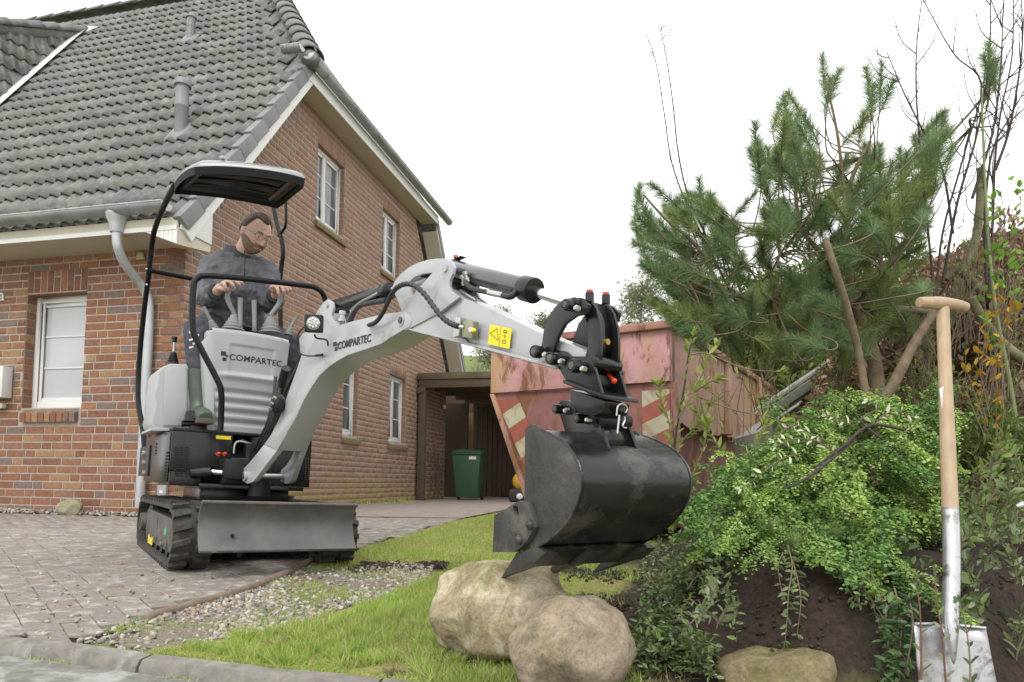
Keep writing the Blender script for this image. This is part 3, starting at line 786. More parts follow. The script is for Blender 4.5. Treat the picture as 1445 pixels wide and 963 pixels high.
# ---- driveway: bedding sheet plus herringbone pavers
M_paver = pm('paver', (.2, .165, .145), rough=.85, var=.26, scale=90, bump=.4, bscale=300, spots=(.40, .37, .33), sthr=.57, sscale=14,
             pieces=[(.245, .215, .185), (.26, .225, .19), (.23, .205, .18), (.245, .21, .17), (.235, .212, .188), (.265, .237, .205)])
M_joint = pm('joint_grit', (.14, .125, .10), rough=.95, var=.3, scale=50, bump=.5, spots=(.075, .085, .025), sthr=.64, sscale=3)
XD = np.concatenate([np.linspace(-9, -3.1, 30), np.arange(-3, 1.2, .05), np.linspace(1.3, 6, 20)]); YD = np.concatenate([np.arange(1.5, 7, .12), np.linspace(7.1, 22, 20)])
dx_, dy_ = np.meshgrid(XD, YD); keep = pip([(p.x, p.y) for p in EDGE], dx_, dy_)
vs = np.stack([dx_, dy_, gz(dx_, dy_) - .0055], -1).reshape(-1, 3); ni, nj = dx_.shape; idx = np.arange(ni * nj).reshape(ni, nj)
fk = keep[:-1, :-1] & keep[:-1, 1:] & keep[1:, 1:] & keep[1:, :-1]
F = np.stack([idx[:-1, :-1], idx[:-1, 1:], idx[1:, 1:], idx[1:, :-1]], -1)[fk]
drive = np_mesh('driveway', vs, F, M_joint, smooth=True); tag(drive, kind='structure')
# the far part, too distant to tell its pavers apart
M_farpave = pm('distant_paving', (.27, .23, .195), rough=.9, var=.18, scale=7, bump=.2, bscale=60, spots=(.3, .27, .23), sthr=.6, sscale=2)
fe = [p for p in EDGE if p.y >= 7.1]; i7 = max(i for i in range(12) if EDGE[i].y < 7.1); a_, b2_ = EDGE[i7], EDGE[i7 + 1]; f_ = (7.1 - a_.y) / (b2_.y - a_.y)
fe = [Vector((a_.x + (b2_.x - a_.x) * f_, 7.1, 0))] + [p for p in EDGE[i7 + 1:] if p.y >= 7.1] + [Vector((-9, 7.1, 0))]
v = MB(); v.prism([Vector((p.x, p.y, .004)) for p in fe], (0, 0, .006)); v.build('distant_paving', M_farpave, drive, smooth=0)
def paver_mesh(nm='paver'):
    w, l, h, b = .0988, .1988, .05, .003
    v = [(0 + .0015, .0015, -h), (l, .0015, -h), (l, w, -h), (.0015, w, -h), (.0015, .0015, -b), (l, .0015, -b), (l, w, -b), (.0015, w, -b), (.0015 + b, .0015 + b, 0), (l - b, .0015 + b, 0), (l - b, w - b, 0), (.0015 + b, w - b, 0)]
    v = [(a - .1, c - .05, z) for a, c, z in v]
    f = [(0, 1, 5, 4), (1, 2, 6, 5), (2, 3, 7, 6), (3, 0, 4, 7), (4, 5, 9, 8), (5, 6, 10, 9), (6, 7, 11, 10), (7, 4, 8, 11), (8, 9, 10, 11)]
    me = bpy.data.meshes.new(nm); me.from_pydata(v, [], f); me.materials.append(M_paver); return me
PM = paver_mesh(); pv = np.array([v.co for v in PM.vertices]); pf = [tuple(p.vertices) for p in PM.polygons]
ANG = R(41); U = .1; cells = []
for i in range(-95, 95):
    for j in range(-45, 45):
        ox, oy = i - 2 * j, i + 2 * j
        for (cx, cy, rot) in ((ox + 1, oy + .5, 0), (ox + 2.5, oy + 0, 1)):
            x, y = cx * U, cy * U
            X_ = x * math.cos(ANG) - y * math.sin(ANG) - 2.0; Y_ = x * math.sin(ANG) + y * math.cos(ANG) + 4.2
            if -6 < X_ < .6 and 1.5 < Y_ < 7.15: cells.append((X_, Y_, rot))
cells = np.array(cells)
ins = pip([(p.x, p.y) for p in EDGE], cells[:, 0], cells[:, 1])
hl = (cells[:, 0] - HC.x) * -(-math.sin(HYAW)) ; loc = np.array([(MH.inverted() @ Vector((c[0], c[1], 0)))[:2] for c in cells])
ins &= ~((loc[:, 0] < .0) & (loc[:, 1] > -.14))
ins &= road_side(cells[:, 0], cells[:, 1]) > .09
cells = cells[ins]
dist = cells[:, 1] + np.abs(cells[:, 0] + .72 * cells[:, 1]) * .3
# keep only those in view
pc = (CR @ (np.stack([cells[:, 0], cells[:, 1], gz(cells[:, 0], cells[:, 1])], -1) - np.array(EYE)).T).T
vis = (pc[:, 0] / pc[:, 2] * FPX + CX > -60); cells = cells[vis]; dist = pc[vis, 2]
order = np.argsort(dist); cells = cells[order]
def pav_pose(c):
    x, y, r_ = c; z = float(gz(x, y)) + rnd.gauss(0, .0016)
    gx = float(gz(x + .1, y) - gz(x - .1, y)) / .2; gy = float(gz(x, y + .1) - gz(x, y - .1)) / .2
    n = Vector((-gx + rnd.gauss(0, .008), -gy + rnd.gauss(0, .008), 1)).normalized(); a = ANG + (R(90) if r_ else 0) + rnd.gauss(0, .008)
    X_ = Vector((math.cos(a), math.sin(a), 0)); X_ = (X_ - n * X_.dot(n)).normalized(); Y_ = n.cross(X_)
    return Vector((x, y, z)), Matrix([[X_[i], Y_[i], n[i]] for i in range(3)])
rv = []
for k, c in enumerate(cells):
    p, m = pav_pose(c)
    if k < 300:
        o = bpy.data.objects.new('paver', PM); COL.objects.link(o); o.parent = drive; o.location = p - ORG[drive.name]; o.rotation_euler = m.to_euler()
    else:
        mm = np.array(m); rv.append(pv @ mm.T + np.array(p))
V = np.concatenate(rv); F = (np.array(pf)[None] + (np.arange(len(rv)) * len(pv))[:, None, None]).reshape(-1, 4)
np_mesh('paving', V, F, M_paver, drive)['kind'] = 'stuff'
print('pavers', len(cells))

# ---- kerb stones and the road gutter
M_kerb = pm('concrete_kerb', (.22, .205, .18), rough=.92, var=.25, scale=25, bump=.5, bscale=120, spots=(.33, .32, .29), sthr=.6, sscale=8)
kerb = thing('kerb', KA, None, None); kerb['kind'] = 'structure'
L = (KB - KA).length; nk = 5
rag = random.Random(4)
for i in range(-1, 4):
    s0 = i * .70 + .02; s1 = s0 + .69
    v = MB(); rows = []
    def kp(s, o_, h): 
        x, y = KA.x + kd.x * s + kn.x * o_, KA.y + kd.y * s + kn.y * o_
        return Vector((x, y, float(gz(x + kn.x * .16, y + kn.y * .16)) + h))
    for t in np.linspace(s0, s1, 10):
        w = rag.uniform(-.003, .003)
        rows.append([kp(t, .0, -.14), kp(t, .0 + w, -.012), kp(t, .012, .008 + w), kp(t, .055, .012 + w), kp(t, .066, .004), kp(t, .066, -.14)])
    v.grid(rows); v.add(rows[0], [tuple(range(6))]); v.add(rows[-1], [tuple(range(5, -1, -1))])
    v.build('kerb_stone', M_kerb, kerb, smooth=40)
M_road = pm('road_gutter', (.19, .185, .165), rough=.9, var=.3, scale=30, bump=.5, bscale=150, spots=(.36, .36, .34), sthr=.56, sscale=6)
v = MB(); rows = []
for s in np.linspace(-3, 4, 60):
    rows.append([Vector((KA.x + kd.x * s + kn.x * o_, KA.y + kd.y * s + kn.y * o_, float(gz(KA.x + kd.x * s + kn.x * .16, KA.y + kd.y * s + kn.y * .16)) - .026 + abs(o_) * .004)) for o_ in (0.01, -.1, -.25, -.26, -3.0)])
v.grid(rows); tag(v.build('road', M_road, None, smooth=60), kind='structure')

# ---- rounded edging half buried along the drive
M_edging = pm('old_edging', (.22, .17, .13), rough=.8, var=.2, scale=20, bump=.3)
pts = [gpt(*p) for p in ((205, 876), (240, 866), (300, 849), (350, 834), (390, 818), (420, 804), (438, 794), (446, 788), (440, 782), (420, 780))]
pts = smooth_path(pts, 2)
v = MB(); v.tube([p + Vector((0, 0, .008)) for p in pts], [.006] + [.019] * (len(pts) - 2) + [.014], 10)
tag(v.build('garden_edging', M_edging, None, smooth=60), 'thin rounded brown edging that runs from under the blade along the gravel', 'edging')

# ---- gravel
def ico(sub=1):
    bm = bmesh.new(); bmesh.ops.create_icosphere(bm, subdivisions=sub, radius=1); v = np.array([x.co for x in bm.verts]); f = [tuple(p.index for p in q.verts) for q in bm.faces]; bm.free(); return v, f
def sample_poly(poly, n, seed=1):
    r = np.random.default_rng(seed); P = np.array([(p.x, p.y) if hasattr(p, 'x') else p[:2] for p in poly]); lo, hi = P.min(0), P.max(0); out = np.zeros((0, 2))
    while len(out) < n:
        q = r.uniform(lo, hi, (n * 3, 2)); q = q[pip(poly, q[:, 0], q[:, 1])]; out = np.concatenate([out, q])
    return out[:n]
M_peb = pm('pebble', (.3, .27, .23), rough=.8, var=.2, scale=80, bump=.2, pieces=[(.38, .34, .28), (.30, .265, .22), (.46, .42, .36), (.25, .225, .2), (.40, .33, .24), (.34, .31, .28), (.19, .175, .16), (.52, .49, .44), (.33, .26, .19)])
iv, if_ = ico(1)
def pebbles(name, Q, smin, smax, mat, seed=3, flat=.6, parent=None, lift=.3):
    r = np.random.default_rng(seed); n = len(Q); s = smin + (smax - smin) * r.random(n) ** 2
    P = np.stack([Q[:, 0], Q[:, 1], gz(Q[:, 0], Q[:, 1]) + s * lift + (Q[:, 2] if Q.shape[1] > 2 else 0)], -1)
    a = r.uniform(0, 6.28, n); t = r.normal(0, .5, (n, 3)); Z = nrm(np.array([0, 0, 1.]) + t); X = nrm(np.cross(np.stack([np.cos(a), np.sin(a), 0 * a], -1), Z)); Y = np.cross(Z, X)
    V, F = scatter(iv, if_, P, X * (s * r.uniform(.8, 1.3, n))[:, None], Y * s[:, None], Z * (s * r.uniform(flat * .7, flat * 1.2, n))[:, None])
    V = V + r.normal(0, 1, V.shape) * np.repeat(s, len(iv))[:, None] * .17
    return np_mesh(name, V, F, mat, parent, smooth=False)
Q = sample_poly(GRAV, 12500, 2); Q = Q[NR.random(len(Q)) < np.clip(.62 + .9 * fbm(Q[:, 0], Q[:, 1], 6, 4, 44), .12, 1)]
o = pebbles('gravel', Q, .0025, .0145, M_peb, 3, .45); tag(o, 'pale stone chippings between the drive and the lawn', 'gravel', kind='stuff')
# scattered chippings on the drive and along the house wall
Q1 = np.array([[gpt(px, py).x, gpt(px, py).y] for px, py in [(NR.uniform(20, 330), NR.uniform(800, 905)) for _ in range(170)]])
Q2 = np.array([[hp(x, y, 0).x, hp(x, y, 0).y] for x, y in [(NR.uniform(-2.5, -.1), -NR.uniform(.0, .16)) for _ in range(900)]])
Q2 = np.concatenate([Q2, NR.random((900, 1)) * .03], 1)
o = pebbles('loose_chippings', Q1, .003, .010, M_peb, 5); tag(o, 'loose stone chips lying scattered on the herringbone pavers', 'chippings', kind='stuff')
o = pebbles('wall_gravel', Q2, .010, .024, M_peb, 6); tag(o, 'strip of gravel against the foot of the front wall', 'gravel', kind='stuff')
Q3 = np.array([[hp(x, y, 0).x, hp(x, y, 0).y] for x, y in [(NR.uniform(.0, .2), NR.uniform(2.5, 6.3)) for _ in range(500)]])
o = pebbles('gable_gravel', Q3, .01, .02, M_peb, 7); tag(o, 'thin line of gravel against the gable wall', 'gravel', kind='stuff')

# ---- grass
M_grass = pm('grass_blade', (.12, .2, .03), rough=.6, var=.2, scale=3, trans=.35, spec=.2, pieces=[(.34, .50, .09), (.43, .57, .13), (.26, .44, .07), (.50, .57, .17), (.37, .53, .10), (.62, .57, .30), (.29, .47, .08), (.56, .56, .22)])
M_straw = pm('dry_grass', (.48, .42, .2), rough=.8, var=.2, scale=3, trans=.2, spec=.1, pieces=[(.45, .39, .19), (.38, .30, .14), (.33, .32, .14), (.5, .44, .25)])
def grass(name, Q, hmin, hmax, w, mat, seed, lean=.5, parent=None, dz=0):
    r = np.random.default_rng(seed); n = len(Q); h = r.uniform(hmin, hmax, n)
    P = np.stack([Q[:, 0], Q[:, 1], gz(Q[:, 0], Q[:, 1]) - .004 + dz], -1)
    D = nrm(np.stack([r.normal(0, lean, n), r.normal(0, lean, n), np.ones(n)], -1)); X, Y, Z = frames(D, r.uniform(0, 6.28, n), up=np.tile([.3, 1., 0.1], (n, 1)))
    ww = np.full(n, w) * r.uniform(.6, 1.3, n)
    V, F = scatter(BLADE[0], BLADE[1], P, X * ww[:, None], Y * h[:, None], Z * h[:, None])
    return np_mesh(name, V, F, mat, parent)
LAWN1 = [gpt(*p) for p in ((175, 925), (300, 908), (415, 886), (500, 862), (600, 824), (640, 800), (700, 815), (790, 860), (900, 990), (640, 1010), (440, 968))]
LAWN2 = [gpt(*p) for p in ((505, 775), (600, 748), (680, 729), (738, 717), (745, 715))] + [Vector((.35, 11, 0)), Vector((1.4, 6, 0))] + [gpt(*p) for p in ((800, 770), (770, 795), (690, 800), (640, 800), (610, 790), (560, 792), (500, 800), (440, 806), (470, 785))]
def clump(Q, s, seed, thr):
    return Q[fbm(Q[:, 0], Q[:, 1], s, 3, seed) > thr]
Q = sample_poly(LAWN1, 60000, 4); Q = Q[(bank(Q[:, 0], Q[:, 1]) < .0) & (road_side(Q[:, 0], Q[:, 1]) > .07)]
def notsoil(Q):
    k = np.ones(len(Q), bool)
    for (px, py, r_) in ((545, 800, .14), (610, 800, .12), (655, 930, .06), (690, 903, .08), (500, 930, .03), (430, 905, .025), (575, 900, .03), (560, 950, .03), (620, 865, .03)):
        p = gpt(px, py); k &= np.hypot(Q[:, 0] - p.x, Q[:, 1] - p.y) > r_ * (1 + .3 * np.sin(Q[:, 0] * 90))
    return Q[k]
Q = notsoil(Q)
G_ = [clump(Q, 10, 5, -.85)]
tag(grass('grass', G_[0], .008, .03, .0022, M_grass, 8, 1.0), 'short green lawn in front of the boulders and gravel', 'grass', kind='stuff')
tufts = sample_poly(LAWN1, 650, 14); tufts = notsoil(tufts[(bank(tufts[:, 0], tufts[:, 1]) < -.02) & (road_side(tufts[:, 0], tufts[:, 1]) > .14)])
TQ = (tufts[:, None] + NR.normal(0, .012, (len(tufts), 60, 2))).reshape(-1, 2)
tag(grass('grass_tufts', TQ, .02, .06, .0028, M_grass, 9, .6), 'taller tufts standing up out of the near lawn', 'grass tufts', kind='stuff')
Q = notsoil(sample_poly(LAWN1, 34000, 6)); Q = clump(Q[road_side(Q[:, 0], Q[:, 1]) > .12], 7, 33, -.05)
tag(grass('dry_grass', Q, .02, .05, .0018, M_straw, 10, 1.6), 'straw coloured dead grass lying through the near lawn', 'dry grass', kind='stuff')
Q = notsoil(sample_poly(LAWN2, 60000, 7)); Q = Q[(bank(Q[:, 0], Q[:, 1]) < .12)]
w_ = NR.random(len(Q)) < np.clip(14 / (Q[:, 1] ** 2), .25, 1); Q = Q[w_]
tag(grass('far_lawn_grass', Q, .015, .04, .004, M_grass, 11, .5), 'green strip of lawn beyond the boulders towards the skip', 'grass', kind='stuff')
Q = sample_poly([gpt(*p) for p in ((745, 768), (905, 765), (900, 850), (800, 850), (745, 800))], 9000, 91); Q = clump(Q, 8, 50, -.25)
tag(grass('bank_foot_grass', Q, .012, .04, .003, M_grass, 92, .8), 'thin grass between the flat topped boulder and the bank under the bucket', 'grass', kind='stuff')
Q = sample_poly(GRAV, 26000, 12); Q = clump(Q, 9, 40, .0)
tag(grass('gravel_grass', Q, .006, .03, .0022, M_grass, 12, .7), 'moss and grass growing through the gravel edge', 'grass', kind='stuff')
Qp = [gpt(*p) for p in ((80, 908), (200, 908), (170, 922), (90, 918))]
Q = np.concatenate([sample_poly(Qp, 1500, 15), np.array([[KA.x + kd.x * s + kn.x * o_, KA.y + kd.y * s + kn.y * o_] for s, o_ in zip(NR.uniform(.0, 1.6, 1100), NR.normal(-.012, .012, 1100)) if math.sin(s * 17) + math.sin(s * 7) > .3])])
tag(grass('kerb_moss', Q, .004, .012, .002, M_grass, 16, .9, dz=-.015 * (road_side(Q[:, 0], Q[:, 1]) < .05)), 'yellow green moss in the kerb joint', 'moss', kind='stuff')
Qw = np.array([[gpt(px, py).x, gpt(px, py).y] for px, py in [(NR.normal(c_, s_), NR.uniform(707, 713)) for c_, s_, m in ((472, 5, 1), (500, 7, 1), (517, 5, 1), (560, 12, 1)) for _ in range(160)]])
tag(grass('wall_weeds', Qw, .03, .14, .014, M_grass, 17, .5), 'low green weeds at the foot of the gable wall', 'weeds', kind='stuff')

# ---- boulders
from mathutils import noise as mnoise
def boulder(name, c, rx, ry, rz, seed, mat, planes=9, sub=5, rough=.05, parent=None, rz_rot=0, sq=1.0):
    bm = bmesh.new(); bmesh.ops.create_icosphere(bm, subdivisions=sub, radius=1); r = random.Random(seed)
    pl = []
    for _ in range(planes):
        n = Vector((r.gauss(0, 1), r.gauss(0, 1), r.gauss(0, .9))).normalized(); pl.append((n, r.uniform(.72, .93)))
    off = Vector((r.uniform(0, 50),) * 3); rot = Matrix.Rotation(rz_rot, 3, 'Z')
    for v in bm.verts:
        p = v.co.copy()
        if sq != 1: p = Vector([math.copysign(abs(k) ** sq, k) for k in p])
        for n, d in pl:
            e = p.dot(n) - d
            if e > 0: p -= n * e * .88
        d = v.co.normalized(); q = p + off
        f = 1 + rough * mnoise.noise(q * 1.7) * 2 + rough * .9 * mnoise.noise(q * 4.5) + rough * .35 * mnoise.noise(q * 11) + rough * .16 * mnoise.noise(q * 26)
        p *= f; v.co = c + rot @ Vector((p.x * rx, p.y * ry, p.z * rz))
    for f in bm.faces: f.smooth = True
    org = Vector((c.x, c.y, c.z - rz))
    for v in bm.verts: v.co -= org
    me = bpy.data.meshes.new(name); bm.to_mesh(me); bm.free(); me.materials.append(mat); return link(name, me, parent, org)
def rockmat(name, a, b_, c_, green=(.17, .17, .05), gt=.6):
    m, n, b = _mat(name); pos = n.nodes.new('ShaderNodeNewGeometry').outputs['Position']
    t = _noise(n, 9, 9, .72, pos, .8); r = _ramp(n, t.outputs[0], [(.3, a), (.5, b_), (.68, c_)])
    t2 = _noise(n, 5, 6, .7, pos, .2); g = _ramp(n, t2.outputs[0], [(gt - .08, (0, 0, 0)), (gt + .1, (.75,) * 3)])
    c = _mix(n, g.outputs[0], r.outputs[0], green); t3 = _noise(n, 95, 7, .8, pos); k = _ramp(n, t3.outputs[0], [(.33, (.62,) * 3), (.5, (1.0,) * 3), (.68, (1.28,) * 3)])
    n.links.new(_mix(n, 1, c.outputs[0], k.outputs[0], 'MULTIPLY').outputs[0], b.inputs['Base Color']); b.inputs['Roughness'].default_value = .9; b.inputs['Specular IOR Level'].default_value = .25
    bp = n.nodes.new('ShaderNodeBump'); bp.inputs['Strength'].default_value = .9; bp.inputs['Distance'].default_value = .006
    t4 = _noise(n, 38, 9, .75, pos, .4); n.links.new(t4.outputs[0], bp.inputs['Height']); n.links.new(bp.outputs[0], b.inputs['Normal']); return m
M_rockA = rockmat('ochre_rock', (.17, .13, .08), (.36, .30, .19), (.56, .51, .38), gt=.62)
M_rockB = rockmat('brown_rock', (.14, .12, .10), (.31, .25, .175), (.43, .36, .27), green=(.20, .17, .08), gt=.62)
M_rockC = rockmat('earthy_rock', (.13, .10, .06), (.24, .19, .11), (.36, .30, .18), green=(.13, .13, .04), gt=.5)
p = at_depth(716, 862, 2.0)
tag(boulder('boulder', Vector((p.x, p.y, p.z)), .225, .17, .145, 7, M_rockA, planes=7, rough=.05, rz_rot=-.15, sq=.72), 'larger ochre boulder with a flat top under the bucket teeth', 'boulder', 'boulders along the rockery edge')
p = at_depth(806, 916, 1.70)
tag(boulder('boulder', Vector((p.x, p.y, p.z)), .157, .14, .146, 21, M_rockB, planes=6, rough=.045), 'rounded grey brown boulder in front of the flat topped one', 'boulder', 'boulders along the rockery edge')
p = at_depth(1103, 985, 1.72)
tag(boulder('boulder', Vector((p.x, p.y, p.z)), .185, .15, .135, 5, M_rockC, planes=4, rough=.06), 'low mound of a boulder under crumbled earth at the bottom edge', 'boulder', 'boulders along the rockery edge')
p = at_depth(98, 716, 6.72); p.z = 0.0
tag(boulder('stone', Vector((p.x, p.y, p.z + .07)), .13, .09, .095, 9, rockmat('pale_stone', (.22, .2, .13), (.32, .3, .2), (.4, .38, .28), gt=.66), planes=5, sub=4), 'small round pale stone at the foot of the front wall', 'stone')
Qb = np.array([[gpt(px, py).x, gpt(px, py).y] for px, py in [(NR.uniform(600, 905), NR.uniform(925, 975)) for _ in range(90)] + [(NR.uniform(585, 650), NR.uniform(840, 925)) for _ in range(40)]])
Qt = (Qb[:, None] + NR.normal(0, .012, (len(Qb), 45, 2))).reshape(-1, 2)
tag(grass('boulder_grass', Qt, .02, .06, .0026, M_grass, 81, .7), 'taller grass growing up round the feet of the boulders', 'grass tufts', kind='stuff')
Qt = (Qb[::2, None] + NR.normal(0, .016, (len(Qb[::2]), 30, 2))).reshape(-1, 2)
tag(grass('boulder_straw', Qt, .02, .06, .002, M_straw, 82, 1.3), 'bent straw lying against the boulders', 'dry grass', kind='stuff')
# ---- crumbs and clods of soil
M_soil = pm('soil', (.058, .043, .035), rough=.95, var=.4, scale=40, bump=.6, spec=.15)
nS = 8000
Q = np.stack([NR.uniform(.0, 2.0, nS * 3), NR.uniform(1.45, 2.9, nS * 3)], -1); Q = Q[(bank(Q[:, 0], Q[:, 1]) > -.06)][:nS]
tag(pebbles('soil_crumbs', Q, .0012, .0075, M_soil, 18, .7), 'dark crumbly soil of the cut rockery bank', 'soil', kind='stuff')
Q = np.concatenate([np.array([[gpt(c_, d_).x, gpt(c_, d_).y]]) + NR.normal(0, s_, (m, 2)) for c_, d_, s_, m in ((840, 812, .10, 260), (545, 800, .07, 420), (612, 798, .06, 260), (655, 930, .035, 200), (690, 908, .04, 150), (870, 850, .08, 350), (510, 806, .05, 160))])
tag(pebbles('soil_clods', Q, .003, .016, M_soil, 19, .7), 'turned up clods of soil on the lawn beside the digger', 'soil', kind='stuff')
p = at_depth(688, 803, 1.92)
# ================================================================== carport, bin, skip, shed, distant growth
M_beam = pm('old_timber', (.105, .075, .05), rough=.8, var=.3, scale=12, bump=.4, stretch=(1, 1, 6))
M_fasc = pm('carport_fascia', (.13, .10, .06), rough=.8, var=.3, scale=5)
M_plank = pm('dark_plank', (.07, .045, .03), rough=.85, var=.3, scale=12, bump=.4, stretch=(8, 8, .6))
M_plankl = pm('lit_plank_colour', (.30, .17, .07), rough=.8, var=.2, scale=6)  # paler copy of the planks, the light on it is in the colour
YC = 6.40
cpx = lambda px, py, y=YC: on_plane(px, py, MH, 1, y)
carport = thing('carport', hp(1.5, 8, 0), 'dark timber carport behind the gable wall with a green bin inside', 'carport')
t0 = cpx(578, 527); t1 = cpx(578, 546)
XR = 6.2; zt, zb = t0.z, t1.z; x0 = .03
MB(MH).box((x0, YC, zb + .14), (XR, YC + .06, zt)).build('fascia', M_fasc, carport, bevel=.006)
MB(MH).box((x0 + .02, YC + .03, zb - .02), (XR, YC + .16, zb + .137)).build('beam', M_beam, carport, bevel=.006)
MB(MH).box((x0, YC + .06, zt - .10), (XR, YC + 4.6, zt - .02)).build('roof', M_fasc, carport)
MB(MH).box((.02, YC + .0, zb - .13), (.16, YC + .13, zb - .021)).build('bracket', M_beam, carport, bevel=.006)
for x in (.16, 5.9):
    MB(MH).box((x - .11, YC + .03, -.02), (x + .02, YC + .15, zb - .022)).build('post', M_beam, carport, bevel=.006)
for i in range(6):
    y = YC + .7 + i * .7; MB(MH).box((x0 + .1, y, zb), (XR, y + .07, zt - .102)).build('rafter', M_beam, carport)
YB = YC + 3.6
xl = cpx(667, 650, YB).x
for i in range(46):
    x = xl + i * .125
    if x > XR: break
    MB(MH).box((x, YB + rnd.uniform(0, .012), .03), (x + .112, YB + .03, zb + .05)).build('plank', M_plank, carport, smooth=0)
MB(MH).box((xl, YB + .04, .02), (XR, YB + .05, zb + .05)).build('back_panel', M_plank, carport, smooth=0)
# left of the gap: dark shed side and door frame, paler plank in the gap, its light put into the colour
a = cpx(640, 650, YB - .8).x; c = cpx(659, 650, YB - .8).x
MB(MH).box((a - .25, YB - .8, 0), (c, YB - .72, zb)).build('side_panel', M_plank, carport, smooth=0)
MB(MH).box((a - 2.5, YB + .0, 0), (a + .0, YB + .05, zb)).build('back_panel', M_plank, carport, smooth=0)
MB(MH).box((-5, YB + 1.32, -.02), (XR, YB + 1.38, 3.1)).build('dark_backing', M_plank, carport, smooth=0)  # added dark sheet behind the carport so its gaps stay dark
MB(MH).box((x0, YC + 4.6, zt - .12), (XR, YB + 1.3, zt - .03)).build('rear_roof', M_fasc, carport)
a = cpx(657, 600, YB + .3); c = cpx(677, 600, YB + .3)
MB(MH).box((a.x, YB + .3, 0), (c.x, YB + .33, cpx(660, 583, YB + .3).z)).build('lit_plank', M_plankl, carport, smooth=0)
p = MH @ cpx(627, 574, YC + 1.5)
lm = pm('lamp_glass', (.8, .8, .75), rough=.3); v = MB(); v.ball(p, .045); tag(v.build('wall_lamp', lm, None), 'small round white lamp inside the dark carport', 'lamp')
# wheelie bin
def bin_():
    pb = gpt(660, 703); y = 13.6; p = at_depth(661, 703, 13.7); p.z = 0; s = 13.7 / FPX
    M = Matrix.Translation(p) @ Matrix.Rotation(-.12, 4, 'Z')
    t = thing('wheelie_bin', p, 'dark green wheelie bin standing in the carport', 'bin')
    G = pm('bin_green', (.03, .085, .05), rough=.5, var=.1); K = pm('bin_black', (.015,) * 3, rough=.6)
    v = MB(M); b0, b1, h = .22, .29, .93
    v.hexa([Vector(q) for q in ((-b0, -.22, .06), (b0, -.22, .06), (b0, .24, .06), (-b0, .24, .06), (-b1, -.33, h), (b1, -.33, h), (b1, .33, h), (-b1, .33, h))]); v.build('body', G, t, bevel=.02)
    v = MB(M); v.box((-b1 - .025, -.355, h), (b1 + .025, .36, h + .035)); v.build('rim', G, t, bevel=.01)
    v = MB(M); v.hexa([Vector(q) for q in ((-b1 - .02, -.37, h + .035), (b1 + .02, -.37, h + .035), (b1 + .02, .33, h + .06), (-b1 - .02, .33, h + .06), (-b1 + .03, -.33, h + .08), (b1 - .03, -.33, h + .08), (b1 - .03, .30, h + .13), (-b1 + .03, .30, h + .13))]); v.build('lid', G, t, bevel=.012)
    v = MB(M); v.box((-.16, .35, h + .0), (.38, .39, h + .04)); v.build('handle', K, t, bevel=.01)
    for x in (-b0 - .045, b0 + .01):
        v = MB(M); v.cyl((x, .2, .1), (x + .04, .2, .1), .1, 18); w = v.build('wheel', K, t); v = MB(M); v.cyl((x - .004, .2, .1), (x + .044, .2, .1), .045, 12); v.build('hub', G, w)
    v = MB(M); v.box((.06, -.336, h - .10), (.20, -.322, h - .04)); v.build('sticker', M_white, t)
bin_()
p = at_depth(733, 700, 12.6); p.z = 0
t = thing('toy_digger', p, 'small yellow and black object at the foot of the dark planks by the skip', 'toy')
Yw = pm('toy_yellow', (.5, .3, .03), rough=.5); Kb = pm('toy_black', (.02,) * 3, rough=.6)
v = MB(); v.ball(p + Vector((0, 0, .40)), .14, .12, .17); v.build('body', Yw, t)
v = MB(); v.box(tuple(p + Vector((-.2, -.12, .02))), tuple(p + Vector((.2, .15, .26)))); v.build('base', Kb, t, bevel=.05)
v = MB(); v.ball(p + Vector((0, -.14, .12)), .06, .03, .06); v.build('hub', M_white, t)

# ---- skip container (pink, rusty)
def rustpaint(name, base, hi, rust=(.17, .07, .03), thr=.57, strx=(1, 1, .35), yel=(.42, .27, .09), yt=.58):
    m, n, b = _mat(name); g = n.nodes.new('ShaderNodeNewGeometry'); mp = n.nodes.new('ShaderNodeMapping'); mp.inputs['Scale'].default_value = strx; n.links.new(g.outputs['Position'], mp.inputs[0]); pos = mp.outputs[0]
    t = _noise(n, 3, 7, .65, g.outputs['Position']); c = _ramp(n, t.outputs[0], [(.3, base), (.68, hi)])
    t2 = _noise(n, 2.1, 6, .7, pos, .4); y = _ramp(n, t2.outputs[0], [(yt - .07, (0, 0, 0)), (yt + .1, (.9,) * 3)]); c = _mix(n, y.outputs[0], c.outputs[0], yel)
    t3 = _noise(n, 5.5, 9, .75, pos, .6); r = _ramp(n, t3.outputs[0], [(thr - .03, (0, 0, 0)), (thr + .05, (.9,) * 3)]); c = _mix(n, r.outputs[0], c.outputs[0], rust)
    n.links.new(c.outputs[0], b.inputs['Base Color']); b.inputs['Roughness'].default_value = .75
    bp = n.nodes.new('ShaderNodeBump'); bp.inputs['Strength'].default_value = .5; bp.inputs['Distance'].default_value = .004
    n.links.new(t3.outputs[0], bp.inputs['Height']); n.links.new(bp.outputs[0], b.inputs['Normal']); return m
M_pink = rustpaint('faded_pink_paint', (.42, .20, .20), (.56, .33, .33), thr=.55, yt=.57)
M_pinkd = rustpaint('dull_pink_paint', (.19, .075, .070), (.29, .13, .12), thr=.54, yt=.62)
M_tan = rustpaint('weathered_pink_paint', (.30, .17, .135), (.40, .25, .20), thr=.55, yt=.50, yel=(.36, .22, .11))
M_rim = rustpaint('rusty_rim', (.30, .14, .11), (.40, .21, .17), thr=.53, yt=.58, yel=(.40, .25, .13))
M_skred = pm('stripe_red', (.30, .075, .05), rough=.6, var=.15, scale=8, spots=(.16, .09, .06), sthr=.56)
M_skwht = pm('stripe_white', (.40, .37, .26), rough=.6, var=.15, scale=8, spots=(.26, .17, .10), sthr=.56)
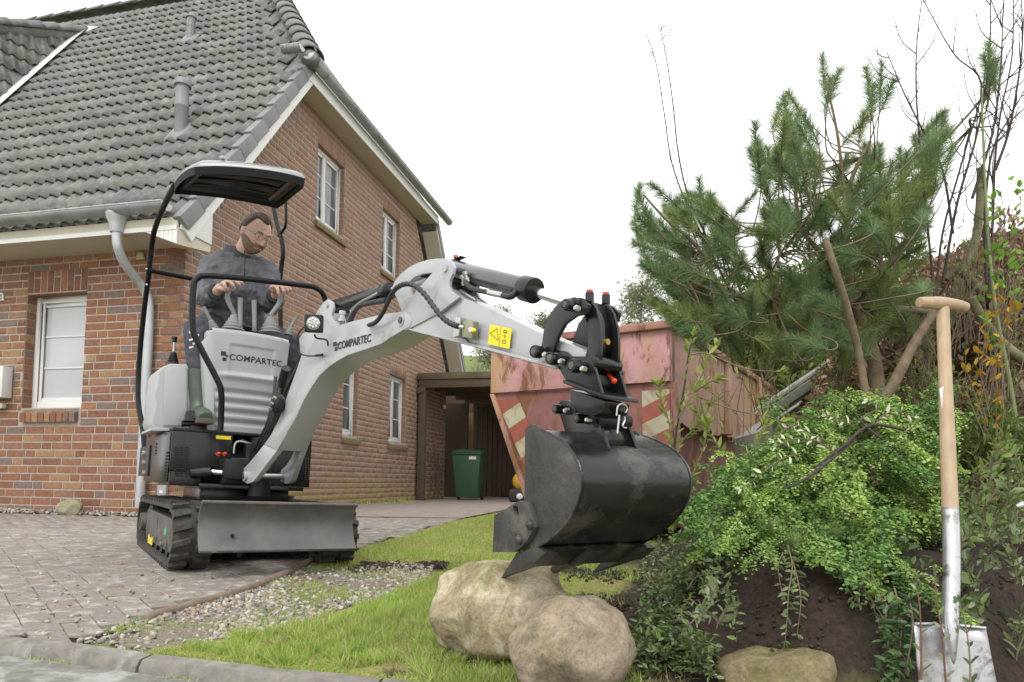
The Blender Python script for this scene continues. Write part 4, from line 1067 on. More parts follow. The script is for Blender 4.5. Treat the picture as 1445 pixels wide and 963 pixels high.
d1 = Vector((-.85, .527, 0)).normalized(); d2 = Vector((.53, .85, 0)).normalized()
SKT = 5.0; cpt = at_depth(945, 640, SKT); SO = Vector((cpt.x, cpt.y, 0))
# frame: x = along d1 reversed (to the right), y = away along the long side
MS = Matrix([[-d1.x, d2.x, 0, SO.x], [-d1.y, d2.y, 0, SO.y], [0, 0, 1, 0], [0, 0, 0, 1]])
sx = lambda px, py, axis, val: on_plane(px, py, MS, axis, val)
WS = -sx(693, 520, 1, 0).x; LS = sx(1088, 600, 0, 0).y
zT = .5 * (sx(925, 459, 1, 0).z + sx(800, 467, 1, 0).z); zB = .5 * (sx(700, 554, 1, 0).z + sx(926, 540, 1, 0).z)
blx = sx(745, 705, 1, 0); slope = (blx.x + WS) / (zB - blx.z)
z0 = .06; xbl = -WS + slope * (zB - z0); 
skip = thing('skip', MS @ Vector((-.8, 1.8, 0)), 'rusty pink skip container standing on the grass behind the bucket', 'skip')
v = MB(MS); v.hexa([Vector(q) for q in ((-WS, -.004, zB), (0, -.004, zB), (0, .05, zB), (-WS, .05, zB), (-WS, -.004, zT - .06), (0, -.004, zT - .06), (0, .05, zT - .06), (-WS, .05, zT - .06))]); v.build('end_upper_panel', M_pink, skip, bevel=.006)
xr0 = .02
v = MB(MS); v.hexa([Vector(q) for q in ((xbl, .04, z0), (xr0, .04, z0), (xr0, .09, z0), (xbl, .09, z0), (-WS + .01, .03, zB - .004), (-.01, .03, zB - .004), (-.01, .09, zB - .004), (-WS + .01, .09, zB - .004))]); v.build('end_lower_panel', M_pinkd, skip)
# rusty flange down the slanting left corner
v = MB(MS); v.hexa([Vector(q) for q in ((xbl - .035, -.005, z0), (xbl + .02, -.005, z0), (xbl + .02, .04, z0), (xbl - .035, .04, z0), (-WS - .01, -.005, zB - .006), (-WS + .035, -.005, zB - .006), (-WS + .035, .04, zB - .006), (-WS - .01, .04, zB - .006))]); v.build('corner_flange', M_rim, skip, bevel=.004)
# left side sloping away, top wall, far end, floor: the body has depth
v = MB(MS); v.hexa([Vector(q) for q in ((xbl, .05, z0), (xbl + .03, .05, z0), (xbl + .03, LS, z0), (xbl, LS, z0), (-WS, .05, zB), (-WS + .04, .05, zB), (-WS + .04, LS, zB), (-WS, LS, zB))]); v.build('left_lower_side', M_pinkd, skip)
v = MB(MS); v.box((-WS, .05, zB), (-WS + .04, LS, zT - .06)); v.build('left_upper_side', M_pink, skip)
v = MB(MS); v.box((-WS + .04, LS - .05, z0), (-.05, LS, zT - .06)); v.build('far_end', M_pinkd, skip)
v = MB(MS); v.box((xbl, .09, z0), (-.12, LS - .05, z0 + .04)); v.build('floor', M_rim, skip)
# rim
rz = zT - .06
for lo, hi in (((-WS - .03, -.05, rz), (.03, .07, zT)), ((-WS - .03, LS - .03, rz), (.03, LS + .04, zT)), ((-WS - .03, .072, rz), (-WS + .06, LS - .032, zT)), ((-.06, .072, rz), (.035, LS - .032, zT))):
    v = MB(MS); v.box(lo, hi); v.build('rim', M_rim, skip, bevel=.012)
# chevrons: slanted red/white fields on both lower corners
def chev(xa, xb, za, zbm, n, k0):
    """stripes in a slanting strip between bottom (xa,za) and top (xb,zbm)"""
    w = .22; yy = -.0075 + .045
    for i in range(n):
        def P(t, s): 
            x = xa + (xb - xa) * t; return Vector((x + s * w, .038 - .006 - (.01) * 0 + .0, za + (zbm - za) * t))
        t0_, t1_ = i / n, (i + 1) / n - .0; dt = .75 / n
        q = [P(max(0, t0_ - dt * 0), 0), P(t0_ + dt, 1), P(min(1, t1_ + dt), 1), P(t1_, 0)]
        q = [Vector((a.x, a.y - .010 * (a.z / zB), min(a.z, zB - .01))) for a in q]
        v = MB(MS); v.prism(q, (0, .004, 0)); v.build('warning_stripe', M_skred if (i + k0) % 2 else M_skwht, skip, smooth=0)
chev(xbl + .02 + 0, -WS + .05, z0 + .15, zB - .06, 7, 1)
chev(-.21, -.23, z0 + .15, zB - .06, 7, 0)
# long side: upper apron with ribs and a torn lower edge, lower side set back
zA = .5 * (sx(1000, 622, 0, .0).z + sx(1080, 620, 0, 0).z)
v = MB(MS); pts = [Vector((.0, .06, rz)), Vector((.0, .06, zA + .0))]
yy = .06
while yy < LS - .1:
    yy += .12; pts.append(Vector((.0, yy, zA + rnd.uniform(-.02, .02))))
pts += [Vector((.0, LS, zA)), Vector((.0, LS, rz))]
v.prism(pts, (-.03, 0, 0)); v.build('side_apron', M_tan, skip)
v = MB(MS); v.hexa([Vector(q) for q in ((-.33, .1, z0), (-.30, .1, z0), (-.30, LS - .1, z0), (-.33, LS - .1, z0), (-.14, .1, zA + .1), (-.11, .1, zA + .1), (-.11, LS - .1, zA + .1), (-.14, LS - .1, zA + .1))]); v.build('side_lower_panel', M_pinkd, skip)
v = MB(MS); v.box((-.12, .05, zA - .9 if zA > 1 else z0), (.0, .12, rz)); v.build('corner_post', M_tan, skip)
for px in (1029, 1072):
    y = sx(px, 570, 0, .03).y; v = MB(MS); v.box((.0, y - .06, zA + .01), (.05, y + .06, rz)); v.build('rib', M_tan, skip, bevel=.008)
y = sx(1091, 580, 0, .03).y; v = MB(MS); v.box((-.02, y - .03, z0 + .5), (.05, y + .03, rz)); v.build('rib', pm('rib_red', (.2, .05, .045), rough=.7), skip, bevel=.008)
v = MB(MS); v.hexa([Vector(q) for q in ((-.05, .25, z0), (.02, .25, z0), (.02, .33, z0), (-.05, .33, z0), (-.02, .02, zB), (.03, .02, zB), (.03, .10, zB), (-.02, .10, zB))]); v.build('corner_brace', M_rim, skip, bevel=.004)

# ---- little grey shed behind the shrubs
M_greyw = pm('grey_board', (.26, .25, .22), rough=.85, var=.25, scale=9, bump=.3, stretch=(5, 5, .7))
M_greyl = pm('weathered_board', (.15, .155, .13), rough=.8, var=.2, scale=6)
shed = thing('shed', at_depth(1190, 620, 4.6), 'small grey boarded shed with a sloping roof behind the clipped shrub', 'shed')
SP = Matrix.Translation(at_depth(1090, 700, 4.4)) @ Matrix.Rotation(-.1, 4, 'Z')
q0 = on_plane(1090, 578, SP, 1, 0); q1 = on_plane(1172, 522, SP, 1, 0); sl_ = (q1.z - q0.z) / (q1.x - q0.x)
for i in range(6):
    xa = q0.x + .02 + i * .085; za = q0.z - .10 + (xa - q0.x) * sl_
    v = MB(SP); v.hexa([Vector(q) for q in ((xa, .06, -.2), (xa + .079, .06, -.2), (xa + .079, .085, -.2), (xa, .085, -.2), (xa, .06, za), (xa + .079, .06, za + .079 * sl_), (xa + .079, .085, za + .079 * sl_), (xa, .085, za))]); v.build('board', M_greyw, shed, smooth=0)
for k, (dz, w) in enumerate(((0, .07), (-.055, .045))):
    v = MB(SP); a = Vector((q0.x - .04, -.02 + k * .02, q0.z + dz)); c = Vector((q0.x + .53, -.02 + k * .02, q0.z + dz + .57 * sl_)); e = Vector((0, .045, 0)); u_ = Vector((0, 0, -w))
    v.hexa([a + u_, c + u_, c + u_ + e, a + u_ + e, a, c, c + e, a + e]); v.build('barge_board', M_greyl, shed, bevel=.004)
v = MB(SP); a = Vector((q0.x - .05, .03, q0.z + .005)); c = Vector((q0.x + .53, .03, q0.z + .58 * sl_)); e = Vector((0, .3, 0)); u_ = Vector((0, 0, .02)); v.hexa([a, c, c + e, a + e, a + u_, c + u_, c + u_ + e, a + u_ + e]); v.build('roof', M_greyw, shed)
v = MB(SP); v.hexa([Vector(q) for q in ((q0.x + .02, .09, -.2), (q0.x + .53, .09, -.2), (q0.x + .53, 1.2, -.2), (q0.x + .02, 1.2, -.2), (q0.x + .02, .09, q0.z - .12), (q0.x + .53, .09, q0.z - .12 + .51 * sl_), (q0.x + .53, 1.2, q0.z - .12 + .51 * sl_), (q0.x + .02, 1.2, q0.z - .12))]); v.build('shell', M_greyw, shed)
# ================================================================== the mini digger
M_silver = pm('silver_paint', (.40, .41, .415), rough=.36, var=.05, scale=4, coat=.3, spots=(.29, .27, .235), sthr=.63, sscale=8, rvar=.08)
M_plastic = pm('grey_plastic', (.40, .41, .415), rough=.42, var=.05, scale=5, bump=.05, bscale=500)
M_black = pm('black_paint', (.011, .011, .012), rough=.26, var=.2, scale=14, coat=.12, spec=.4)
M_satin = pm('satin_black', (.016, .016, .017), rough=.42, var=.2, scale=20, spec=.35)
M_matt = pm('matt_black', (.010, .010, .010), rough=.8)
M_chrome = pm('chrome', (.62, .63, .64), rough=.16, metal=1, var=.05)
M_steel = pm('zinc_bolt', (.50, .50, .47), rough=.32, metal=.9, var=.1)
M_brass = pm('valve_metal', (.30, .29, .20), rough=.4, metal=.7, var=.2)
M_barrel = pm('barrel_grey', (.10, .10, .105), rough=.2, var=.1, metal=.4, coat=.5)
M_rubber = pm('track_rubber', (.050, .046, .041), rough=.75, var=.35, scale=25, bump=.3, spots=(.12, .10, .08), sthr=.60, sscale=7)
M_hose = pm('hose', (.028, .028, .03), rough=.5, var=.2)
M_lever = pm('lever_grey', (.23, .24, .245), rough=.5, var=.05)
M_yellow = pm('label_yellow', (.80, .66, .02), rough=.4, var=.03)
M_red = pm('red_cap', (.60, .05, .02), rough=.4, var=.1)
M_ink = pm('print_black', (.02, .02, .022), rough=.5)
M_worn = pm('worn_steel', (.075, .072, .070), rough=.42, metal=.45, var=.35, scale=9, spots=(.17, .145, .12), sthr=.62, sscale=6, rvar=.12, bump=.15, bscale=90)
M_blade = pm('blade_steel', (.15, .145, .14), rough=.5, metal=.35, var=.25, scale=6, spots=(.24, .19, .15), sthr=.63, sscale=5, rvar=.1, bump=.12, bscale=60)
M_buck = pm('bucket_paint', (.012, .012, .013), rough=.22, var=.4, scale=5, rvar=.09, spots=(.075, .066, .058), sthr=.59, sscale=5.5, bump=.08, bscale=70)
M_frame = pm('dusty_frame', (.10, .092, .082), rough=.6, var=.25, scale=8, bump=.1)

MO = Vector((-1.60, 3.99, 0)); MO.z = float(gz(MO.x, MO.y)) - .021
MM = Matrix.Translation(MO) @ Matrix.Rotation(R(35), 4, 'Z') @ Matrix.Rotation(R(1.7), 4, 'Y')
mp = lambda px, py, ax, val: on_plane(px, py, MM, ax, val)
dig = thing('mini_digger', MO, 'silver and black mini digger with a sun canopy on rubber tracks', 'mini digger')

# ---- tracks
YRK = .70
def stadium(r, hy, n=14, zc=.165):
    p = []
    for i in range(n + 1):
        a = -math.pi / 2 - math.pi * i / n; p.append((-hy + r * math.cos(a) * 1, zc + r * math.sin(a)))   # front end (towards -y)
    for i in range(n + 1):
        a = math.pi / 2 - math.pi * i / n; p.append((YRK + r * math.cos(a), zc + r * math.sin(a)))
    return p
def track(side):
    x0, x1 = (.285, .467) if side > 0 else (-.467, -.285); hy = .475; zc = .172
    so_, si = stadium(.150, hy, 14, zc), stadium(.128, hy, 14, zc); n = len(so_)
    v = MB(MM)
    ring = []
    for (y, z), (y2, z2) in zip(so_, si):
        ring.append([Vector((x0, y2, z2)), Vector((x0, y, z)), Vector((x1, y, z)), Vector((x1, y2, z2))])
    ring.append(ring[0]); 
    for k in range(len(ring)): ring[k] = ring[k] + [ring[k][0]]
    v.grid(ring); t = v.build('track', M_rubber, dig, smooth=40)
    t['label'] = 'rubber track on the side towards the lawn' if side > 0 else 'rubber track nearest the house wall'
    # lugs: paired slanted blocks round the belt
    per = []; pts = so_ + [so_[0]]; acc = 0
    for a, c in zip(pts, pts[1:]):
        L = math.hypot(c[0] - a[0], c[1] - a[1]); per.append((acc, L, a, c)); acc += L
    def at(s):
        s %= acc
        for s0, L, a, c in per:
            if s <= s0 + L + 1e-9 and L > 0:
                f = (s - s0) / L; p = Vector((0, a[0] + (c[0] - a[0]) * f, a[1] + (c[1] - a[1]) * f)); t_ = Vector((0, c[0] - a[0], c[1] - a[1])).normalized(); return p, t_
        return Vector((0, *pts[0])), Vector((0, 0, 1))
    N = 48; mid = (x0 + x1) / 2
    for k in range(N):
        for h in (0, 1):
            s = (k + .5 * h) * acc / N; xa, xb = (x0 + .0, mid - .012) if h == 0 else (mid + .012, x1 - .0)
            xa, xb = (xa, xb)
            q = []
            for hgt, tp in ((-.002, 1), (.021, .72)):
                for (x, ds) in ((xa, -.016), (xb, -.016), (xb, .016), (xa, .016)):
                    inner = (x == xb) if h == 0 else (x == xa)
                    p, t_ = at(s + ds * tp + (.012 if inner else -.006)); nrm_ = Vector((0, p.y, p.z - zc)); 
                    nn = Vector((0, -t_.z, t_.y));
                    if nn.dot(Vector((0, p.y + hy if p.y < -hy else (p.y - YRK if p.y > YRK else 0), p.z - zc))) < 0: nn = -nn
                    q.append(p + Vector((x, 0, 0)) + nn * hgt)
            MB(MM).hexa(q).build('track_lug', M_rubber, t, smooth=0, bevel=0)
    ox = x1 if side > 0 else x0; o_ = 1 if side > 0 else -1
    fx0, fx1 = sorted((ox - o_ * .035, ox - o_ * .09))
    v = MB(MM); pl = [(-.40, .105), (-.36, .245), (.56, .262), (.61, .22), (.62, .12), (.56, .075), (-.36, .070)]
    fx = ox - o_ * .028
    v.prism([Vector((fx, y, z)) for y, z in pl], (-o_ * .08, 0, 0), [[Vector((fx, .12, .155)), Vector((fx, .155, .155)), Vector((fx, .155, .225)), Vector((fx, .12, .225))]])
    v.build('track_frame', M_frame, t, bevel=.006)
    v = MB(MM); v.cyl((fx + o_ * .0, -.475, zc), (fx - o_ * .12, -.475, zc), .122, 28); w = v.build('idler_wheel', M_frame, t)
    v = MB(MM); v.lathe([(.118, 0), (.118, .03), (.06, .05), (.055, .085), (.02, .09)], (fx - o_ * .06, YRK, zc), (o_, 0, 0), 28); w = v.build('drive_sprocket', M_frame, t)
    v = MB(MM); v.cyl((fx - o_ * .02, YRK, zc), (fx + o_ * .03, YRK, zc), .034, 6); v.build('hub_nut', M_satin, w)
    for y in (-.27, -.07, .13, .33, .51):
        v = MB(MM); v.cyl((fx - o_ * .0, y, .078), (fx - o_ * .11, y, .078), .042, 18); v.build('roller', M_satin, t)
    if side < 0:
        a = mp(209.5, 754, 0, fx - .001); b_ = mp(214.5, 770, 0, fx - .001)
        v = MB(MM); v.box((fx - .002, min(a.y, b_.y), b_.z), (fx, max(a.y, b_.y), a.z)); v.build('yellow_label', M_yellow, t, smooth=0)
        c = mp(233, 751, 0, fx - .002); s = .026
        Gn = pm('arrow_green', (.10, .42, .16), rough=.5); pts2 = [(1.6, -.6), (0, -.6), (0, -1.2), (-1.5, 0), (0, 1.2), (0, .6), (1.6, .6)]
        v = MB(MM); v.prism([Vector((fx - .0022, c.y + a_ * s, c.z + b2 * s)) for a_, b2 in pts2], (.002, 0, 0)); v.build('green_arrow', Gn, t, smooth=0)
        for y, z in ((.30, .115), (-.14, .10)):
            v = MB(MM); v.cyl((fx + .004, y, z), (fx - .014, y, z), .014, 6); v.build('bolt', M_steel, t)
    return t
track(-1); track(1)
# ---- chassis between the tracks, turntable, dozer blade and its arms
v = MB(MM); v.box((-.27, -.36, .10), (.27, .36, .28)); v.build('undercarriage', M_satin, dig, bevel=.02)
v = MB(MM); v.lathe([(.26, .28), (.26, .31), (.24, .312), (.24, .335), (.28, .34), (.28, .375)], (0, 0.0, 0), seg=40); tt = v.build('turntable', M_black, dig, smooth=40)
for k in range(14):
    a = k * 2 * math.pi / 14; v = MB(MM); v.cyl((.262 * math.cos(a), .262 * math.sin(a), .30), (.262 * math.cos(a), .262 * math.sin(a), .322), .011, 6); v.build('bolt', M_satin, tt, smooth=0)
YB_ = -.80
bl0, bl1 = mp(283, 709, 1, YB_ - .02), mp(503, 713, 1, YB_ - .02); bb0, bb1 = mp(286, 780, 1, YB_ - .04), mp(511, 776, 1, YB_ - .04)
xL, xR, zt_, zb_ = (bl0.x + bb0.x) / 2, (bl1.x + bb1.x) / 2 - .006, (bl0.z + bl1.z) / 2, (bb0.z + bb1.z) / 2
H = zt_ - zb_; rows = []
for i in range(15):
    f = i / 14; y = YB_ + .050 * math.sin(f * math.pi * .92) - .035 * (1 - f) ** 2 * 1.2 - .015 * f ** 6; ex_ = .006 * (1 - f)
    rows.append([Vector((xL - ex_, y, zb_ + H * f)), Vector((xR + ex_ * 2, y, zb_ + H * f))])
v = MB(MM); prof = [r_[0] for r_ in rows] + [r_[0] + Vector((0, .012, .0)) for r_ in rows[::-1]]
n = len(prof); rows2 = [prof, [p + Vector((xR - xL, 0, 0)) for p in prof]]
v.add(prof + rows2[1], [(i, (i + 1) % n, n + (i + 1) % n, n + i) for i in range(n)])
m = 15
for k in (0, 1):
    for i in range(m - 1): v.f.append(tuple(k * n + j for j in (i, i + 1, n - 2 - i, n - 1 - i)))
bl = v.build('dozer_blade', M_blade, dig, smooth=40)
v = MB(MM); v.box((xL - .006, YB_ - .046, zb_ - .003), (xR + .006, YB_ - .034, zb_ + .008)); v.build('cutting_edge', M_worn, bl, bevel=.003)
v = MB(MM); v.tube([(xL, YB_ + .0, zt_), (xR, YB_ + .0, zt_)], .009, 10); v.build('top_lip', M_blade, bl)
c = mp(328, 756, 1, YB_ + .01); v = MB(MM); v.cyl((c.x, c.y + .01, c.z), (c.x, c.y - .012, c.z), .008, 10); v.build('blade_hole_plug', M_matt, bl)  # matt black plug stands in for the shade inside a hole
for x in (-.18, .18):
    v = MB(MM); v.hexa([Vector(q) for q in ((x - .025, -.34, .13), (x + .025, -.34, .13), (x + .025, -.735, .10), (x - .025, -.735, .10), (x - .025, -.34, .20), (x + .025, -.34, .20), (x + .025, -.735, .17), (x - .025, -.735, .17))]); v.build('blade_arm', M_satin, dig, bevel=.005)
    v = MB(MM); v.hexa([Vector(q) for q in ((x - .012, -.735, .08), (x + .012, -.735, .08), (x + .012, -.68, .10), (x - .012, -.68, .10), (x - .012, -.735, zt_ - .05), (x + .012, -.735, zt_ - .05), (x + .012, -.70, zt_ - .08), (x - .012, -.70, zt_ - .08))]); v.build('blade_rib', M_satin, bl, bevel=.002)
v = MB(MM); v.cyl((0, -.30, .26), (0, -.735, .20), .03, 16); v.build('blade_cylinder', M_black, dig)

# ---- lower house: sheet metal boxes, glossy black
YF = -.40
zt1 = mp(300, 613, 1, YF).z; zb1 = mp(300, 686, 1, YF).z; xa = mp(240, 650, 1, YF).x; xb = mp(326, 650, 1, YF).x
house_l = thing('x', (0, 0, 0), None, None) if False else None
v = MB(MM); v.prism([Vector(q) for q in ((xa, YF, zb1), (xa, YF, zt1), (-.50, -.30, zt1), (-.50, -.30, zb1))][::1], (0, 0, 0.0001)) if False else None
def plan_box(pl, z0, z1, name, mat, bevel=.008, parent=dig):
    v = MB(MM); v.prism([Vector((x, y, z0)) for x, y in pl], (0, 0, z1 - z0)); return v.build(name, mat, parent, bevel=bevel)
XRc = mp(435, 650, 1, .05).x - .01
cw = plan_box([(xa - .004, YF + .01), (-.497, -.31), (-.50, .40), (-.42, .55), (-.28, .64), (.18, .64), (XRc - .04, .5), (XRc, .30), (XRc, .06), (xa + .01, -.02)], zb1 + .01, zt1 + .0, 'counterweight', M_black, .012)
fb = plan_box([(xa, YF), (xa + .16, YF - .012), (xb, YF - .012), (xb, -.021), (xa, -.021)], zb1 + .07, zt1 + .004, 'front_cover', M_black)
ft = plan_box([(xa, YF), (xa + .15, YF - .010), (xa + .15, -.03), (xa, -.03)], zb1 - .004, zb1 + .069, 'vent_cover', M_black)
deck = plan_box([(-.47, YF + .0), (.20, YF + .0), (XRc, .05), (XRc, .3), (-.46, .3)], zt1 + .006, zt1 + .022, 'deck_plate', M_satin, .004)
bpl = plan_box([(xa + .14, YF - .02), (.10, YF - .12), (.20, YF - .06), (.24, -.2), (.24, .2), (xa + .14, .2)], zb1 - .012, zb1 + .012, 'base_plate', M_black, .004)
# vent slots: raised matt black blocks stand in for the shaded openings
for i in range(13):
    for j in range(3):
        a = mp(249 + j * 7.2, 632 + i * 3.3, 1, YF - .004); v = MB(MM); v.box((a.x - .0095, YF - .012, a.z - .0032), (a.x + .0095, YF - .0035 - .002 * (j == 0), a.z + .0032)); v.build('slot_block', M_matt, ft if a.z < zb1 + .069 else fb, smooth=0)
SX = -.499
for i in range(8):
    a = mp(236 - i * .55, 639 + i * 4.6, 0, SX); v = MB(MM); v.box((SX - .004, a.y - .020, a.z - .0045), (SX + .006, a.y + .018, a.z + .0045)); v.build('slot_block', M_matt, cw, smooth=0)
for i in range(4):
    a = mp(221 - i * .3, 627 + i * 4.4, 0, SX); v = MB(MM); v.box((SX - .004, a.y - .012, a.z - .004), (SX + .006, a.y + .012, a.z + .004)); v.build('slot_block', M_matt, cw, smooth=0)
# canopy mount plate with three bolts
PXL = -.505
mt = thing('m', (0, 0, 0), None, None) if False else None
a0, a1 = mp(199, 632, 0, PXL), mp(208.5, 672, 0, PXL)
v = MB(MM); v.box((PXL - .004, min(a0.y, a1.y), a1.z), (PXL + .02, max(a0.y, a1.y), a0.z)); mplate = v.build('mount_plate', M_satin, dig, bevel=.004)
for py in (640, 653, 667):
    a = mp(205, py, 0, PXL - .004); v = MB(MM); v.cyl((PXL - .02, a.y, a.z), (PXL - .002, a.y, a.z), .014, 6); v.build('bolt', M_steel, mplate, smooth=0)
# yellow label and red plugs on the front cover
a, b_ = mp(305, 614.5, 1, YF - .014), mp(325.5, 621, 1, YF - .014); v = MB(MM); v.box((a.x, YF - .0145, b_.z), (b_.x, YF - .0125, a.z)); v.build('yellow_label', M_yellow, fb, smooth=0)
for px in (307, 316):
    a = mp(px, 641, 1, YF - .02); v = MB(MM); v.cyl((a.x, YF - .035, a.z), (a.x, YF - .012, a.z), .010, 10); v.ball((a.x + .004, YF - .036, a.z + .003), .011, .009, .008); v.build('red_plug', M_red, fb)
# right hand box behind the boom
x0_, x1_ = mp(405, 650, 1, .02).x, mp(438, 650, 1, .02).x; z0_, z1_ = mp(425, 688, 1, .02).z, mp(425, 621, 1, .02).z
v = MB(MM); v.box((x0_ - .12, .01, z0_), (x1_, .05, z1_)); rb = v.build('side_box', M_black, dig, bevel=.006)
for i in range(12):
    for j in range(2):
        a = mp(431 + j * 4, 647 + i * 2.7, 1, .008); v = MB(MM); v.box((a.x - .004, .004, a.z - .003), (a.x + .004, .012, a.z + .003)); v.build('slot_block', M_frame, rb, smooth=0)
# swing cylinder, swing post and hoses in the gap below the console
a, c = mp(272, 668, 1, -.40), mp(300, 666, 1, -.46); v = MB(MM); v.cyl(a, c, .030, 16); cy = v.build('swing_cylinder', M_black, dig)
c2 = mp(320, 668, 1, -.50); v = MB(MM); v.cyl(c, c2, .016, 14); v.build('swing_rod', M_chrome, cy)
v = MB(MM); v.box(tuple(mp(313, 683, 1, -.52)), tuple(mp(338, 655, 1, -.40))); sp = v.build('swing_lug', M_black, dig, bevel=.008)
v = MB(MM); v.box(tuple(mp(316, 676, 1, -.56)), tuple(mp(362, 651, 1, -.40))); v.build('swing_arm', M_satin, dig, bevel=.01)
v = MB(MM); a, c = mp(280, 713, 1, -.30), mp(408, 690, 1, -.30); v.box((a.x, -.30, a.z), (c.x, .2, c.z)); v.build('swing_base', M_black, dig, bevel=.01)
a = mp(368, 690, 1, -.52); v = MB(MM); v.cyl(a + Vector((0, .03, -.04)), a + Vector((0, .03, .27)), .055, 20); v.build('swing_post', M_satin, dig)
v = MB(MM); a = mp(330, 640, 1, -.45); c = mp(352, 626, 1, -.45); v.tube(smooth_path([a, a + Vector((0, 0, .05)), Vector((a.x + .02, a.y, c.z + .01)), c, c + Vector((.06, 0, -.01))]), .006, 8); v.build('pipe', M_steel, dig)
for q in (((327, 649), (352, 650)), ((352, 630), (362, 655)), ((340, 622), (372, 640))):
    v = MB(MM); a, c = mp(*q[0], 1, -.43), mp(*q[1], 1, -.47); v.tube([a, c], .013, 10); v.build('hydraulic_block', M_satin, dig)
v = MB(MM); v.box(tuple(mp(345, 668, 1, -.47)), tuple(mp(368, 628, 1, -.40))); v.build('hose_guide', M_satin, dig, bevel=.012)
# ---- silver tank cover beside the operator's boot
YT = -.24
def cover():
    pl = [(222, 527), (227, 519), (240, 513.5), (270, 514), (272, 606), (216, 606), (213.5, 596), (219, 573), (217, 556), (221, 544)]
    p0 = [mp(px, py, 1, YT) for px, py in pl]
    v = MB(MM); v.prism(p0, (0, .40, .012)); o = v.build('tank_cover', M_plastic, dig, bevel=.018, bseg=3)
    v = MB(MM); a = mp(231, 560, 1, YT - .001); p1 = [mp(px, py, 1, YT - .012) for px, py in ((232, 523), (241, 518), (264, 518), (264, 601), (230, 601))]
    v.prism(p1, (0, .014, 0)); v.build('cover_panel', M_plastic, o, bevel=.006)
    v = MB(MM); v.hexa([mp(212, 608, 1, YT - .015), mp(270, 609, 1, YT - .015), mp(270, 609, 1, YT - .015) + Vector((0, .4, 0)), mp(212, 608, 1, YT - .015) + Vector((0, .4, 0)), mp(213, 604, 1, YT - .015), mp(270, 605, 1, YT - .015), mp(270, 605, 1, YT - .015) + Vector((0, .4, 0)), mp(213, 604, 1, YT - .015) + Vector((0, .4, 0))]); v.build('cover_skirt', M_plastic, o, bevel=.003)
    return o
tank = cover()
def bellows(base, top, r0, r1, n, name, parent, mat):
    v = MB(MM); d = (top - base); prof = []
    for i in range(n):
        f = i / n; r_ = r0 + (r1 - r0) * f; prof += [(r_, d.length * f), (r_ * .98, d.length * (f + .35 / n)), (r_ * .78, d.length * (f + .6 / n))]
    prof.append((r1 * .8, d.length)); v.lathe(prof, base, d, 18); return v.build(name, mat, parent, smooth=18)
a = mp(244, 513, 1, -.12); c = mp(245, 497, 1, -.12); bw = bellows(a, c, .032, .014, 5, 'lever_bellows', dig, M_satin)
v = MB(MM); v.tube([c, mp(246, 482, 1, -.12)], .006, 10); v.build('lever_rod', M_steel, bw)
v = MB(MM); c = mp(246, 480, 1, -.12); v.lathe([(.006, -.014), (.013, -.008), (.013, .004), (.016, .008), (.015, .016), (.005, .020)], c); v.build('lever_knob', M_black, bw)
# ---- console
YK = -.47
kx0, kx1 = mp(302, 480, 1, YK).x, mp(412, 480, 1, YK).x; kz1 = (mp(305, 469, 1, YK).z + mp(410, 475, 1, YK).z) / 2; kz0 = zt1 + .02
wd = kx1 - kx0; hk = kz1 - kz0
def kface(u, w):          # u 0..1 across, w 0..1 up -> local point on the moulded front
    taper = 1 - .14 * (1 - w) ** 1.3
    x = kx0 + wd * (.5 + (u - .5) * taper) + .008 * (1 - w)
    y = YK + .085 * (1 - w) ** 1.2 * 1 + .06 * abs(u - .5) ** 2.5 * 4
    if w > .985: y += .012
    # recess for the badge
    if .2 < u < .80 and .58 < w < .88:
        k = min((u - .2) / .03, (.8 - u) / .03, (w - .58) / .02, (.88 - w) / .02, 1); y += .007 * max(0, k)
    # ledge under the badge
    k = math.exp(-((w - .56) / .03) ** 2); y -= .014 * k * sstep(.0, .2, u) * sstep(1.0, .8, u)
    for c0 in (.40, .30, .20, .10):
        k = max(0, 1 - abs(w - c0) / .042); y += .018 * (1 - math.cos(k * math.pi)) / 2 * float(sstep(.03, .12, u) * sstep(.99, .92, u))
    return Vector((x, float(y), kz0 + hk * w))
v = MB(MM); NU, NW = 44, 110; g = [[kface(i / NU, j / NW) for i in range(NU + 1)] for j in range(NW + 1)]
v.grid(g)
back = .20
left = [g[j][0] for j in range(NW + 1)]; right = [g[j][NU] for j in range(NW + 1)]
v.grid([left, [p + Vector((-.022, .05, 0)) for p in left], [Vector((p.x - .015, YK + back, p.z)) for p in left]])
v.grid([right, [p + Vector((.012, .05, 0)) for p in right], [Vector((p.x + .0, YK + back, p.z)) for p in right]])
top = g[NW]; v.grid([top, [p + Vector((0, .016, .014)) for p in top], [Vector((p.x, YK + back, p.z + .012)) for p in top]])
v.grid([[Vector((left[0].x - .015, YK + back, kz0)), Vector((right[0].x, YK + back, kz0))], [Vector((left[-1].x - .015, YK + back, kz1 + .012)), Vector((right[-1].x, YK + back, kz1 + .012))]])
con = v.build('console', M_plastic, dig, smooth=40)
# side cheek of the console, the pale panel beside the boot
v = MB(MM); pl = [mp(286, 481, 1, YK + .10), mp(301, 468, 1, YK + .08), mp(303, 609, 1, YK + .08), mp(292, 609, 1, YK + .10), mp(289, 545, 1, YK + .10)]
v.prism(pl, (0, .16, 0)); v.build('console_side', M_plastic, con, bevel=.008)
for py in (580,): 
    a = mp(293.5, py, 1, YK + .075); v = MB(MM); v.ball(a, .006, .004, .006); v.build('rivet', M_steel, con)
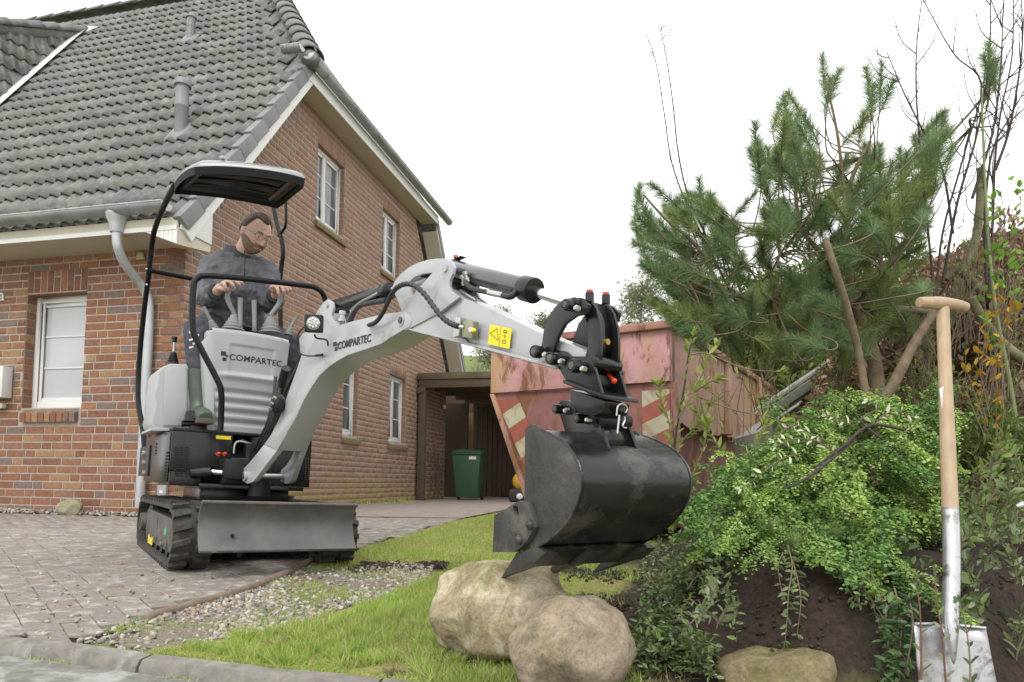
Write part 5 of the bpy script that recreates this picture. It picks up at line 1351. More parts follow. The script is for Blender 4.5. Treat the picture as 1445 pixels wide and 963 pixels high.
# badge and lettering on the console
def badge(M, s, parent, mat=M_ink):
    """three tilted squares"""
    v = MB(M)
    for x, z, w_ in ((0, .32, .46), (.46, .22, .22), (.2, -.22, .36)):
        v.box((x * s, -.002, z * s), ((x + w_) * s, 0, (z + w_) * s))
    return v.build('badge', mat, parent, smooth=0)
TXT = 'COMPARTEC'
c0 = kface(.15, .665); c1 = kface(.90, .665); yb = kface(.5, .70).y - .0015
k0 = mp(312, 505, 1, yb); k1 = mp(323.5, 503.5, 1, yb); k2 = mp(400.5, 509.5, 1, yb)
badge(MM @ Matrix.Translation(k0 + Vector((0, -.002, -.002))), .050, con)
me = text_mesh(TXT, 1.0); wtx = max(q.co.x for q in me.vertices); bpy.data.meshes.remove(me)
sz = .044; ktxt = put_text(TXT, sz, MM @ Matrix.Translation(k1 + Vector((0, -.001, -.014))) @ Matrix.Rotation(R(90), 4, 'X'), M_ink, 'lettering', con, ext=.001, sx=(k2.x - k1.x) / (wtx * sz) * .93, bold=.016)
def drape(o, off=.0012):
    """lay flat lettering onto the moulded console front"""
    L = MM.inverted() @ Matrix.Translation(ORG[o.name]); Li = L.inverted()
    ys = [(L @ q.co).y for q in o.data.vertices]; y0 = min(ys)
    for q, yv in zip(o.data.vertices, ys):
        p = L @ q.co; w = (p.z - kz0) / hk; taper = 1 - .14 * (1 - w) ** 1.3; u = ((p.x - .008 * (1 - w) - kx0) / wd - .5) / taper + .5
        p.y = kface(min(1, max(0, u)), w).y - off - (.0008 if yv < y0 + 1e-4 else 0); q.co = Li @ p
drape(ktxt); drape([c_ for c_ in con.children if c_.name.startswith('badge')][0])
# ---- levers
def lever(pts, name, rb, hb, r=.011, par=None, seg=12, y=-.33):
    P = [mp(px, py, 1, y) for px, py in pts]; b0_ = P[0]; t = P[1]
    lv = bellows(b0_, t, rb, .012, 5, name, dig, M_lever)
    v = MB(MM); sp_ = smooth_path(P[1:], 2); n = len(sp_); v.tube(sp_, [r * (.9 + .35 * i / n) for i in range(n)], seg); v.build('grip', M_lever, lv, smooth=50)
    return lv
lever([(329, 466), (331, 443), (321, 424), (321, 416), (323, 402)], 'joystick', .060, 0, .013)
lever([(381, 470), (381, 446), (388, 437), (395, 428), (395, 414)], 'joystick', .062, 0, .013)
lever([(303, 466), (297, 452), (287, 433)], 'small_lever', .028, 0, .009)
lever([(407, 473), (410, 462), (418, 448)], 'small_lever', .028, 0, .009)
lever([(339, 464), (339, 459), (339, 421)], 'travel_lever', .014, 0, .012, y=-.36)
lever([(359, 467), (359, 462), (358.5, 424)], 'travel_lever', .014, 0, .012, y=-.36)
# ---- pedal
a = mp(281, 596, 1, -.36); v = MB(MM); v.cyl(mp(256, 598, 1, -.36), mp(295, 598, 1, -.36), .016, 14); pd = v.build('pedal_bar', M_black, dig)
v = MB(MM); v.hexa([mp(259, 594, 1, -.40), mp(279, 594, 1, -.40), mp(279, 594, 1, -.40) + Vector((0, .03, .0)), mp(259, 594, 1, -.40) + Vector((0, .03, 0)), mp(263, 580, 1, -.37), mp(281, 580, 1, -.37), mp(281, 580, 1, -.37) + Vector((0, .03, .0)), mp(263, 580, 1, -.37) + Vector((0, .03, 0))]); v.build('pedal', M_black, pd, bevel=.005)
v = MB(MM); v.box(tuple(mp(268, 610, 1, -.37)), tuple(mp(291, 599, 1, -.33))); v.build('pedal_foot', M_black, pd, bevel=.005)
# ---- guard bar round the console
YG = -.56
gp = [(311, 608), (312, 590), (313, 552), (309, 540), (276, 478), (272, 466), (271, 448), (272, 408), (275, 394), (288, 387), (432, 403), (447, 406), (457, 415), (461, 432), (458, 452), (440, 480), (403, 548), (396, 560), (393, 607)]
P = [mp(px, py, 1, YG + (.16 if i > 12 else 0) + (.03 if py > 560 else 0)) for i, (px, py) in enumerate(gp)]
v = MB(MM); v.tube(smooth_path(P, 3), .0155, 12); v.build('guard_bar', pm('bar_black', (.009, .009, .010), rough=.4, spec=.3), dig, smooth=60)
# ---- seat
v = MB(MM); v.box((-.22, -.04, .86 - .12), (.22, .36, .86 - .02)); st = v.build('seat', M_satin, dig, bevel=.035, bseg=4)
v = MB(MM); a = mp(263, 455, 1, .30); v.hexa([Vector(q) for q in ((-.26, .30, .84), (.20, .30, .84), (.20, .40, .84), (-.26, .40, .84), (-.27, .40, 1.22), (.20, .40, 1.22), (.18, .46, 1.20), (-.25, .46, 1.20))]); v.build('backrest', M_satin, st, bevel=.04, bseg=4)
v = MB(MM); v.box((-.30, -.10, zt1 + .02), (.30, .46, .74)); v.build('seat_base', M_satin, dig, bevel=.02)
M_post = pm('post_black', (.008, .008, .009), rough=.45, spec=.12)
# ---- canopy: posts, cross bar, roof
PX_ = -.485
lp = [(205, 645), (202.5, 607), (194, 570), (196, 510), (203, 440), (210, 387), (215, 335), (224, 306), (240, 273), (246, 264)]
P = [mp(px, py, 0, PX_) for px, py in lp]
v = MB(MM); v.tube(smooth_path(P, 2), .0175, 12); v.build('canopy_post', M_post, dig, smooth=60)['label'] = 'left canopy post from the counterweight to the roof'
rp_ = [(386, 292), (391, 318), (398, 338), (400, 358), (397, 376), (395, 400), (396, 446), (397, 520)]
PXR = .42
P2 = [mp(px, py, 0, PXR) for px, py in rp_]
v = MB(MM); v.tube(smooth_path(P2, 2), .0175, 12); v.build('canopy_post', M_post, dig, smooth=60)['label'] = 'right canopy post behind the operator'
P3 = [mp(px, py, 0, PXR) for px, py in ((403, 278), (404, 312), (402, 323), (393, 333))]
v = MB(MM); v.tube(smooth_path(P3, 2), .011, 10); v.build('canopy_brace', M_post, dig, smooth=60)
q = mp(211, 382, 0, PX_); v = MB(MM); v.tube([q, Vector((PXR, q.y, q.z))], .0165, 12); v.build('cross_bar', M_post, dig, smooth=60)
for py in (380, 402):
    a = mp(207, py, 0, PX_ - .018); v = MB(MM); v.ball(a, .008); v.build('bolt', M_steel, dig)
ZR = 2.06
FL, FR, RRr, RL = mp(272, 234, 2, ZR + .01), mp(436, 259, 2, ZR - .02), mp(395, 293, 2, ZR - .02), mp(240, 271, 2, ZR - .02)
print('canopy', FL, FR, RRr, RL, 'foot z', zb1, zt1, 'console', kz0, kz1, wd)
xl_, xr_ = (FL.x + RL.x) / 2 - .0, (FR.x + RRr.x) / 2; yf_, yr_ = (FL.y + FR.y) / 2, (RL.y + RRr.y) / 2
QC = [FL, FR, RRr, RL]
def bil(u, w): return (FL * (1 - u) + FR * u) * (1 - w) + (RL * (1 - u) + RRr * u) * w
def canopy_rows(zs, inset, crown, n=24):
    rows = []
    for j in range(n + 1):
        v_ = j / n; row = []
        for i in range(n + 1):
            u = i / n; cx_, cy_ = u * 2 - 1, v_ * 2 - 1
            # rounded-rectangle warp
            k = (1 - .06 * (abs(cx_ * cy_) ** 3)) * (1 - inset * 2.2)
            q = bil(.5 + cx_ * k / 2, .5 + cy_ * k / 2); x, y = q.x, q.y
            drop = max(abs(cx_) ** 6, abs(cy_) ** 6)
            z = zs + crown * (1 - .45 * cx_ * cx_ - .3 * cy_ * cy_) - .035 * drop
            row.append(Vector((x, y, z)))
        rows.append(row)
    return rows
tp = canopy_rows(ZR + .045, 0, .045); un = canopy_rows(ZR + .03, .012, .03)
def rim(rows): 
    n = len(rows) - 1; return rows[0] + [r_[n] for r_ in rows[1:]] + rows[n][::-1][1:] + [r_[0] for r_ in rows[::-1][1:-1]]
M_roofs = pm('canopy_silver', (.27, .275, .28), rough=.35, var=.05, coat=.4)
v = MB(MM); v.grid(tp); rA = rim(tp); rB = [p + Vector((0, 0, -.012)) for p in rA]; v.grid([rA + rA[:1], rB + rB[:1]]); cr = v.build('canopy_roof', M_roofs, dig, smooth=50)
v = MB(MM); rC = [p + Vector((0, 0, -.013)) for p in rA]; rD = [Vector((p.x + ((xl_ + xr_) / 2 - p.x) * .01, p.y + ((yf_ + yr_) / 2 - p.y) * .01, p.z - .056)) for p in rA]
rE = [Vector((p.x + ((xl_ + xr_) / 2 - p.x) * .07, p.y + ((yf_ + yr_) / 2 - p.y) * .07, p.z - .040)) for p in rA]; rF = [Vector((p.x + ((xl_ + xr_) / 2 - p.x) * .09, p.y + ((yf_ + yr_) / 2 - p.y) * .09, p.z + .02)) for p in rA]
v.grid([l + l[:1] for l in (rC, rD, rE, rF)]); v.build('roof_edge', M_post, cr, smooth=50)
v = MB(MM); v.grid([[p + Vector((0, 0, -.03)) for p in r_[1:-1]] for r_ in un[1:-1]]); v.build('roof_lining', M_black, cr, smooth=50)
for f in (.3, .55, .8):
    v = MB(MM); v.tube([bil(u_, f) * 1 + Vector((0, 0, ZR + h_ - bil(u_, f).z)) for u_, h_ in ((.08, .012), (.5, .030), (.92, .012))], .008, 8); v.build('roof_rib', M_black, cr)
for u_ in (.11, .88):
    v = MB(MM); v.tube([Vector((bil(u_, f).x, bil(u_, f).y, ZR + .004)) for f in (.12, .9)], .011, 4); v.build('roof_rail', M_frame, cr, smooth=0)
for fx_, fy_ in ((.3, .2), (.75, .25)):
    v = MB(MM); v.ball((xl_ + (xr_ - xl_) * fx_, yf_ + .06 + fy_ * .2, ZR + .082), .016, .016, .009); v.build('roof_bolt', M_steel, cr)

# ================================================================== boom, dipper, linkage, bucket
pf = mp(347, 672, 1, -.60); pfw = MM @ pf
BR = Matrix.Rotation(R(40), 4, 'Z')
MBm = Matrix.Translation(Vector((pfw.x, pfw.y, 0))) @ BR @ Matrix.Translation((.115, 0, 0))
bp_ = lambda px, py, x: on_plane(px, py, MBm, 0, x)
def halfw(y): return .115 - .05 * float(sstep(-.02, -.42, y))
def trace(pl, hw=None):
    out = []
    for px, py in pl:
        h = .115 if hw is None else hw
        if hw is None:
            for _ in range(5): h = halfw(bp_(px, py, -h).y)
        out.append(bp_(px, py, -h))
    return out
def mirror_slab(pts, name, mat, parent, bevel=.006, M=None, holes=()):
    """outline traced on the near side at x=-h, closed to the far side at x=+h"""
    v = MB(M or MBm); offs = [Vector((-2 * p.x, 0, 0)) for p in pts]
    tri = tessellate_polygon([pts]); k = len(pts); f = []
    for t in tri: f += [tuple(t), tuple(i + k for i in t[::-1])]
    for i in range(k): f.append((i, (i + 1) % k, (i + 1) % k + k, i + k))
    v.add(list(pts) + [p + o_ for p, o_ in zip(pts, offs)], f); return v.build(name, mat, parent, bevel=bevel, smooth=35)
def plate(pts, th, name, mat, parent, M=None, holes=(), bevel=.003, side=-1):
    v = MB(M or MBm); v.prism(pts, (th, 0, 0), holes); return v.build(name, mat, parent, bevel=bevel, smooth=35)
def mirr(pts): return [Vector((-p.x, p.y, p.z)) for p in pts]
boom = None
BO = [(372, 628), (383, 612), (394, 590), (407, 553), (420, 517), (428, 493), (440, 474), (452, 466), (478, 459), (500, 452.5), (528, 446), (548, 442), (570, 439.5), (579, 446), (581, 453), (578, 462), (568, 466.5), (552, 476), (537, 486), (514, 494), (490, 502), (474, 511), (462, 519.5), (450, 531), (440, 545.5), (429, 564), (418.5, 587), (405, 611), (391, 636)]
boom = mirror_slab(trace(BO), 'boom', M_silver, dig, .005)
lug = [(391, 636), (376, 655), (362, 674), (357, 680), (349, 683), (342, 679), (340, 670), (343, 662), (350, 655), (360, 643), (372, 628)]
LP = trace(lug); v = MB(MBm)
for s in (-1, 1):
    pts = LP if s < 0 else mirr(LP); v = MB(MBm); v.prism(pts, (.03 * -s, 0, 0)); v.build('foot_lug', M_silver, boom, bevel=.004)
c = trace([(347, 672)])[0]
v = MB(MBm); v.cyl((-.125, c.y, c.z), (-.085, c.y, c.z), .024, 24); v.build('pin_boss', M_silver, boom, bevel=.002)
v = MB(MBm); v.cyl((-.128, c.y, c.z), (.128, c.y, c.z), .015, 16); v.build('foot_pin', M_steel, boom)
# welded edge strip and fold highlight near the foot
def pinhead(px, py, x, r, L, par, M=None, mat=M_black, name='pin', cap=True):
    """collared pin head seen on the near side, axis along local x"""
    M = M or MBm; c = on_plane(px, py, M, 0, x); v = MB(M)
    v.lathe([(r * .98, .0), (r, .004), (r, L), (r * .88, L + .004), (r * .72, L + .004), (r * .66, L + .001), (r * .2, L + .001)], c, (-1, 0, 0), 24); o = v.build(name, mat, par, smooth=30)
    if cap: v = MB(M); v.lathe([(r * .60, L), (r * .55, L + .005), (r * .1, L + .006)], c, (-1, 0, 0), 20); v.build('pin_end', M_frame, o)
    return o, c
# boom tip pivot and cross tube
c = bp_(565, 452, -.07); v = MB(MBm); v.cyl((-.069, c.y, c.z), (-.064, c.y, c.z), .020, 24); v.build('pivot_cap', M_silver, boom)
v = MB(MBm); v.cyl((-.074, c.y, c.z), (.074, c.y, c.z), .012, 18); v.build('pivot_pin', M_frame, boom)
PIV = c
# cylinder bracket on top of the boom
BK_ = [(440, 476), (446, 442), (455, 428), (462, 422.5), (469, 427), (470, 436), (467.5, 446), (470, 452), (479, 458), (470, 464)]
for s in (-1, 1):
    P = trace(BK_, .045); P = P if s < 0 else mirr(P); v = MB(MBm); v.prism(P, (-s * .012, 0, 0)); v.build('cylinder_bracket', M_silver, boom, bevel=.002)
c = bp_(461, 431, -.05); v = MB(MBm); v.cyl((-.052, c.y, c.z), (.052, c.y, c.z), .010, 14); v.build('bracket_pin', M_steel, boom)
# gusset plate left of the lamp
P = trace([(424, 500), (422, 478), (428, 470), (440, 466), (446, 476), (436, 500)], .066); v = MB(MBm); v.prism(P, (.02, 0, 0)); v.build('gusset', M_silver, boom, bevel=.003)
# dipper cylinder
def cyl_run(a, c, r, name, mat, par, seg=22, M=None):
    v = MB(M or MBm); v.cyl(a, c, r, seg); return v.build(name, mat, par, bevel=.003, smooth=35)
a, c, e = bp_(473, 433, 0), bp_(549, 411, 0), bp_(612, 386, 0)
rb_ = .030
dc = cyl_run(a, c, rb_, 'dipper_cylinder', M_black, dig)
dn = (c - a).normalized(); cyl_run(c - dn * .035, c + dn * .006, rb_ * 1.12, 'gland', M_black, dc); cyl_run(a - dn * .0, a + dn * .03, rb_ * 1.06, 'end_cap', M_black, dc)
cyl_run(c, e, .017, 'rod', M_chrome, dc)
v = MB(MBm); v.tube(smooth_path([bp_(497, 437, -.035), bp_(510, 426, -.035), bp_(525, 419, -.035), bp_(534, 414, -.03)]), .007, 8); v.build('pipe', M_steel, dc)
v = MB(MBm); v.tube(smooth_path([bp_(493, 456, -.02), bp_(499, 442, -.02), bp_(505, 432, -.03), bp_(520, 428, -.03), bp_(545, 424, -.03)]), .011, 10); v.build('hose', M_hose, dc)
a = bp_(483, 454, -.03); v = MB(MBm); v.lathe([(.016, 0), (.016, .014), (.010, .016), (.010, .028), (.014, .03), (.014, .045)], a, (0, 0, 1), 6); v.build('hose_fitting', M_steel, dc)
v = MB(MBm); a = bp_(471, 425, -.0); v.ball(a, .010); v.build('red_cap', M_red, dc)

# ---- dipper
HW = .052
DO = [(566, 440), (600, 424), (618, 410), (637, 411), (648, 419), (665, 425), (700, 441), (740, 460), (767, 473), (800, 485), (815, 491), (822, 497), (820, 506), (808, 513), (795, 519), (787, 521.5), (760, 514), (730, 506), (697, 497), (660, 487), (620, 477.5), (585, 469), (573, 465)]
P = trace(DO, HW); 
P = [Vector((-(HW - .012 * float(sstep(-1.5, -2.15, p.y))), p.y, p.z)) for p in P]
dip = mirror_slab(P, 'dipper', M_silver, dig, .005)
HO = [(573, 466), (560, 463), (558, 452), (567, 440), (560, 421), (552.5, 408), (556, 398), (565, 387), (576, 378), (588, 371.5), (602, 367), (615, 365), (630, 365), (637, 369), (640, 377), (639, 386), (634, 396), (633.5, 404), (637, 411), (648, 419.5), (622, 440), (600, 452)]
HH = [(577, 398), (585, 391), (597, 386.5), (610, 385), (603, 393), (590, 407), (580.5, 420)]
for s in (-1, 1):
    P = trace(HO, HW + .010); Q_ = trace(HH, HW + .010)
    if s > 0: P, Q_ = mirr(P), mirr(Q_)
    v = MB(MBm); v.prism(P, (-s * .012, 0, 0), [Q_]); v.build('horn_plate', M_silver, dip, bevel=.002, smooth=35)
P = trace([(553, 407), (565, 387), (602, 366.5), (630, 364.5), (640, 376), (638, 386), (630, 372), (600, 374), (570, 392), (560, 410)], .045); mirror_slab(P, 'horn_web', M_silver, dip, .002) if False else None
c = bp_(628.5, 378, -(HW + .012)); v = MB(MBm); v.cyl((-(HW + .016), c.y, c.z), (HW + .016, c.y, c.z), .014, 18); v.build('pin', M_silver, dip)
c = bp_(612, 386, 0); v = MB(MBm); v.cyl((-.045, c.y, c.z), (.045, c.y, c.z), .024, 18); v.build('rod_eye', M_black, dip)
# triangular seam plate
P = trace([(573, 465), (600, 452), (612, 440), (640, 462), (662, 486), (620, 477)], HW + .004); v = MB(MBm); v.prism(P, (.006, 0, 0)); v.build('side_stiffener', M_silver, dip, bevel=.002)
v = MB(MBm); P = trace([(573, 463.5), (620, 475.5), (697, 495), (760, 512), (787, 519.5)], HW + .003); v.tube(P, .005, 6); v.build('weld_edge', M_silver, dip)
# bucket cylinder
a, c, e = bp_(641, 380, 0), bp_(748, 409, 0), bp_(812, 431, 0)
bc = cyl_run(a, c, .0315, 'bucket_cylinder', M_barrel, dig, 26); dn = (c - a).normalized()
cyl_run(c - dn * .03, c + dn * .022, .038, 'gland', M_black, bc, 26); cyl_run(a - dn * .012, a + dn * .02, .033, 'end_cap', M_black, bc)
cyl_run(c, e, .0155, 'rod', M_chrome, bc, 20)
cyl_run(bp_(638, 398, .01), bp_(664, 404, .01), .024, 'rod_guide', M_black, bc)
v = MB(MBm); v.box(tuple(bp_(637, 372, .012)), tuple(bp_(650, 362, -.012))); v.build('port_block', M_black, bc, bevel=.003)
a = bp_(643, 364, 0); v = MB(MBm); v.cyl(a, a + Vector((0, 0, .008)), .008, 10); v.build('red_cap', M_red, bc)
v = MB(MBm); v.tube(smooth_path([bp_(657, 396, -.04), bp_(660, 404, -.045), bp_(670, 409, -.045), bp_(690, 413, -.04), bp_(700, 416, -.04)]), .008, 10); v.build('hose', M_hose, bc)
v = MB(MBm); v.tube([bp_(690, 413, -.04), bp_(712, 417.5, -.04)], .0095, 10); v.build('hose_fitting', M_steel, bc)
v = MB(MBm); v.tube(smooth_path([bp_(710, 417, -.04), bp_(722, 420, -.04), bp_(728, 412, -.03)]), .010, 10); v.build('elbow', M_black, bc)
for q in ((656, 403), (660, 398)):
    v = MB(MBm); a = bp_(*q, -.035); v.lathe([(.010, 0), (.010, .012), (.006, .014), (.006, .022), (.009, .024), (.009, .034)], a, (-.4, 0, 1), 8); v.build('banjo_bolt', M_steel, bc)
v = MB(MBm); v.tube([bp_(650, 410, -.02), bp_(672, 424, -.02)], .005, 8); v.build('pipe', M_steel, bc)
# service hose with spiral wrap
hp_ = [(521, 459), (530, 456), (538, 446), (546, 430), (553, 414), (562, 404), (574, 400), (586, 403), (600, 416), (612, 433), (624, 449), (637, 458), (648, 461)]
P = smooth_path([bp_(px, py, -(.085 + .02 * math.sin(i / 12 * math.pi))) for i, (px, py) in enumerate(hp_)], 4)
n = len(P); v = MB(MBm); v.tube(P, [.0085 * (1 + (.16 * math.sin(i * 1.05) if i > n * .40 else 0)) for i in range(n)], 10); hs_ = v.build('service_hose', M_hose, dig, smooth=70)
v = MB(MBm); v.tube([bp_(519, 459, -.075), bp_(527, 457.5, -.085)], [.006, .0085], 10); v.build('hose_fitting', M_steel, hs_)
v = MB(MBm); v.tube([bp_(646, 461, -.085), bp_(655, 463, -.075)], .0075, 8); v.build('hose_fitting', M_steel, hs_)
P = trace([(649, 450), (659, 450), (657, 476), (648, 478)], .060); v = MB(MBm); v.prism(P, (-.026, 0, 0)); vb = v.build('valve_plate', M_steel, dip, bevel=.002)
P = trace([(660, 453), (676, 455), (674, 480), (659, 477)], .058); v = MB(MBm); v.prism(P, (-.022, 0, 0)); v.build('valve_block', M_brass, dip, bevel=.002)
c = bp_(668, 467, -.08); v = MB(MBm); v.cyl(c, c + Vector((-.018, -.01, 0)), .008, 10); v.build('valve_port', M_steel, vb)
c = bp_(670.5, 467, -.10); v = MB(MBm); v.lathe([(.005, 0), (.0068, .003), (.0068, .010), (.004, .012)], c, (-1, -.2, 0), 12); v.build('yellow_cap', M_yellow, vb)
# yellow warning sticker on the dipper with triangle and symbols
def quad_on(pl, x, name, mat, par, th=.0012, M=None):
    v = MB(M or MBm); v.prism([on_plane(px, py, M or MBm, 0, x) for px, py in pl], (th, 0, 0)); return v.build(name, mat, par, smooth=0)
xs_ = -(HW + .0022)
stk = quad_on([(691.5, 458), (722, 464), (718.5, 492.5), (688, 486)], xs_, 'warning_sticker', M_yellow, dip)
def linepx(pts, w, par, x, closed=True, name='symbol'):
    P = [bp_(px, py, x) for px, py in pts]; n = len(P); v = MB(MBm)
    for i in range(n if closed else n - 1):
        a, c = P[i], P[(i + 1) % n]; d = (c - a); d.x = 0; L = d.length; d.normalize(); s_ = Vector((0, -d.z, d.y)) * w / 2; e = d * w * .3
        v.prism([a - s_ - e, c - s_ + e, c + s_ + e, a + s_ - e], (.0008, 0, 0))
    return v.build(name, M_ink, par, smooth=0)
xk = xs_ - .0006
linepx([(701.5, 464), (703, 481), (691.8, 470.5)], .0016, stk, xk)
linepx([(706.8, 461.5), (703.8, 489)], .0012, stk, xk, False)
linepx([(711, 466.5), (715.5, 467.4), (715, 470.2), (710.5, 469.3)], .0022, stk, xk); linepx([(712.6, 470), (712, 479)], .0014, stk, xk, False)
linepx([(710, 474), (714.5, 475)], .0014, stk, xk, False); linepx([(709, 480), (713.5, 481), (713, 485), (708.5, 484)], .0018, stk, xk)
# lettering on the boom
def boom_text(px0, py0, px1, py1, hpx, s):
    a, c = bp_(px0, py0, -.0665), bp_(px1, py1, -.0665); d = (c - a); d.x = 0; L = d.length; d.normalize(); u = Vector((0, -d.z, d.y)); 
    if u.z < 0: u = -u
    X_, Y_, Z_ = d, u, d.cross(u); Mt = MBm @ Matrix([[X_[i], Y_[i], Z_[i], a[i]] for i in range(3)] + [[0, 0, 0, 1]])
    me = text_mesh(s, 1.0); w_ = max(q.co.x for q in me.vertices); h_ = max(q.co.y for q in me.vertices); bpy.data.meshes.remove(me)
    hh = (bp_(px0, py0, -.0665) - bp_(px0, py0 - hpx, -.0665)).length; size = hh / h_
    return put_text(s, size, Mt, M_ink, 'lettering', boom, ext=.0008, sx=L / (w_ * size) * .94, bold=.014), Mt
boom_text(476.5, 493.5, 524, 482, 10.2, TXT)
v = MB(MBm)
for pl in ([(470, 483.5), (474.5, 482.2), (474.5, 487.4), (470, 488.8)], [(475.3, 485), (477.6, 484.4), (477.6, 487.2), (475.3, 487.8)], [(472.3, 490.3), (475.8, 489.4), (475.8, 494.6), (472.3, 495.6)]):
    v.prism([bp_(px, py, -.0675) for px, py in pl], (.001, 0, 0))
v.build('badge', M_ink, boom, smooth=0)
# work lamp and its cable
c = bp_(443, 457, -.155); Rl = MBm.to_3x3()
ML_ = Matrix.Translation(MBm @ c) @ Matrix.Rotation(R(8), 4, 'Z') @ Matrix.Rotation(R(8), 4, 'X')
v = MB(ML_); v.box((-.037, -.015, -.037), (.037, .022, .037)); lampo = v.build('work_lamp', M_satin, dig, bevel=.009, bseg=3)
v = MB(ML_); v.lathe([(.028, -.001), (.027, .003), (.02, .005), (.001, .006)], (0, -.0155, 0), (0, -1, 0), 28); v.build('lamp_lens', pm('lamp_lens', (.45, .45, .42), rough=.12, metal=.7, var=.4, scale=90), lampo)
for a_ in range(8):
    v = MB(ML_); q = (.017 * math.cos(a_ * .785), -.0205, .017 * math.sin(a_ * .785)); v.ball(q, .0055, .003, .0055, 8, 6); v.build('lamp_facet', M_chrome, lampo)
v = MB(MBm); v.tube(smooth_path([bp_(444, 473, -.14), bp_(446, 478, -.12), bp_(462, 479, -.10), bp_(463, 488, -.09)]), .004, 8); v.build('lamp_bracket', M_satin, lampo)
v = MB(MBm); v.tube(smooth_path([bp_(430, 461, -.14), bp_(421, 470, -.13), bp_(418.5, 485, -.12), bp_(421, 498, -.11), bp_(432, 503, -.09), bp_(450, 502, -.075)], 3), .0035, 8); v.build('lamp_cable', M_hose, lampo, smooth=60)
v = MB(MBm); v.tube([bp_(446, 502, -.08), bp_(455, 501, -.075)], .006, 8); v.build('grommet', M_satin, boom)
# lift cylinder mount at the left edge of the boom
v = MB(MBm); v.tube([bp_(404, 520, .0), bp_(388, 575, .02), bp_(378, 612, .03)], .024, 14); v.build('lift_cylinder', M_black, dig)
c = bp_(392, 570, -.10); v = MB(MBm); v.ball(c, .036, .03, .05); v.build('hose_junction', M_satin, dig)
for q in ((385, 571), (389, 563), (383, 578)):
    v = MB(MBm); c = bp_(*q, -.13); v.cyl(c, c + Vector((-.012, 0, .006)), .009, 8); v.build('hose_fitting', M_steel, dig)
for off in (0, 1, 2):
    v = MB(MBm); v.tube(smooth_path([bp_(395 - off * 3, 548 - off * 8, -.08), bp_(388 - off * 2, 585, -.10), bp_(376 - off * 4, 618, -.08), bp_(366 - off * 5, 640, -.05)]), .009, 8); v.build('hose', M_hose, dig, smooth=60)

# ---- links, quick hitch, rotator
LX = .064
CL = [(802, 421), (792, 425), (782, 434), (773, 448), (767, 466), (765, 482), (763, 492), (768, 504), (778, 502), (782, 492), (787, 475), (797, 457), (812, 446), (827, 443), (830, 430), (820, 420)]
linkp = dig
for s in (-1, 1):
    P = trace(CL, LX); P = P if s < 0 else mirr(P); v = MB(MBm); v.prism(P, (-s * .012, 0, 0)); v.build('guide_link', M_black, dig, bevel=.002)
FLk = [(824, 424), (833, 422), (841, 436), (846.5, 458), (848, 482), (847, 506), (843, 518), (832, 517), (826, 506), (829, 490), (829, 470), (826, 448)]
for s in (-1, 1):
    P = trace(FLk, .038); P = P if s < 0 else mirr(P); v = MB(MBm); v.prism(P, (-s * .010, 0, 0)); v.build('bucket_link', M_black, dig, bevel=.002)
a_ = [bp_(836, 428, -.02), bp_(843, 455, -.02), bp_(844.5, 485, -.02), bp_(842, 505, -.02)]
v = MB(MBm); rows = [[Vector((-.027, p.y, p.z)), Vector((.027, p.y, p.z))] for p in a_]; v.grid(rows); wb = v.build('link_web', M_black, dig, solid=.008)
p = bp_(853.4, 483.5, 0); v = MB(MBm); v.cyl((0, p.y - .012, p.z), (0, p.y + .008, p.z), .008, 14); v.build('web_hole', pm('ochre_hole', (.35, .24, .04), rough=.6), wb)
for (px, py, w_, r_) in ((822, 432, .075, .017), (838, 512, .05, .019)):
    c = bp_(px, py, -.04); v = MB(MBm); v.cyl((-w_, c.y, c.z), (w_, c.y, c.z), r_, 20); v.build('link_tube', M_black, dig, bevel=.002)
for px, py, x in ((832, 418, -.034), (855, 421, .036)):
    c = bp_(px, py + 3, x); v = MB(MBm); v.cyl(c + Vector((0, 0, -.01)), c + Vector((0, 0, .014)), .0115, 14); o = v.build('grease_boss', M_black, dig); v = MB(MBm); v.cyl(c + Vector((0, 0, .014)), c + Vector((0, 0, .021)), .009, 12); v.build('red_cap', M_red, o)
pins = [(807, 432, .066, .0125), (762.5, 497.5, .066, .0145), (785, 507, .060, .0145), (816, 517.5, .060, .0145)]
for px, py, x, r_ in pins:
    o, c = pinhead(px, py, -x - .008, r_ * 1.2, .022, dig)
    v = MB(MBm); v.cyl((x - .01, c.y, c.z), (-x, c.y, c.z), r_ * .8, 16); v.build('shaft', M_black, o)
    v = MB(MBm); v.cyl((x, c.y, c.z), (x + .03, c.y, c.z), r_, 16); v.build('collar', M_black, o)
    b2 = bp_(px + 10, py + 4, -x - .014); v = MB(MBm); v.lathe([(.0078, 0), (.0078, .012), (.005, .016)], b2, (-1, 0, 0), 6); v.build('bolt', M_steel, o)
    b2 = c + Vector((-.008, .012, .016)); v = MB(MBm); v.ball(b2, .004); v.build('grease_nipple', M_steel, o)
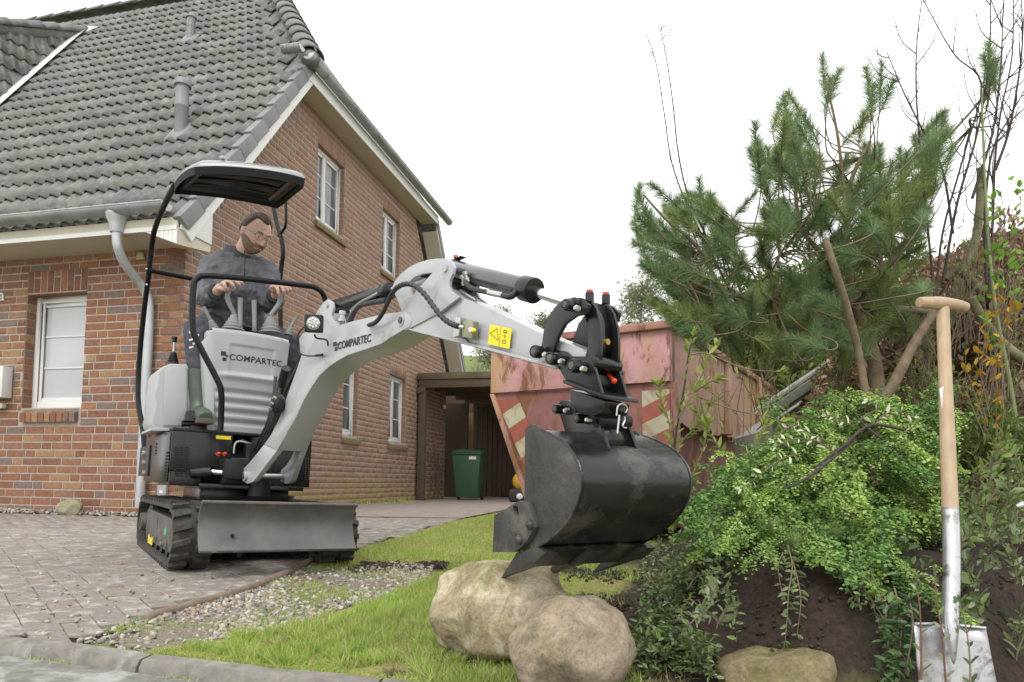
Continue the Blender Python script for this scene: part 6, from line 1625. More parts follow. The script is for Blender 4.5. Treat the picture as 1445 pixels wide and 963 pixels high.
# upper hitch bracket
UE = [(776, 500), (786, 494), (798, 496), (806, 503), (826, 503), (834, 506), (838, 516), (850, 558), (838, 560), (800, 540), (790, 523)]
for s in (-1, 1):
    P = trace(UE, .052); P = P if s < 0 else mirr(P); v = MB(MBm); v.prism(P, (-s * .010, 0, 0)); he = v.build('hitch_ear', M_black, dig, bevel=.002)
a0, a1, a2 = bp_(794, 541, -.066), bp_(852, 563, -.066), None
v = MB(MBm); t_ = .010; up_ = Vector((0, 0, t_))
q0, q1 = a0, a1; v.hexa([q0, q1, Vector((.066, q1.y, q1.z)), Vector((.066, q0.y, q0.z)), q0 + up_, q1 + up_, Vector((.066, q1.y, q1.z)) + up_, Vector((.066, q0.y, q0.z)) + up_]); v.build('hitch_flange', M_black, dig, bevel=.003)
P = trace([(803, 549), (854, 566), (850, 583), (836, 588), (815, 582), (804, 572)], .048); rotb = mirror_slab(P, 'rotator_block', M_black, dig, .006)
# red locking pin, linch pin
v = MB(MBm); P = [bp_(858, 527, .0) , bp_(866, 540, -.005)]; q = bp_(852, 529, 0); P = [q, q + Vector((.005, -.022, -.018))]
v = MB(MBm); e0 = on_plane(858, 528, MBm, 1, bp_(843, 520, 0).y - .01); e1 = on_plane(866.5, 538, MBm, 1, e0.y - .03); v.tube([e0, e1], .0045, 8); lk = v.build('locking_pin', M_red, dig); v = MB(MBm); v.ball(e1, .008); v.build('pin_ring', M_red, lk)
yfr = bp_(852, 572, -.048).y
f0 = on_plane(874, 579, MBm, 1, yfr - .012); v = MB(MBm); v.tube([f0 + Vector((0, .02, 0)), f0 + Vector((0, -.012, 0))], .010, 12); lp_ = v.build('linch_pin', M_black, dig, bevel=.001)
pr = [on_plane(px, py, MBm, 1, yfr - .03) for px, py in ((870, 587), (871, 574), (876, 570), (883, 572), (886, 578), (882, 583))]; v = MB(MBm); v.tube(smooth_path(pr), .0022, 8); v.build('pin_clip', M_steel, lp_)
pr = [on_plane(px, py, MBm, 1, yfr - .03) for px, py in ((874, 586), (871, 612))]; v = MB(MBm); v.tube(pr, .0025, 6); v.build('pin_leg', M_steel, lp_)
pr = [on_plane(px, py, MBm, 1, yfr - .03) for px, py in ((881, 588), (882, 595), (878, 600), (880, 604), (884, 604))]; v = MB(MBm); v.tube(smooth_path(pr), .0022, 6); v.build('pin_leg', M_steel, lp_)

# ---- bucket (its own heading, turned on the rotator)
KD = bp_(822, 560, -.05); kdw = MBm @ KD; zd = (CR @ (np.array(kdw) - np.array(EYE)))[2]
print('hitch depth', zd)
p0 = at_depth(822, 690, zd - .155)
KM = Matrix.Translation(Vector((p0.x, p0.y, 0))) @ Matrix.Rotation(R(28), 4, 'Z')
kp_ = lambda px, py, x: on_plane(px, py, KM, 0, x)
hornp = kp_(758, 599.5, 0); Wb = on_plane(905, 607, KM, 1, hornp.y).x * .96
print('bucket width', Wb, 'height', kp_(758, 600, 0).z - kp_(750, 793, 0).z)
SPt = [(742.5, 606), (747, 601), (753, 599), (758, 600), (764, 607), (778, 613), (792, 621), (803, 630), (812, 642), (819, 656), (822.5, 672), (822, 690), (817, 709), (809, 726), (799, 740), (787, 753), (774, 764), (760, 773), (752, 790), (744, 790), (738, 776), (742, 745), (741.5, 700), (742, 650)]
M_side = pm('bucket_side', (.075, .07, .066), rough=.5, var=.35, scale=7, metal=.3, spots=(.16, .14, .12), sthr=.60, sscale=7, rvar=.12, bump=.12)
bk = None
shellp = SPt[4:18] + [(748, 783), (737, 797)]
S = [kp_(px, py, 0) for px, py in shellp]; ctr = kp_(750, 690, 0)
th = .009; v = MB(KM); inn = []
for i, p in enumerate(S):
    a, c = S[max(0, i - 1)], S[min(len(S) - 1, i + 1)]; t_ = (c - a).normalized(); nn = Vector((0, -t_.z, t_.y)); 
    if nn.dot(ctr - p) < 0: nn = -nn
    inn.append(p + nn * th)
ringp = S + inn[::-1]; n = len(ringp); NX = 2
off = Vector((Wb, 0, 0))
v.add(ringp + [p + off for p in ringp], [(i, (i + 1) % n, (i + 1) % n + n, i + n) for i in range(n)]); m = len(S)
for k in (0, n):
    for i in range(m - 1): v.f.append(tuple(k + j for j in (i, i + 1, n - 2 - i, n - 1 - i)))
bucket = v.build('bucket', M_buck, dig, smooth=45)
for x, nm in ((-.004, 'side_plate'), (Wb - .006, 'side_plate')):
    v = MB(KM); v.prism([Vector((x, p.y, p.z)) for p in [kp_(px, py, 0) for px, py in SPt]], (.010, 0, 0)); v.build(nm, M_side, bucket, bevel=.002)
# weld bead round the near and far edge, welded top rim and lip bar
for x in (-.002, Wb + .003):
    v = MB(KM); v.tube([Vector((x, p.y, p.z)) for p in S[:-2]], .0035, 6); v.build('weld_bead', M_buck, bucket)
q0, q1 = kp_(771, 783, 0), kp_(741, 799, 0)
lipn = [kp_(px, py, 0) for px, py in ((765, 771), (767, 776), (752, 789), (740, 801), (735, 798), (747, 783))]
v = MB(KM); v.prism([Vector((.0, p.y, p.z)) for p in lipn], (Wb, 0, 0)); v.build('cutting_lip', M_buck, bucket, bevel=.003)
TO = [(733, 780), (745, 776), (762, 772), (774, 780), (757, 797), (748, 799), (704.5, 818)]
TP = [kp_(px, py, .0) for px, py in TO]
for i, x in enumerate([on_plane(px, py, KM, 1, TP[-1].y).x - .010 for px, py in ((704.5, 818), (768, 813), (834, 808))]):
    v = MB(KM); pts = [Vector((x, p.y, p.z)) for p in TP]; w0 = .042
    offs = [Vector((w0 * (.45 if j == len(TP) - 1 else 1), 0, 0)) for j in range(len(TP))]
    tri = tessellate_polygon([pts]); k = len(pts); f = []
    for t_ in tri: f += [tuple(t_), tuple(q + k for q in t_[::-1])]
    for q in range(k): f.append((q, (q + 1) % k, (q + 1) % k + k, q + k))
    v.add([p + (Vector((w0 * .27, 0, 0)) if j == k - 1 else Vector()) for j, p in enumerate(pts)] + [p + o_ for p, o_ in zip(pts, offs)], f); v.build('tooth', M_worn, bucket, bevel=.003)
SC_ = [(707, 727), (725, 717), (742, 707), (753, 708), (758, 720), (763, 744), (757, 758), (747, 771), (736, 779), (704.5, 779)]
SCP = [kp_(px, py, 0) for px, py in SC_]; hc = kp_(738, 721, 0); hole = [hc + Vector((0, .018 * math.cos(t), .013 * math.sin(t) + .004 * math.cos(t))) for t in [k * math.pi / 6 for k in range(12)]]
for x in (-.022, Wb + .004):
    v = MB(KM); v.prism([Vector((x, p.y, p.z)) for p in SCP], (.018, 0, 0), [[Vector((x, p.y, p.z)) for p in hole]]); sc = v.build('side_cutter', M_side, bucket, bevel=.003)
    if x < 0:
        for px, py in ((749, 741), (734, 762)):
            c = kp_(px, py, x); v = MB(KM); v.lathe([(.014, 0), (.013, .006), (.007, .012), (.002, .013)], Vector((x, c.y, c.z)), (-1, 0, 0), 14); v.build('bolt', M_worn, sc)
        c = kp_(739, 722, x); v = MB(KM); v.ball((x + .012, c.y, c.z), .012, .012, .011); v.build('bolt', M_worn, sc)
# ears on the bucket
EX = Wb * .5; ew = .050
LE = [(785, 572), (793, 565), (802, 565), (812, 574), (830, 574), (839, 580), (846, 598), (858, 634), (840, 640), (812, 628), (798, 612), (792, 592)]
x_n = on_plane(846, 598, KM, 1, kp_(822, 620, 0).y).x
for s in (-1, 1):
    x = EX + s * ew; P = [kp_(px, py, EX - ew) for px, py in LE]; v = MB(KM); v.prism([Vector((x, p.y, p.z)) for p in P], (-s * .010, 0, 0)); v.build('bucket_ear', M_black, bucket, bevel=.002)
P = [kp_(px, py, EX - ew) for px, py in ((812, 628), (858, 634), (846, 612))]
v = MB(KM); a, c = kp_(838, 587, EX - ew), kp_(852, 628, EX - ew); v.grid([[Vector((EX - ew + .01, a.y, a.z)), Vector((EX + ew - .01, a.y, a.z))], [Vector((EX - ew + .01, c.y, c.z)), Vector((EX + ew - .01, c.y, c.z))]]); v.build('ear_web', M_black, bucket, solid=.008)
c = kp_(842, 600, EX - ew); v = MB(KM); v.cyl((EX - ew, c.y - .0, c.z + .012), (EX + ew, c.y, c.z + .012), .020, 20); v.build('ear_tube', M_satin, bucket)
for px, py in ((791.5, 578), (822.5, 591)):
    o, c = pinhead(px, py, EX - ew - .006, .0135, .018, bucket, M=KM)
    v = MB(KM); v.cyl((EX - ew, c.y, c.z), (EX + ew + .02, c.y, c.z), .011, 16); v.build('shaft', M_black, o)
    b2 = kp_(px + 11, py + 2, EX - ew - .012); v = MB(KM); v.lathe([(.0078, 0), (.0078, .012), (.005, .016)], b2, (-1, 0, 0), 6); v.build('bolt', M_steel, o)
# ================================================================== the operator
M_skin = pm('skin', (.50, .32, .255), rough=.5, var=.06, scale=30, spec=.35, spots=(.50, .26, .20), sthr=.68, sscale=14)
M_hair = pm('hair', (.075, .052, .038), rough=.6, var=.6, scale=150, bump=.6, bscale=260)
M_beard = pm('beard', (.20, .125, .088), rough=.7, var=.35, scale=120, bump=.6, bscale=300)
M_jacket = pm('jacket', (.135, .137, .15), rough=.8, var=.14, scale=9, bump=.25, bscale=240, spec=.25)
M_jdark = pm('jacket_dark', (.035, .038, .048), rough=.75, var=.1)
M_trous = pm('work_trousers', (.055, .057, .07), rough=.85, var=.15, scale=12, bump=.2)
M_boot = pm('rubber_boot', (.065, .088, .062), rough=.38, var=.12, scale=10)
M_bsole = pm('boot_sole', (.12, .10, .075), rough=.8, var=.2)
M_glass = pm('spectacle_frame', (.10, .08, .06), rough=.3)
M_white2 = pm('trouser_print', (.7, .7, .68), rough=.6)
per = thing('person', MM @ Vector((0, .1, .75)), 'bearded man in glasses, dark grey jacket and green boots working the digger levers', 'person')
H = mp(361, 331, 1, -.12)
HM = MM @ Matrix.Translation(H) @ Matrix.Rotation(R(20), 4, 'Z') @ Matrix.Rotation(R(3), 4, 'Y') @ Matrix.Rotation(R(29), 4, 'X')
def head_pt(u, w, off=0.0):
    """u round the head from the back 0..1, w from chin 0 to crown 1"""
    ph = math.pi * w; a = 2 * math.pi * u
    d = Vector((math.sin(ph) * math.sin(a), math.sin(ph) * math.cos(a), -math.cos(ph)))    # a=0 back (+y), a=pi face (-y)
    x, y, z = d.x * .074, d.y * (.098 if d.y > 0 else .094), d.z * .116
    if z < -.02:
        k = (-.02 - z) / .096; x *= 1 - .30 * k ** 1.4; 
        if y > 0: y *= 1 - .5 * k
        else: y *= 1 + .10 * k
    if z > .05: y *= 1 + .02
    f = max(0, -d.y); g = lambda c, s: math.exp(-((c) / s) ** 2)
    if f > .1:
        dy = 0
        if z > -.036: s = min(1, max(0, (.022 - z) / .058)); nz = .026 * s ** 1.2
        else: nz = .026 * g(z + .036, .010)
        dy += nz * g(x, .0095 + .006 * max(0, min(1, (.0 - z) / .036)))
        dy += .007 * g(z - .030, .010) * g(x, .045); dy -= .010 * g(abs(x) - .030, .014) * g(z - .008, .012)
        dy += .005 * g(abs(x) - .040, .018) * g(z + .022, .018)
        dy += .006 * g(z + .058, .005) * g(x, .020) + .006 * g(z + .068, .005) * g(x, .017) - .003 * g(z + .063, .002) * g(x, .022)
        dy += .010 * g(z + .098, .018) * g(x, .024)
        y -= dy * min(1, (f - .1) * 3)
    p = Vector((x, y, z)); return p + d * off
def head_sheet(mask, off, name, mat, NU=64, NW=56, jitter=0, parent=None):
    v = MB(HM); idx = {}; fs = []; vs = []
    r = random.Random(2)
    for j in range(NW + 1):
        for i in range(NU):
            u, w = i / NU, j / NW; m = mask(head_pt(u, w)); p = head_pt(u, w, -.004 + (off + .004) * min(1, max(0, m)) + (r.uniform(-jitter, jitter) if m > 0 else 0)); idx[i, j] = len(vs); vs.append(p)
    for j in range(NW):
        for i in range(NU):
            q = [idx[i, j], idx[(i + 1) % NU, j], idx[(i + 1) % NU, j + 1], idx[i, j + 1]]
            if any(mask(head_pt(a / NU, b_ / NW)) > -.2 for a, b_ in ((i, j), (i + 1, j), (i + 1, j + 1), (i, j + 1))): fs.append(tuple(q))
    v.add(vs, fs); return v.build(name, mat, parent, smooth=80)
# --- body: one continuous surface of head, neck, trunk, arms, hands and legs
bm_ = MB(MM)
HL = MM.inverted() @ HM
def hl(p): return HL @ Vector(p)
NU, NW = 64, 56; vs = [hl(head_pt(i / NU, j / NW)) for j in range(NW + 1) for i in range(NU)]
bm_.add(vs, [(j * NU + i, j * NU + (i + 1) % NU, (j + 1) * NU + (i + 1) % NU, (j + 1) * NU + i) for j in range(NW) for i in range(NU)])
for s in (-1, 1):   # ears
    bm_.ball(hl((s * .077, .012, -.004)), .010, .020, .031, 12, 8, (HL.to_3x3() @ Matrix.Rotation(R(-12), 3, 'X')))
NB = mp(337, 364, 1, .01); CHN = mp(333, 392, 1, -.02); HIP = mp(330, 462, 1, .13)
SR, SLf = mp(299, 371, 1, .02), mp(375, 377, 1, -.0)
ER, EL = mp(291, 421, 1, -.06), mp(382, 430, 1, -.13)
WR, WL = mp(307, 411, 1, -.27), mp(389, 416, 1, -.30)
bm_.tube([hl((0, .035, -.045)), hl((0, .045, -.11)), NB, NB + Vector((0, .02, -.06))], [.052, .054, .056, .060], 16)
bm_.tube([NB + Vector((0, .03, -.05)), CHN, CHN.lerp(HIP, .55), HIP], [.065, .10, .10, .10], 16)
for S_, E_, W_ in ((SR, ER, WR), (SLf, EL, WL)):
    bm_.tube([CHN.lerp(S_, .4) + Vector((0, 0, .05)), S_, S_.lerp(E_, .5), E_, E_.lerp(W_, .4), W_], [.045, .040, .036, .032, .034, .026], 14)
def hand(Wr, K, fingers, thumb, pal):
    bm_.tube([Wr, Wr.lerp(K[1], .35)], [.026, .027], 12)
    ks = K
    for i, k in enumerate(ks):
        bm_.tube([Wr.lerp(ks[1], .12), k], [.020, .0125], 10)
    for i, (k, f) in enumerate(zip(ks, fingers)):
        P = [k] + f; r0 = (.0105, .0110, .0105, .0090)[i]; bm_.tube(P, [r0, r0 * .95, r0 * .88, r0 * .72][:len(P)], 10)
    bm_.tube(thumb, [.015, .0125, .0115, .009], 10)
Pq = lambda px, py, y: mp(px, py, 1, y)
KR = [Pq(316, 399, -.385), Pq(320, 396.5, -.37), Pq(325, 395.5, -.35), Pq(330, 396, -.33)]
hand(WR, KR, [[Pq(317, 403, -.40), Pq(319, 407, -.40), Pq(321, 410.5, -.39)], [Pq(325, 398, -.40), Pq(329, 403, -.405), Pq(331, 408, -.39)], [Pq(332, 397, -.38), Pq(337, 401, -.385), Pq(339, 405, -.37)], [Pq(337, 397.5, -.35), Pq(341, 399, -.355), Pq(343, 402, -.345)]],
     [WR.lerp(KR[0], .35), Pq(312, 408, -.36), Pq(318, 409, -.37), Pq(324, 408, -.37)], None)
KL = [Pq(390, 405, -.385), Pq(394, 403.5, -.37), Pq(399, 403.5, -.35), Pq(403, 404.5, -.33)]
hand(WL, KL, [[Pq(392, 409, -.40), Pq(393, 414, -.40), Pq(394, 418, -.39)], [Pq(399, 406, -.40), Pq(400, 411, -.405), Pq(401, 416, -.39)], [Pq(404, 406, -.38), Pq(406, 410, -.385), Pq(406, 414, -.37)], [Pq(408, 406, -.35), Pq(410, 409, -.355), Pq(410, 412, -.345)]],
     [WL.lerp(KL[0], .35), Pq(384, 409, -.36), Pq(383, 405, -.37), Pq(387, 404, -.38)], None)
KN, AN = mp(281, 470, 1, -.20), mp(281, 582, 1, -.25)
KN2, AN2 = Vector((.17, -.20, KN.z)), Vector((.17, -.22, AN.z))
for a, k, n_ in ((HIP + Vector((-.08, 0, 0)), KN, AN), (HIP + Vector((.08, 0, 0)), KN2, AN2)):
    bm_.tube([a, a.lerp(k, .5), k, k.lerp(n_, .5), n_], [.065, .055, .045, .038, .030], 14)
body = bm_.build('body', M_skin, per, smooth=80)
def remesh(o, vox, smooth_it=3, f=.5):
    m = o.modifiers.new('remesh', 'REMESH'); m.mode = 'VOXEL'; m.voxel_size = vox; m.use_smooth_shade = True
    if smooth_it: s = o.modifiers.new('smooth', 'SMOOTH'); s.iterations = smooth_it; s.factor = f
remesh(body, .0034, 1, .4)
def folds(o, st, size, name):
    t = bpy.data.textures.new(name, 'CLOUDS'); t.noise_scale = size; t.noise_depth = 2; t.noise_type = 'HARD_NOISE'
    m = o.modifiers.new('folds', 'DISPLACE'); m.texture = t; m.strength = st; m.mid_level = .4; m.texture_coords = 'GLOBAL'
# --- jacket
v = MB(MM); u1 = Vector((0, 0, .025))
v.tube([NB + Vector((0, .02, -.02)), CHN + Vector((0, .03, .03)), CHN + Vector((0, .02, -.06)), CHN.lerp(HIP, .5), HIP + Vector((0, -.02, .03)), HIP + Vector((0, -.02, -.03))], [.10, .150, .168, .172, .180, .178], 22)
v.ball(CHN + Vector((-.06, .03, .03)), .13, .12, .12, 16, 10); v.ball(CHN + Vector((.06, .02, .02)), .13, .12, .12, 16, 10)
for S_, E_, W_ in ((SR, ER, WR), (SLf, EL, WL)):
    v.tube([NB.lerp(S_, .15) + Vector((0, .03, -.03)), NB.lerp(S_, .6) + Vector((0, .01, -.018)), S_ + Vector((0, 0, -.024)), S_.lerp(E_, .35), S_.lerp(E_, .7), E_, E_.lerp(W_, .3), E_.lerp(W_, .65), E_.lerp(W_, .92)], [.062, .070, .079, .073, .067, .066, .062, .054, .045], 18)
jk = v.build('jacket', M_jacket, per, smooth=80); remesh(jk, .0085, 4); folds(jk, .034, .06, 'folds_jacket')
v = MB(HM); 
c0_ = NB + Vector((0, 0, .005)); v = MB(MM)
rows = []
for (rr, dz, fy) in ((.105, -.030, .0), (.092, .005, .004), (.082, .040, .010), (.078, .060, .014), (.068, .058, .014), (.066, .01, .01)):
    rows.append([c0_ + Vector((math.cos(t) * rr, math.sin(t) * rr * .95 + fy, dz + .018 * math.sin(t))) for t in [2 * math.pi * k / 28 for k in range(29)]])
v.grid(rows); v.build('collar', M_jdark, per, smooth=60)
v = MB(MM); a = c0_ + Vector((.012, -.086, .02)); c = HIP + Vector((.01, -.195, .06)); v.tube([a, CHN + Vector((.012, -.152, .02)), CHN.lerp(HIP, .4) + Vector((.012, -.178, 0)), c], .0035, 6); v.build('zip', M_jdark, per)
for S_, E_, W_, nm in ((SR, ER, WR, 'cuff'), (SLf, EL, WL, 'cuff')):
    v = MB(MM); v.tube([E_.lerp(W_, .84), E_.lerp(W_, .97)], [.049, .044], 16); v.build('cuff', M_jdark, per)
# --- trousers and boots
v = MB(MM); v.tube([HIP + Vector((-.09, .03, -.02)), (HIP + Vector((-.09, 0, -.02))).lerp(KN, .5), KN + Vector((0, .02, .0)), KN + Vector((.0, -.0, -.06)), KN.lerp(AN, .50)], [.11, .098, .085, .075, .062], 18)
v.tube([HIP + Vector((.09, .03, -.02)), (HIP + Vector((.08, 0, -.02))).lerp(KN2, .5), KN2, KN2.lerp(AN2, .25), KN2.lerp(AN2, .50)], [.11, .098, .082, .074, .062], 18)
tr_ = v.build('trousers', M_trous, per, smooth=80); remesh(tr_, .009, 4); folds(tr_, .022, .07, 'folds_trousers')
for i in range(5):
    a = mp(266.5 + (i % 2) * 5, 468 + i * 5.4, 1, -.285 + .006 * i); v = MB(MM)
    v.prism([a, a + Vector((.030, 0, .012)), a + Vector((.034, 0, .004)), a + Vector((.004, 0, -.010))], (0, .004, 0)); v.build('trouser_print', M_white2, per, smooth=0)
for k, n_, tagb in ((KN, AN, 1), (KN2, AN2, 0)):
    v = MB(MM); a = k.lerp(n_, .46); v.tube([a, k.lerp(n_, .7), n_ + Vector((0, 0, .05)), n_ + Vector((0, -.015, .0))], [.062, .056, .050, .052], 18)
    v.tube([n_ + Vector((0, .02, -.01)), n_ + Vector((0, -.06, -.018)), n_ + Vector((0, -.14, -.032)), n_ + Vector((0, -.19, -.045))], [.05, .047, .045, .034], 16)
    b1 = v.build('rubber_boot', M_boot, per, smooth=80); remesh(b1, .007, 5)
    v = MB(MM); c = n_ + Vector((0, -.07, -.075)); v.hexa([Vector((c.x + sx_, c.y + sy_, c.z + dz)) for dz in (0, .028) for sx_, sy_ in ((-.042, -.14), (.042, -.14), (.036, .11), (-.036, .11))]); v.build('sole', M_bsole, b1, bevel=.008)
# --- head details
def m_beard(p):
    x, y, z = p
    front = -y
    line = -.036 - .018 * math.exp(-((x) / .030) ** 2) + .35 * max(0, abs(x) - .045) * 2.2
    if y > .03: return -1
    m = (line - z) / .010
    lipm = math.exp(-((z + .063) / .0085) ** 2 - (x / .020) ** 2); m -= lipm * 9 if y < -.05 else 0
    if abs(z + .048) < .010 and abs(x) < .03 and y < -.05: m = max(m, 1)       # moustache
    m = min(m, (.03 - y) / .01); return min(m, 1)
head_sheet(m_beard, .0038, 'beard', M_beard, 96, 84, .0018, per)
def m_hair(p):
    x, y, z = p
    hl_ = .080 + .010 * math.exp(-((abs(x) - .036) / .016) ** 2) if y < -.02 else (.022 - max(0, y) * .75)
    if -.02 <= y < .012 : hl_ = -.010 + (.012 - y) * 2.4
    return min(1, (z - hl_) / .010)
head_sheet(m_hair, .013, 'hair', M_hair, 128, 110, .0045, per)
M_eye = pm('eye_white', (.75, .72, .68), rough=.2); M_iris = pm('iris', (.03, .025, .02), rough=.1)
for s in (-1, 1):
    e = Vector((s * .030, -.0795, .007)); v = MB(HM); v.ball(e, .0115, .0115, .0115, 16, 12); ey = v.build('eye', M_eye, per, smooth=80)
    v = MB(HM); v.ball(e + Vector((0, -.0085, -.0045)), .0052, .004, .0052, 12, 8); v.build('iris', M_iris, ey)
    v = MB(HM); pts = []
    rows = []
    for j in range(7):
        ph = R(-22 + j * 17); rows.append([e + Vector((.0128 * math.sin(R(-80 + i * 16)) , -.0128 * math.cos(R(-80 + i * 16)) * math.cos(ph), .0128 * math.sin(ph) * math.cos(R(-80 + i * 16)) ** .3 if abs(-80 + i * 16) < 89 else 0)) for i in range(11)])
    v.grid(rows); v.build('eyelid', M_skin, per, smooth=80)
    v = MB(HM); v.tube([Vector((s * .014, -.101, .026)), Vector((s * .028, -.099, .031)), Vector((s * .046, -.085, .025))], [.002, .0032, .0018], 6); v.build('eyebrow', M_hair, per)
gl = None
v = MB(HM)
for s in (-1, 1):
    c = Vector((s * .033, -.104, .004)); v.tube([c + Vector((.0235 * math.cos(t), .010 * abs(math.cos(t)) * (1 if math.cos(t) * s > 0 else -.2), .0175 * math.sin(t))) for t in [2 * math.pi * k / 24 for k in range(24)]], .0010, 6, closed=True)
    v.tube([Vector((s * .0565, -.095, .008)), Vector((s * .074, -.04, .010)), Vector((s * .080, .012, .006))], .0013, 6)
v.tube([Vector((-.0095, -.105, .007)), Vector((0, -.108, .010)), Vector((.0095, -.105, .007))], .0013, 6)
gl = v.build('spectacles', M_glass, per, smooth=60)
# lips
v = MB(HM); lp = []
v.tube([Vector((-.019, -.094, -.0645)), Vector((-.008, -.1065, -.0625)), Vector((0, -.108, -.0635)), Vector((.008, -.1065, -.0625)), Vector((.019, -.094, -.0645))], [.0012, .0028, .003, .0028, .0012], 8); v.build('lips', pm('lips', (.42, .18, .15), rough=.45), per, smooth=60)
# ================================================================== plants
LG = lambda cs, nm, tr=.3, rough=.5, spec=.3: pm(nm, cs[0], rough=rough, var=.2, scale=6, trans=tr, spec=spec, pieces=cs)
M_needle = LG([(.16, .25, .115), (.19, .28, .125), (.13, .21, .105), (.21, .31, .13), (.26, .36, .14)], 'pine_needle', .35, .5, .25)
M_needleb = LG([(.24, .33, .11), (.28, .36, .12), (.19, .28, .09), (.33, .38, .16)], 'old_pine_needle', .35, .55, .2)
M_bark = pm('pine_bark', (.17, .125, .08), rough=.9, var=.35, scale=30, bump=.6, spots=(.19, .16, .11), sthr=.6, sscale=14)
M_barkg = pm('green_bark', (.20, .18, .11), rough=.85, var=.3, scale=24, bump=.5, spots=(.10, .12, .05), sthr=.55, sscale=10)
M_twig = pm('twig', (.17, .125, .085), rough=.8, var=.3, scale=30)
M_twigd = pm('dark_twig', (.055, .038, .032), rough=.8, var=.3, scale=30)
M_small = LG([(.22, .35, .08), (.28, .41, .10), (.17, .29, .07), (.34, .45, .14), (.13, .23, .06), (.20, .33, .09)], 'small_leaf', .3, .5, .25)
M_smalll = LG([(.34, .50, .11), (.42, .56, .16), (.28, .44, .09), (.46, .56, .20)], 'young_small_leaf', .3, .5, .25)
M_smalld = LG([(.14, .28, .07), (.18, .33, .08), (.11, .22, .06), (.22, .36, .10)], 'old_small_leaf', .25, .5, .3)
M_ivy = LG([(.15, .205, .085), (.19, .25, .11), (.12, .17, .065), (.26, .32, .17), (.18, .26, .075), (.10, .14, .065)], 'cotoneaster_leaf', .2, .38, .4)
M_dk = LG([(.06, .115, .045), (.08, .15, .05), (.05, .09, .04), (.11, .19, .06)], 'dark_leaf', .2, .35, .45)
M_yg = LG([(.28, .36, .07), (.34, .40, .10), (.22, .32, .05), (.40, .42, .15)], 'spring_leaf', .35, .5, .2)
M_fresh = LG([(.22, .42, .06), (.26, .46, .08), (.18, .36, .05)], 'fresh_leaf', .35, .45, .2)
M_pale = LG([(.62, .66, .45), (.55, .62, .38), (.68, .70, .52)], 'pale_leaf', .2, .5, .3)
M_brown = LG([(.33, .21, .13), (.42, .28, .18), (.25, .155, .10), (.50, .36, .25), (.19, .12, .08), (.37, .25, .165), (.56, .44, .32)], 'beech_leaf', .2, .6, .2)
M_amber = LG([(.55, .32, .04), (.50, .24, .04), (.60, .40, .06)], 'amber_leaf', .3, .5, .2)
M_mid = LG([(.19, .28, .07), (.24, .33, .09), (.15, .24, .06), (.28, .34, .12), (.24, .26, .11)], 'hedge_leaf', .3, .55, .2)

def at3(px, py, t): return np.array(at_depth(px, py, t))
def curve(P, n):
    """Catmull-Rom through points"""
    P = [np.array(p, float) for p in P]; Q = [2 * P[0] - P[1]] + P + [2 * P[-1] - P[-2]]; out = []
    for i in range(1, len(Q) - 2):
        for t in np.linspace(0, 1, n, endpoint=False):
            a, b, c, d = Q[i - 1], Q[i], Q[i + 1], Q[i + 2]
            out.append(.5 * ((2 * b) + (c - a) * t + (2 * a - 5 * b + 4 * c - d) * t * t + (3 * b - a - 3 * c + d) * t ** 3))
    out.append(Q[-2]); return out
def limb(P, r0, r1, name, mat, parent, seg=8, n=5):
    c = curve(P, n); m = len(c); v = MB(); v.tube([Vector(p) for p in c], [r0 + (r1 - r0) * i / (m - 1) for i in range(m)], seg); return v.build(name, mat, parent, smooth=70)
class Twigs:
    """many thin twigs joined, three-sided tubes"""
    def __init__(s): s.V = []; s.F = []; s.n = 0
    def add(s, P, r0, r1, seg=4):
        P = np.array(P); m = len(P); T = np.gradient(P, axis=0); T = nrm(T); u = np.array([0, 0, 1.]) if abs(T[0][2]) < .9 else np.array([1., 0, 0])
        X = nrm(np.cross(T, u)); Y = np.cross(T, X); r = np.linspace(r0, r1, m)[:, None]
        V = np.concatenate([(P + (X * math.cos(a) + Y * math.sin(a)) * r)[:, None] for a in [2 * math.pi * k / seg for k in range(seg)]], 1).reshape(-1, 3)
        F = [(i * seg + k, i * seg + (k + 1) % seg, (i + 1) * seg + (k + 1) % seg, (i + 1) * seg + k) for i in range(m - 1) for k in range(seg)]
        s.V.append(V); s.F.append(np.array(F) + s.n); s.n += len(V)
    def build(s, name, mat, parent): 
        o = np_mesh(name, np.concatenate(s.V), np.concatenate(s.F), mat, parent, smooth=True); o['kind'] = 'stuff'; return o
def leaves(name, P, D, S, mat, parent=None, tmpl=LEAF, wid=.55, seed=0, roll=None, kind=True, up=None):
    r = np.random.default_rng(seed); n = len(P); X, Y, Z = frames(np.array(D), r.normal(0, .6, n) if roll is None else roll, up)
    S = np.array(S)[:, None]; V, F = scatter(tmpl[0], tmpl[1], np.array(P), X * S * wid, Y * S, Z * S)
    o = np_mesh(name, V, F, mat, parent)
    if kind: o['kind'] = 'stuff'
    return o

# ---- the pine
pine = thing('pine_tree', at_depth(1235, 640, 3.0), 'spreading green mountain pine with bristly shoots over the rockery', 'pine tree')
hubp = at3(1232, 500, 3.05); base = at3(1245, 640, 3.0); base[2] = float(gz(base[0], base[1])) - .05
limb([base, at3(1240, 590, 3.0), hubp, at3(1205, 430, 3.05)], .040, .024, 'trunk', M_bark, pine, 12)
SIL = [(892, 250), (908, 245), (940, 275), (962, 275), (985, 240), (1008, 262), (1030, 300), (1062, 300), (1058, 262), (1080, 235), (1055, 205), (1066, 166), (1092, 165), (1105, 195), (1098, 130), (1126, 125), (1140, 160), (1165, 190), (1190, 215), (1215, 200), (1212, 150), (1250, 150), (1262, 195), (1300, 190), (1330, 150), (1345, 195), (1338, 265), (1312, 330), (1305, 450), (1240, 485), (1160, 500), (1110, 505), (1050, 500), (1000, 485), (935, 480), (915, 440), (912, 400), (888, 330), (896, 300)]
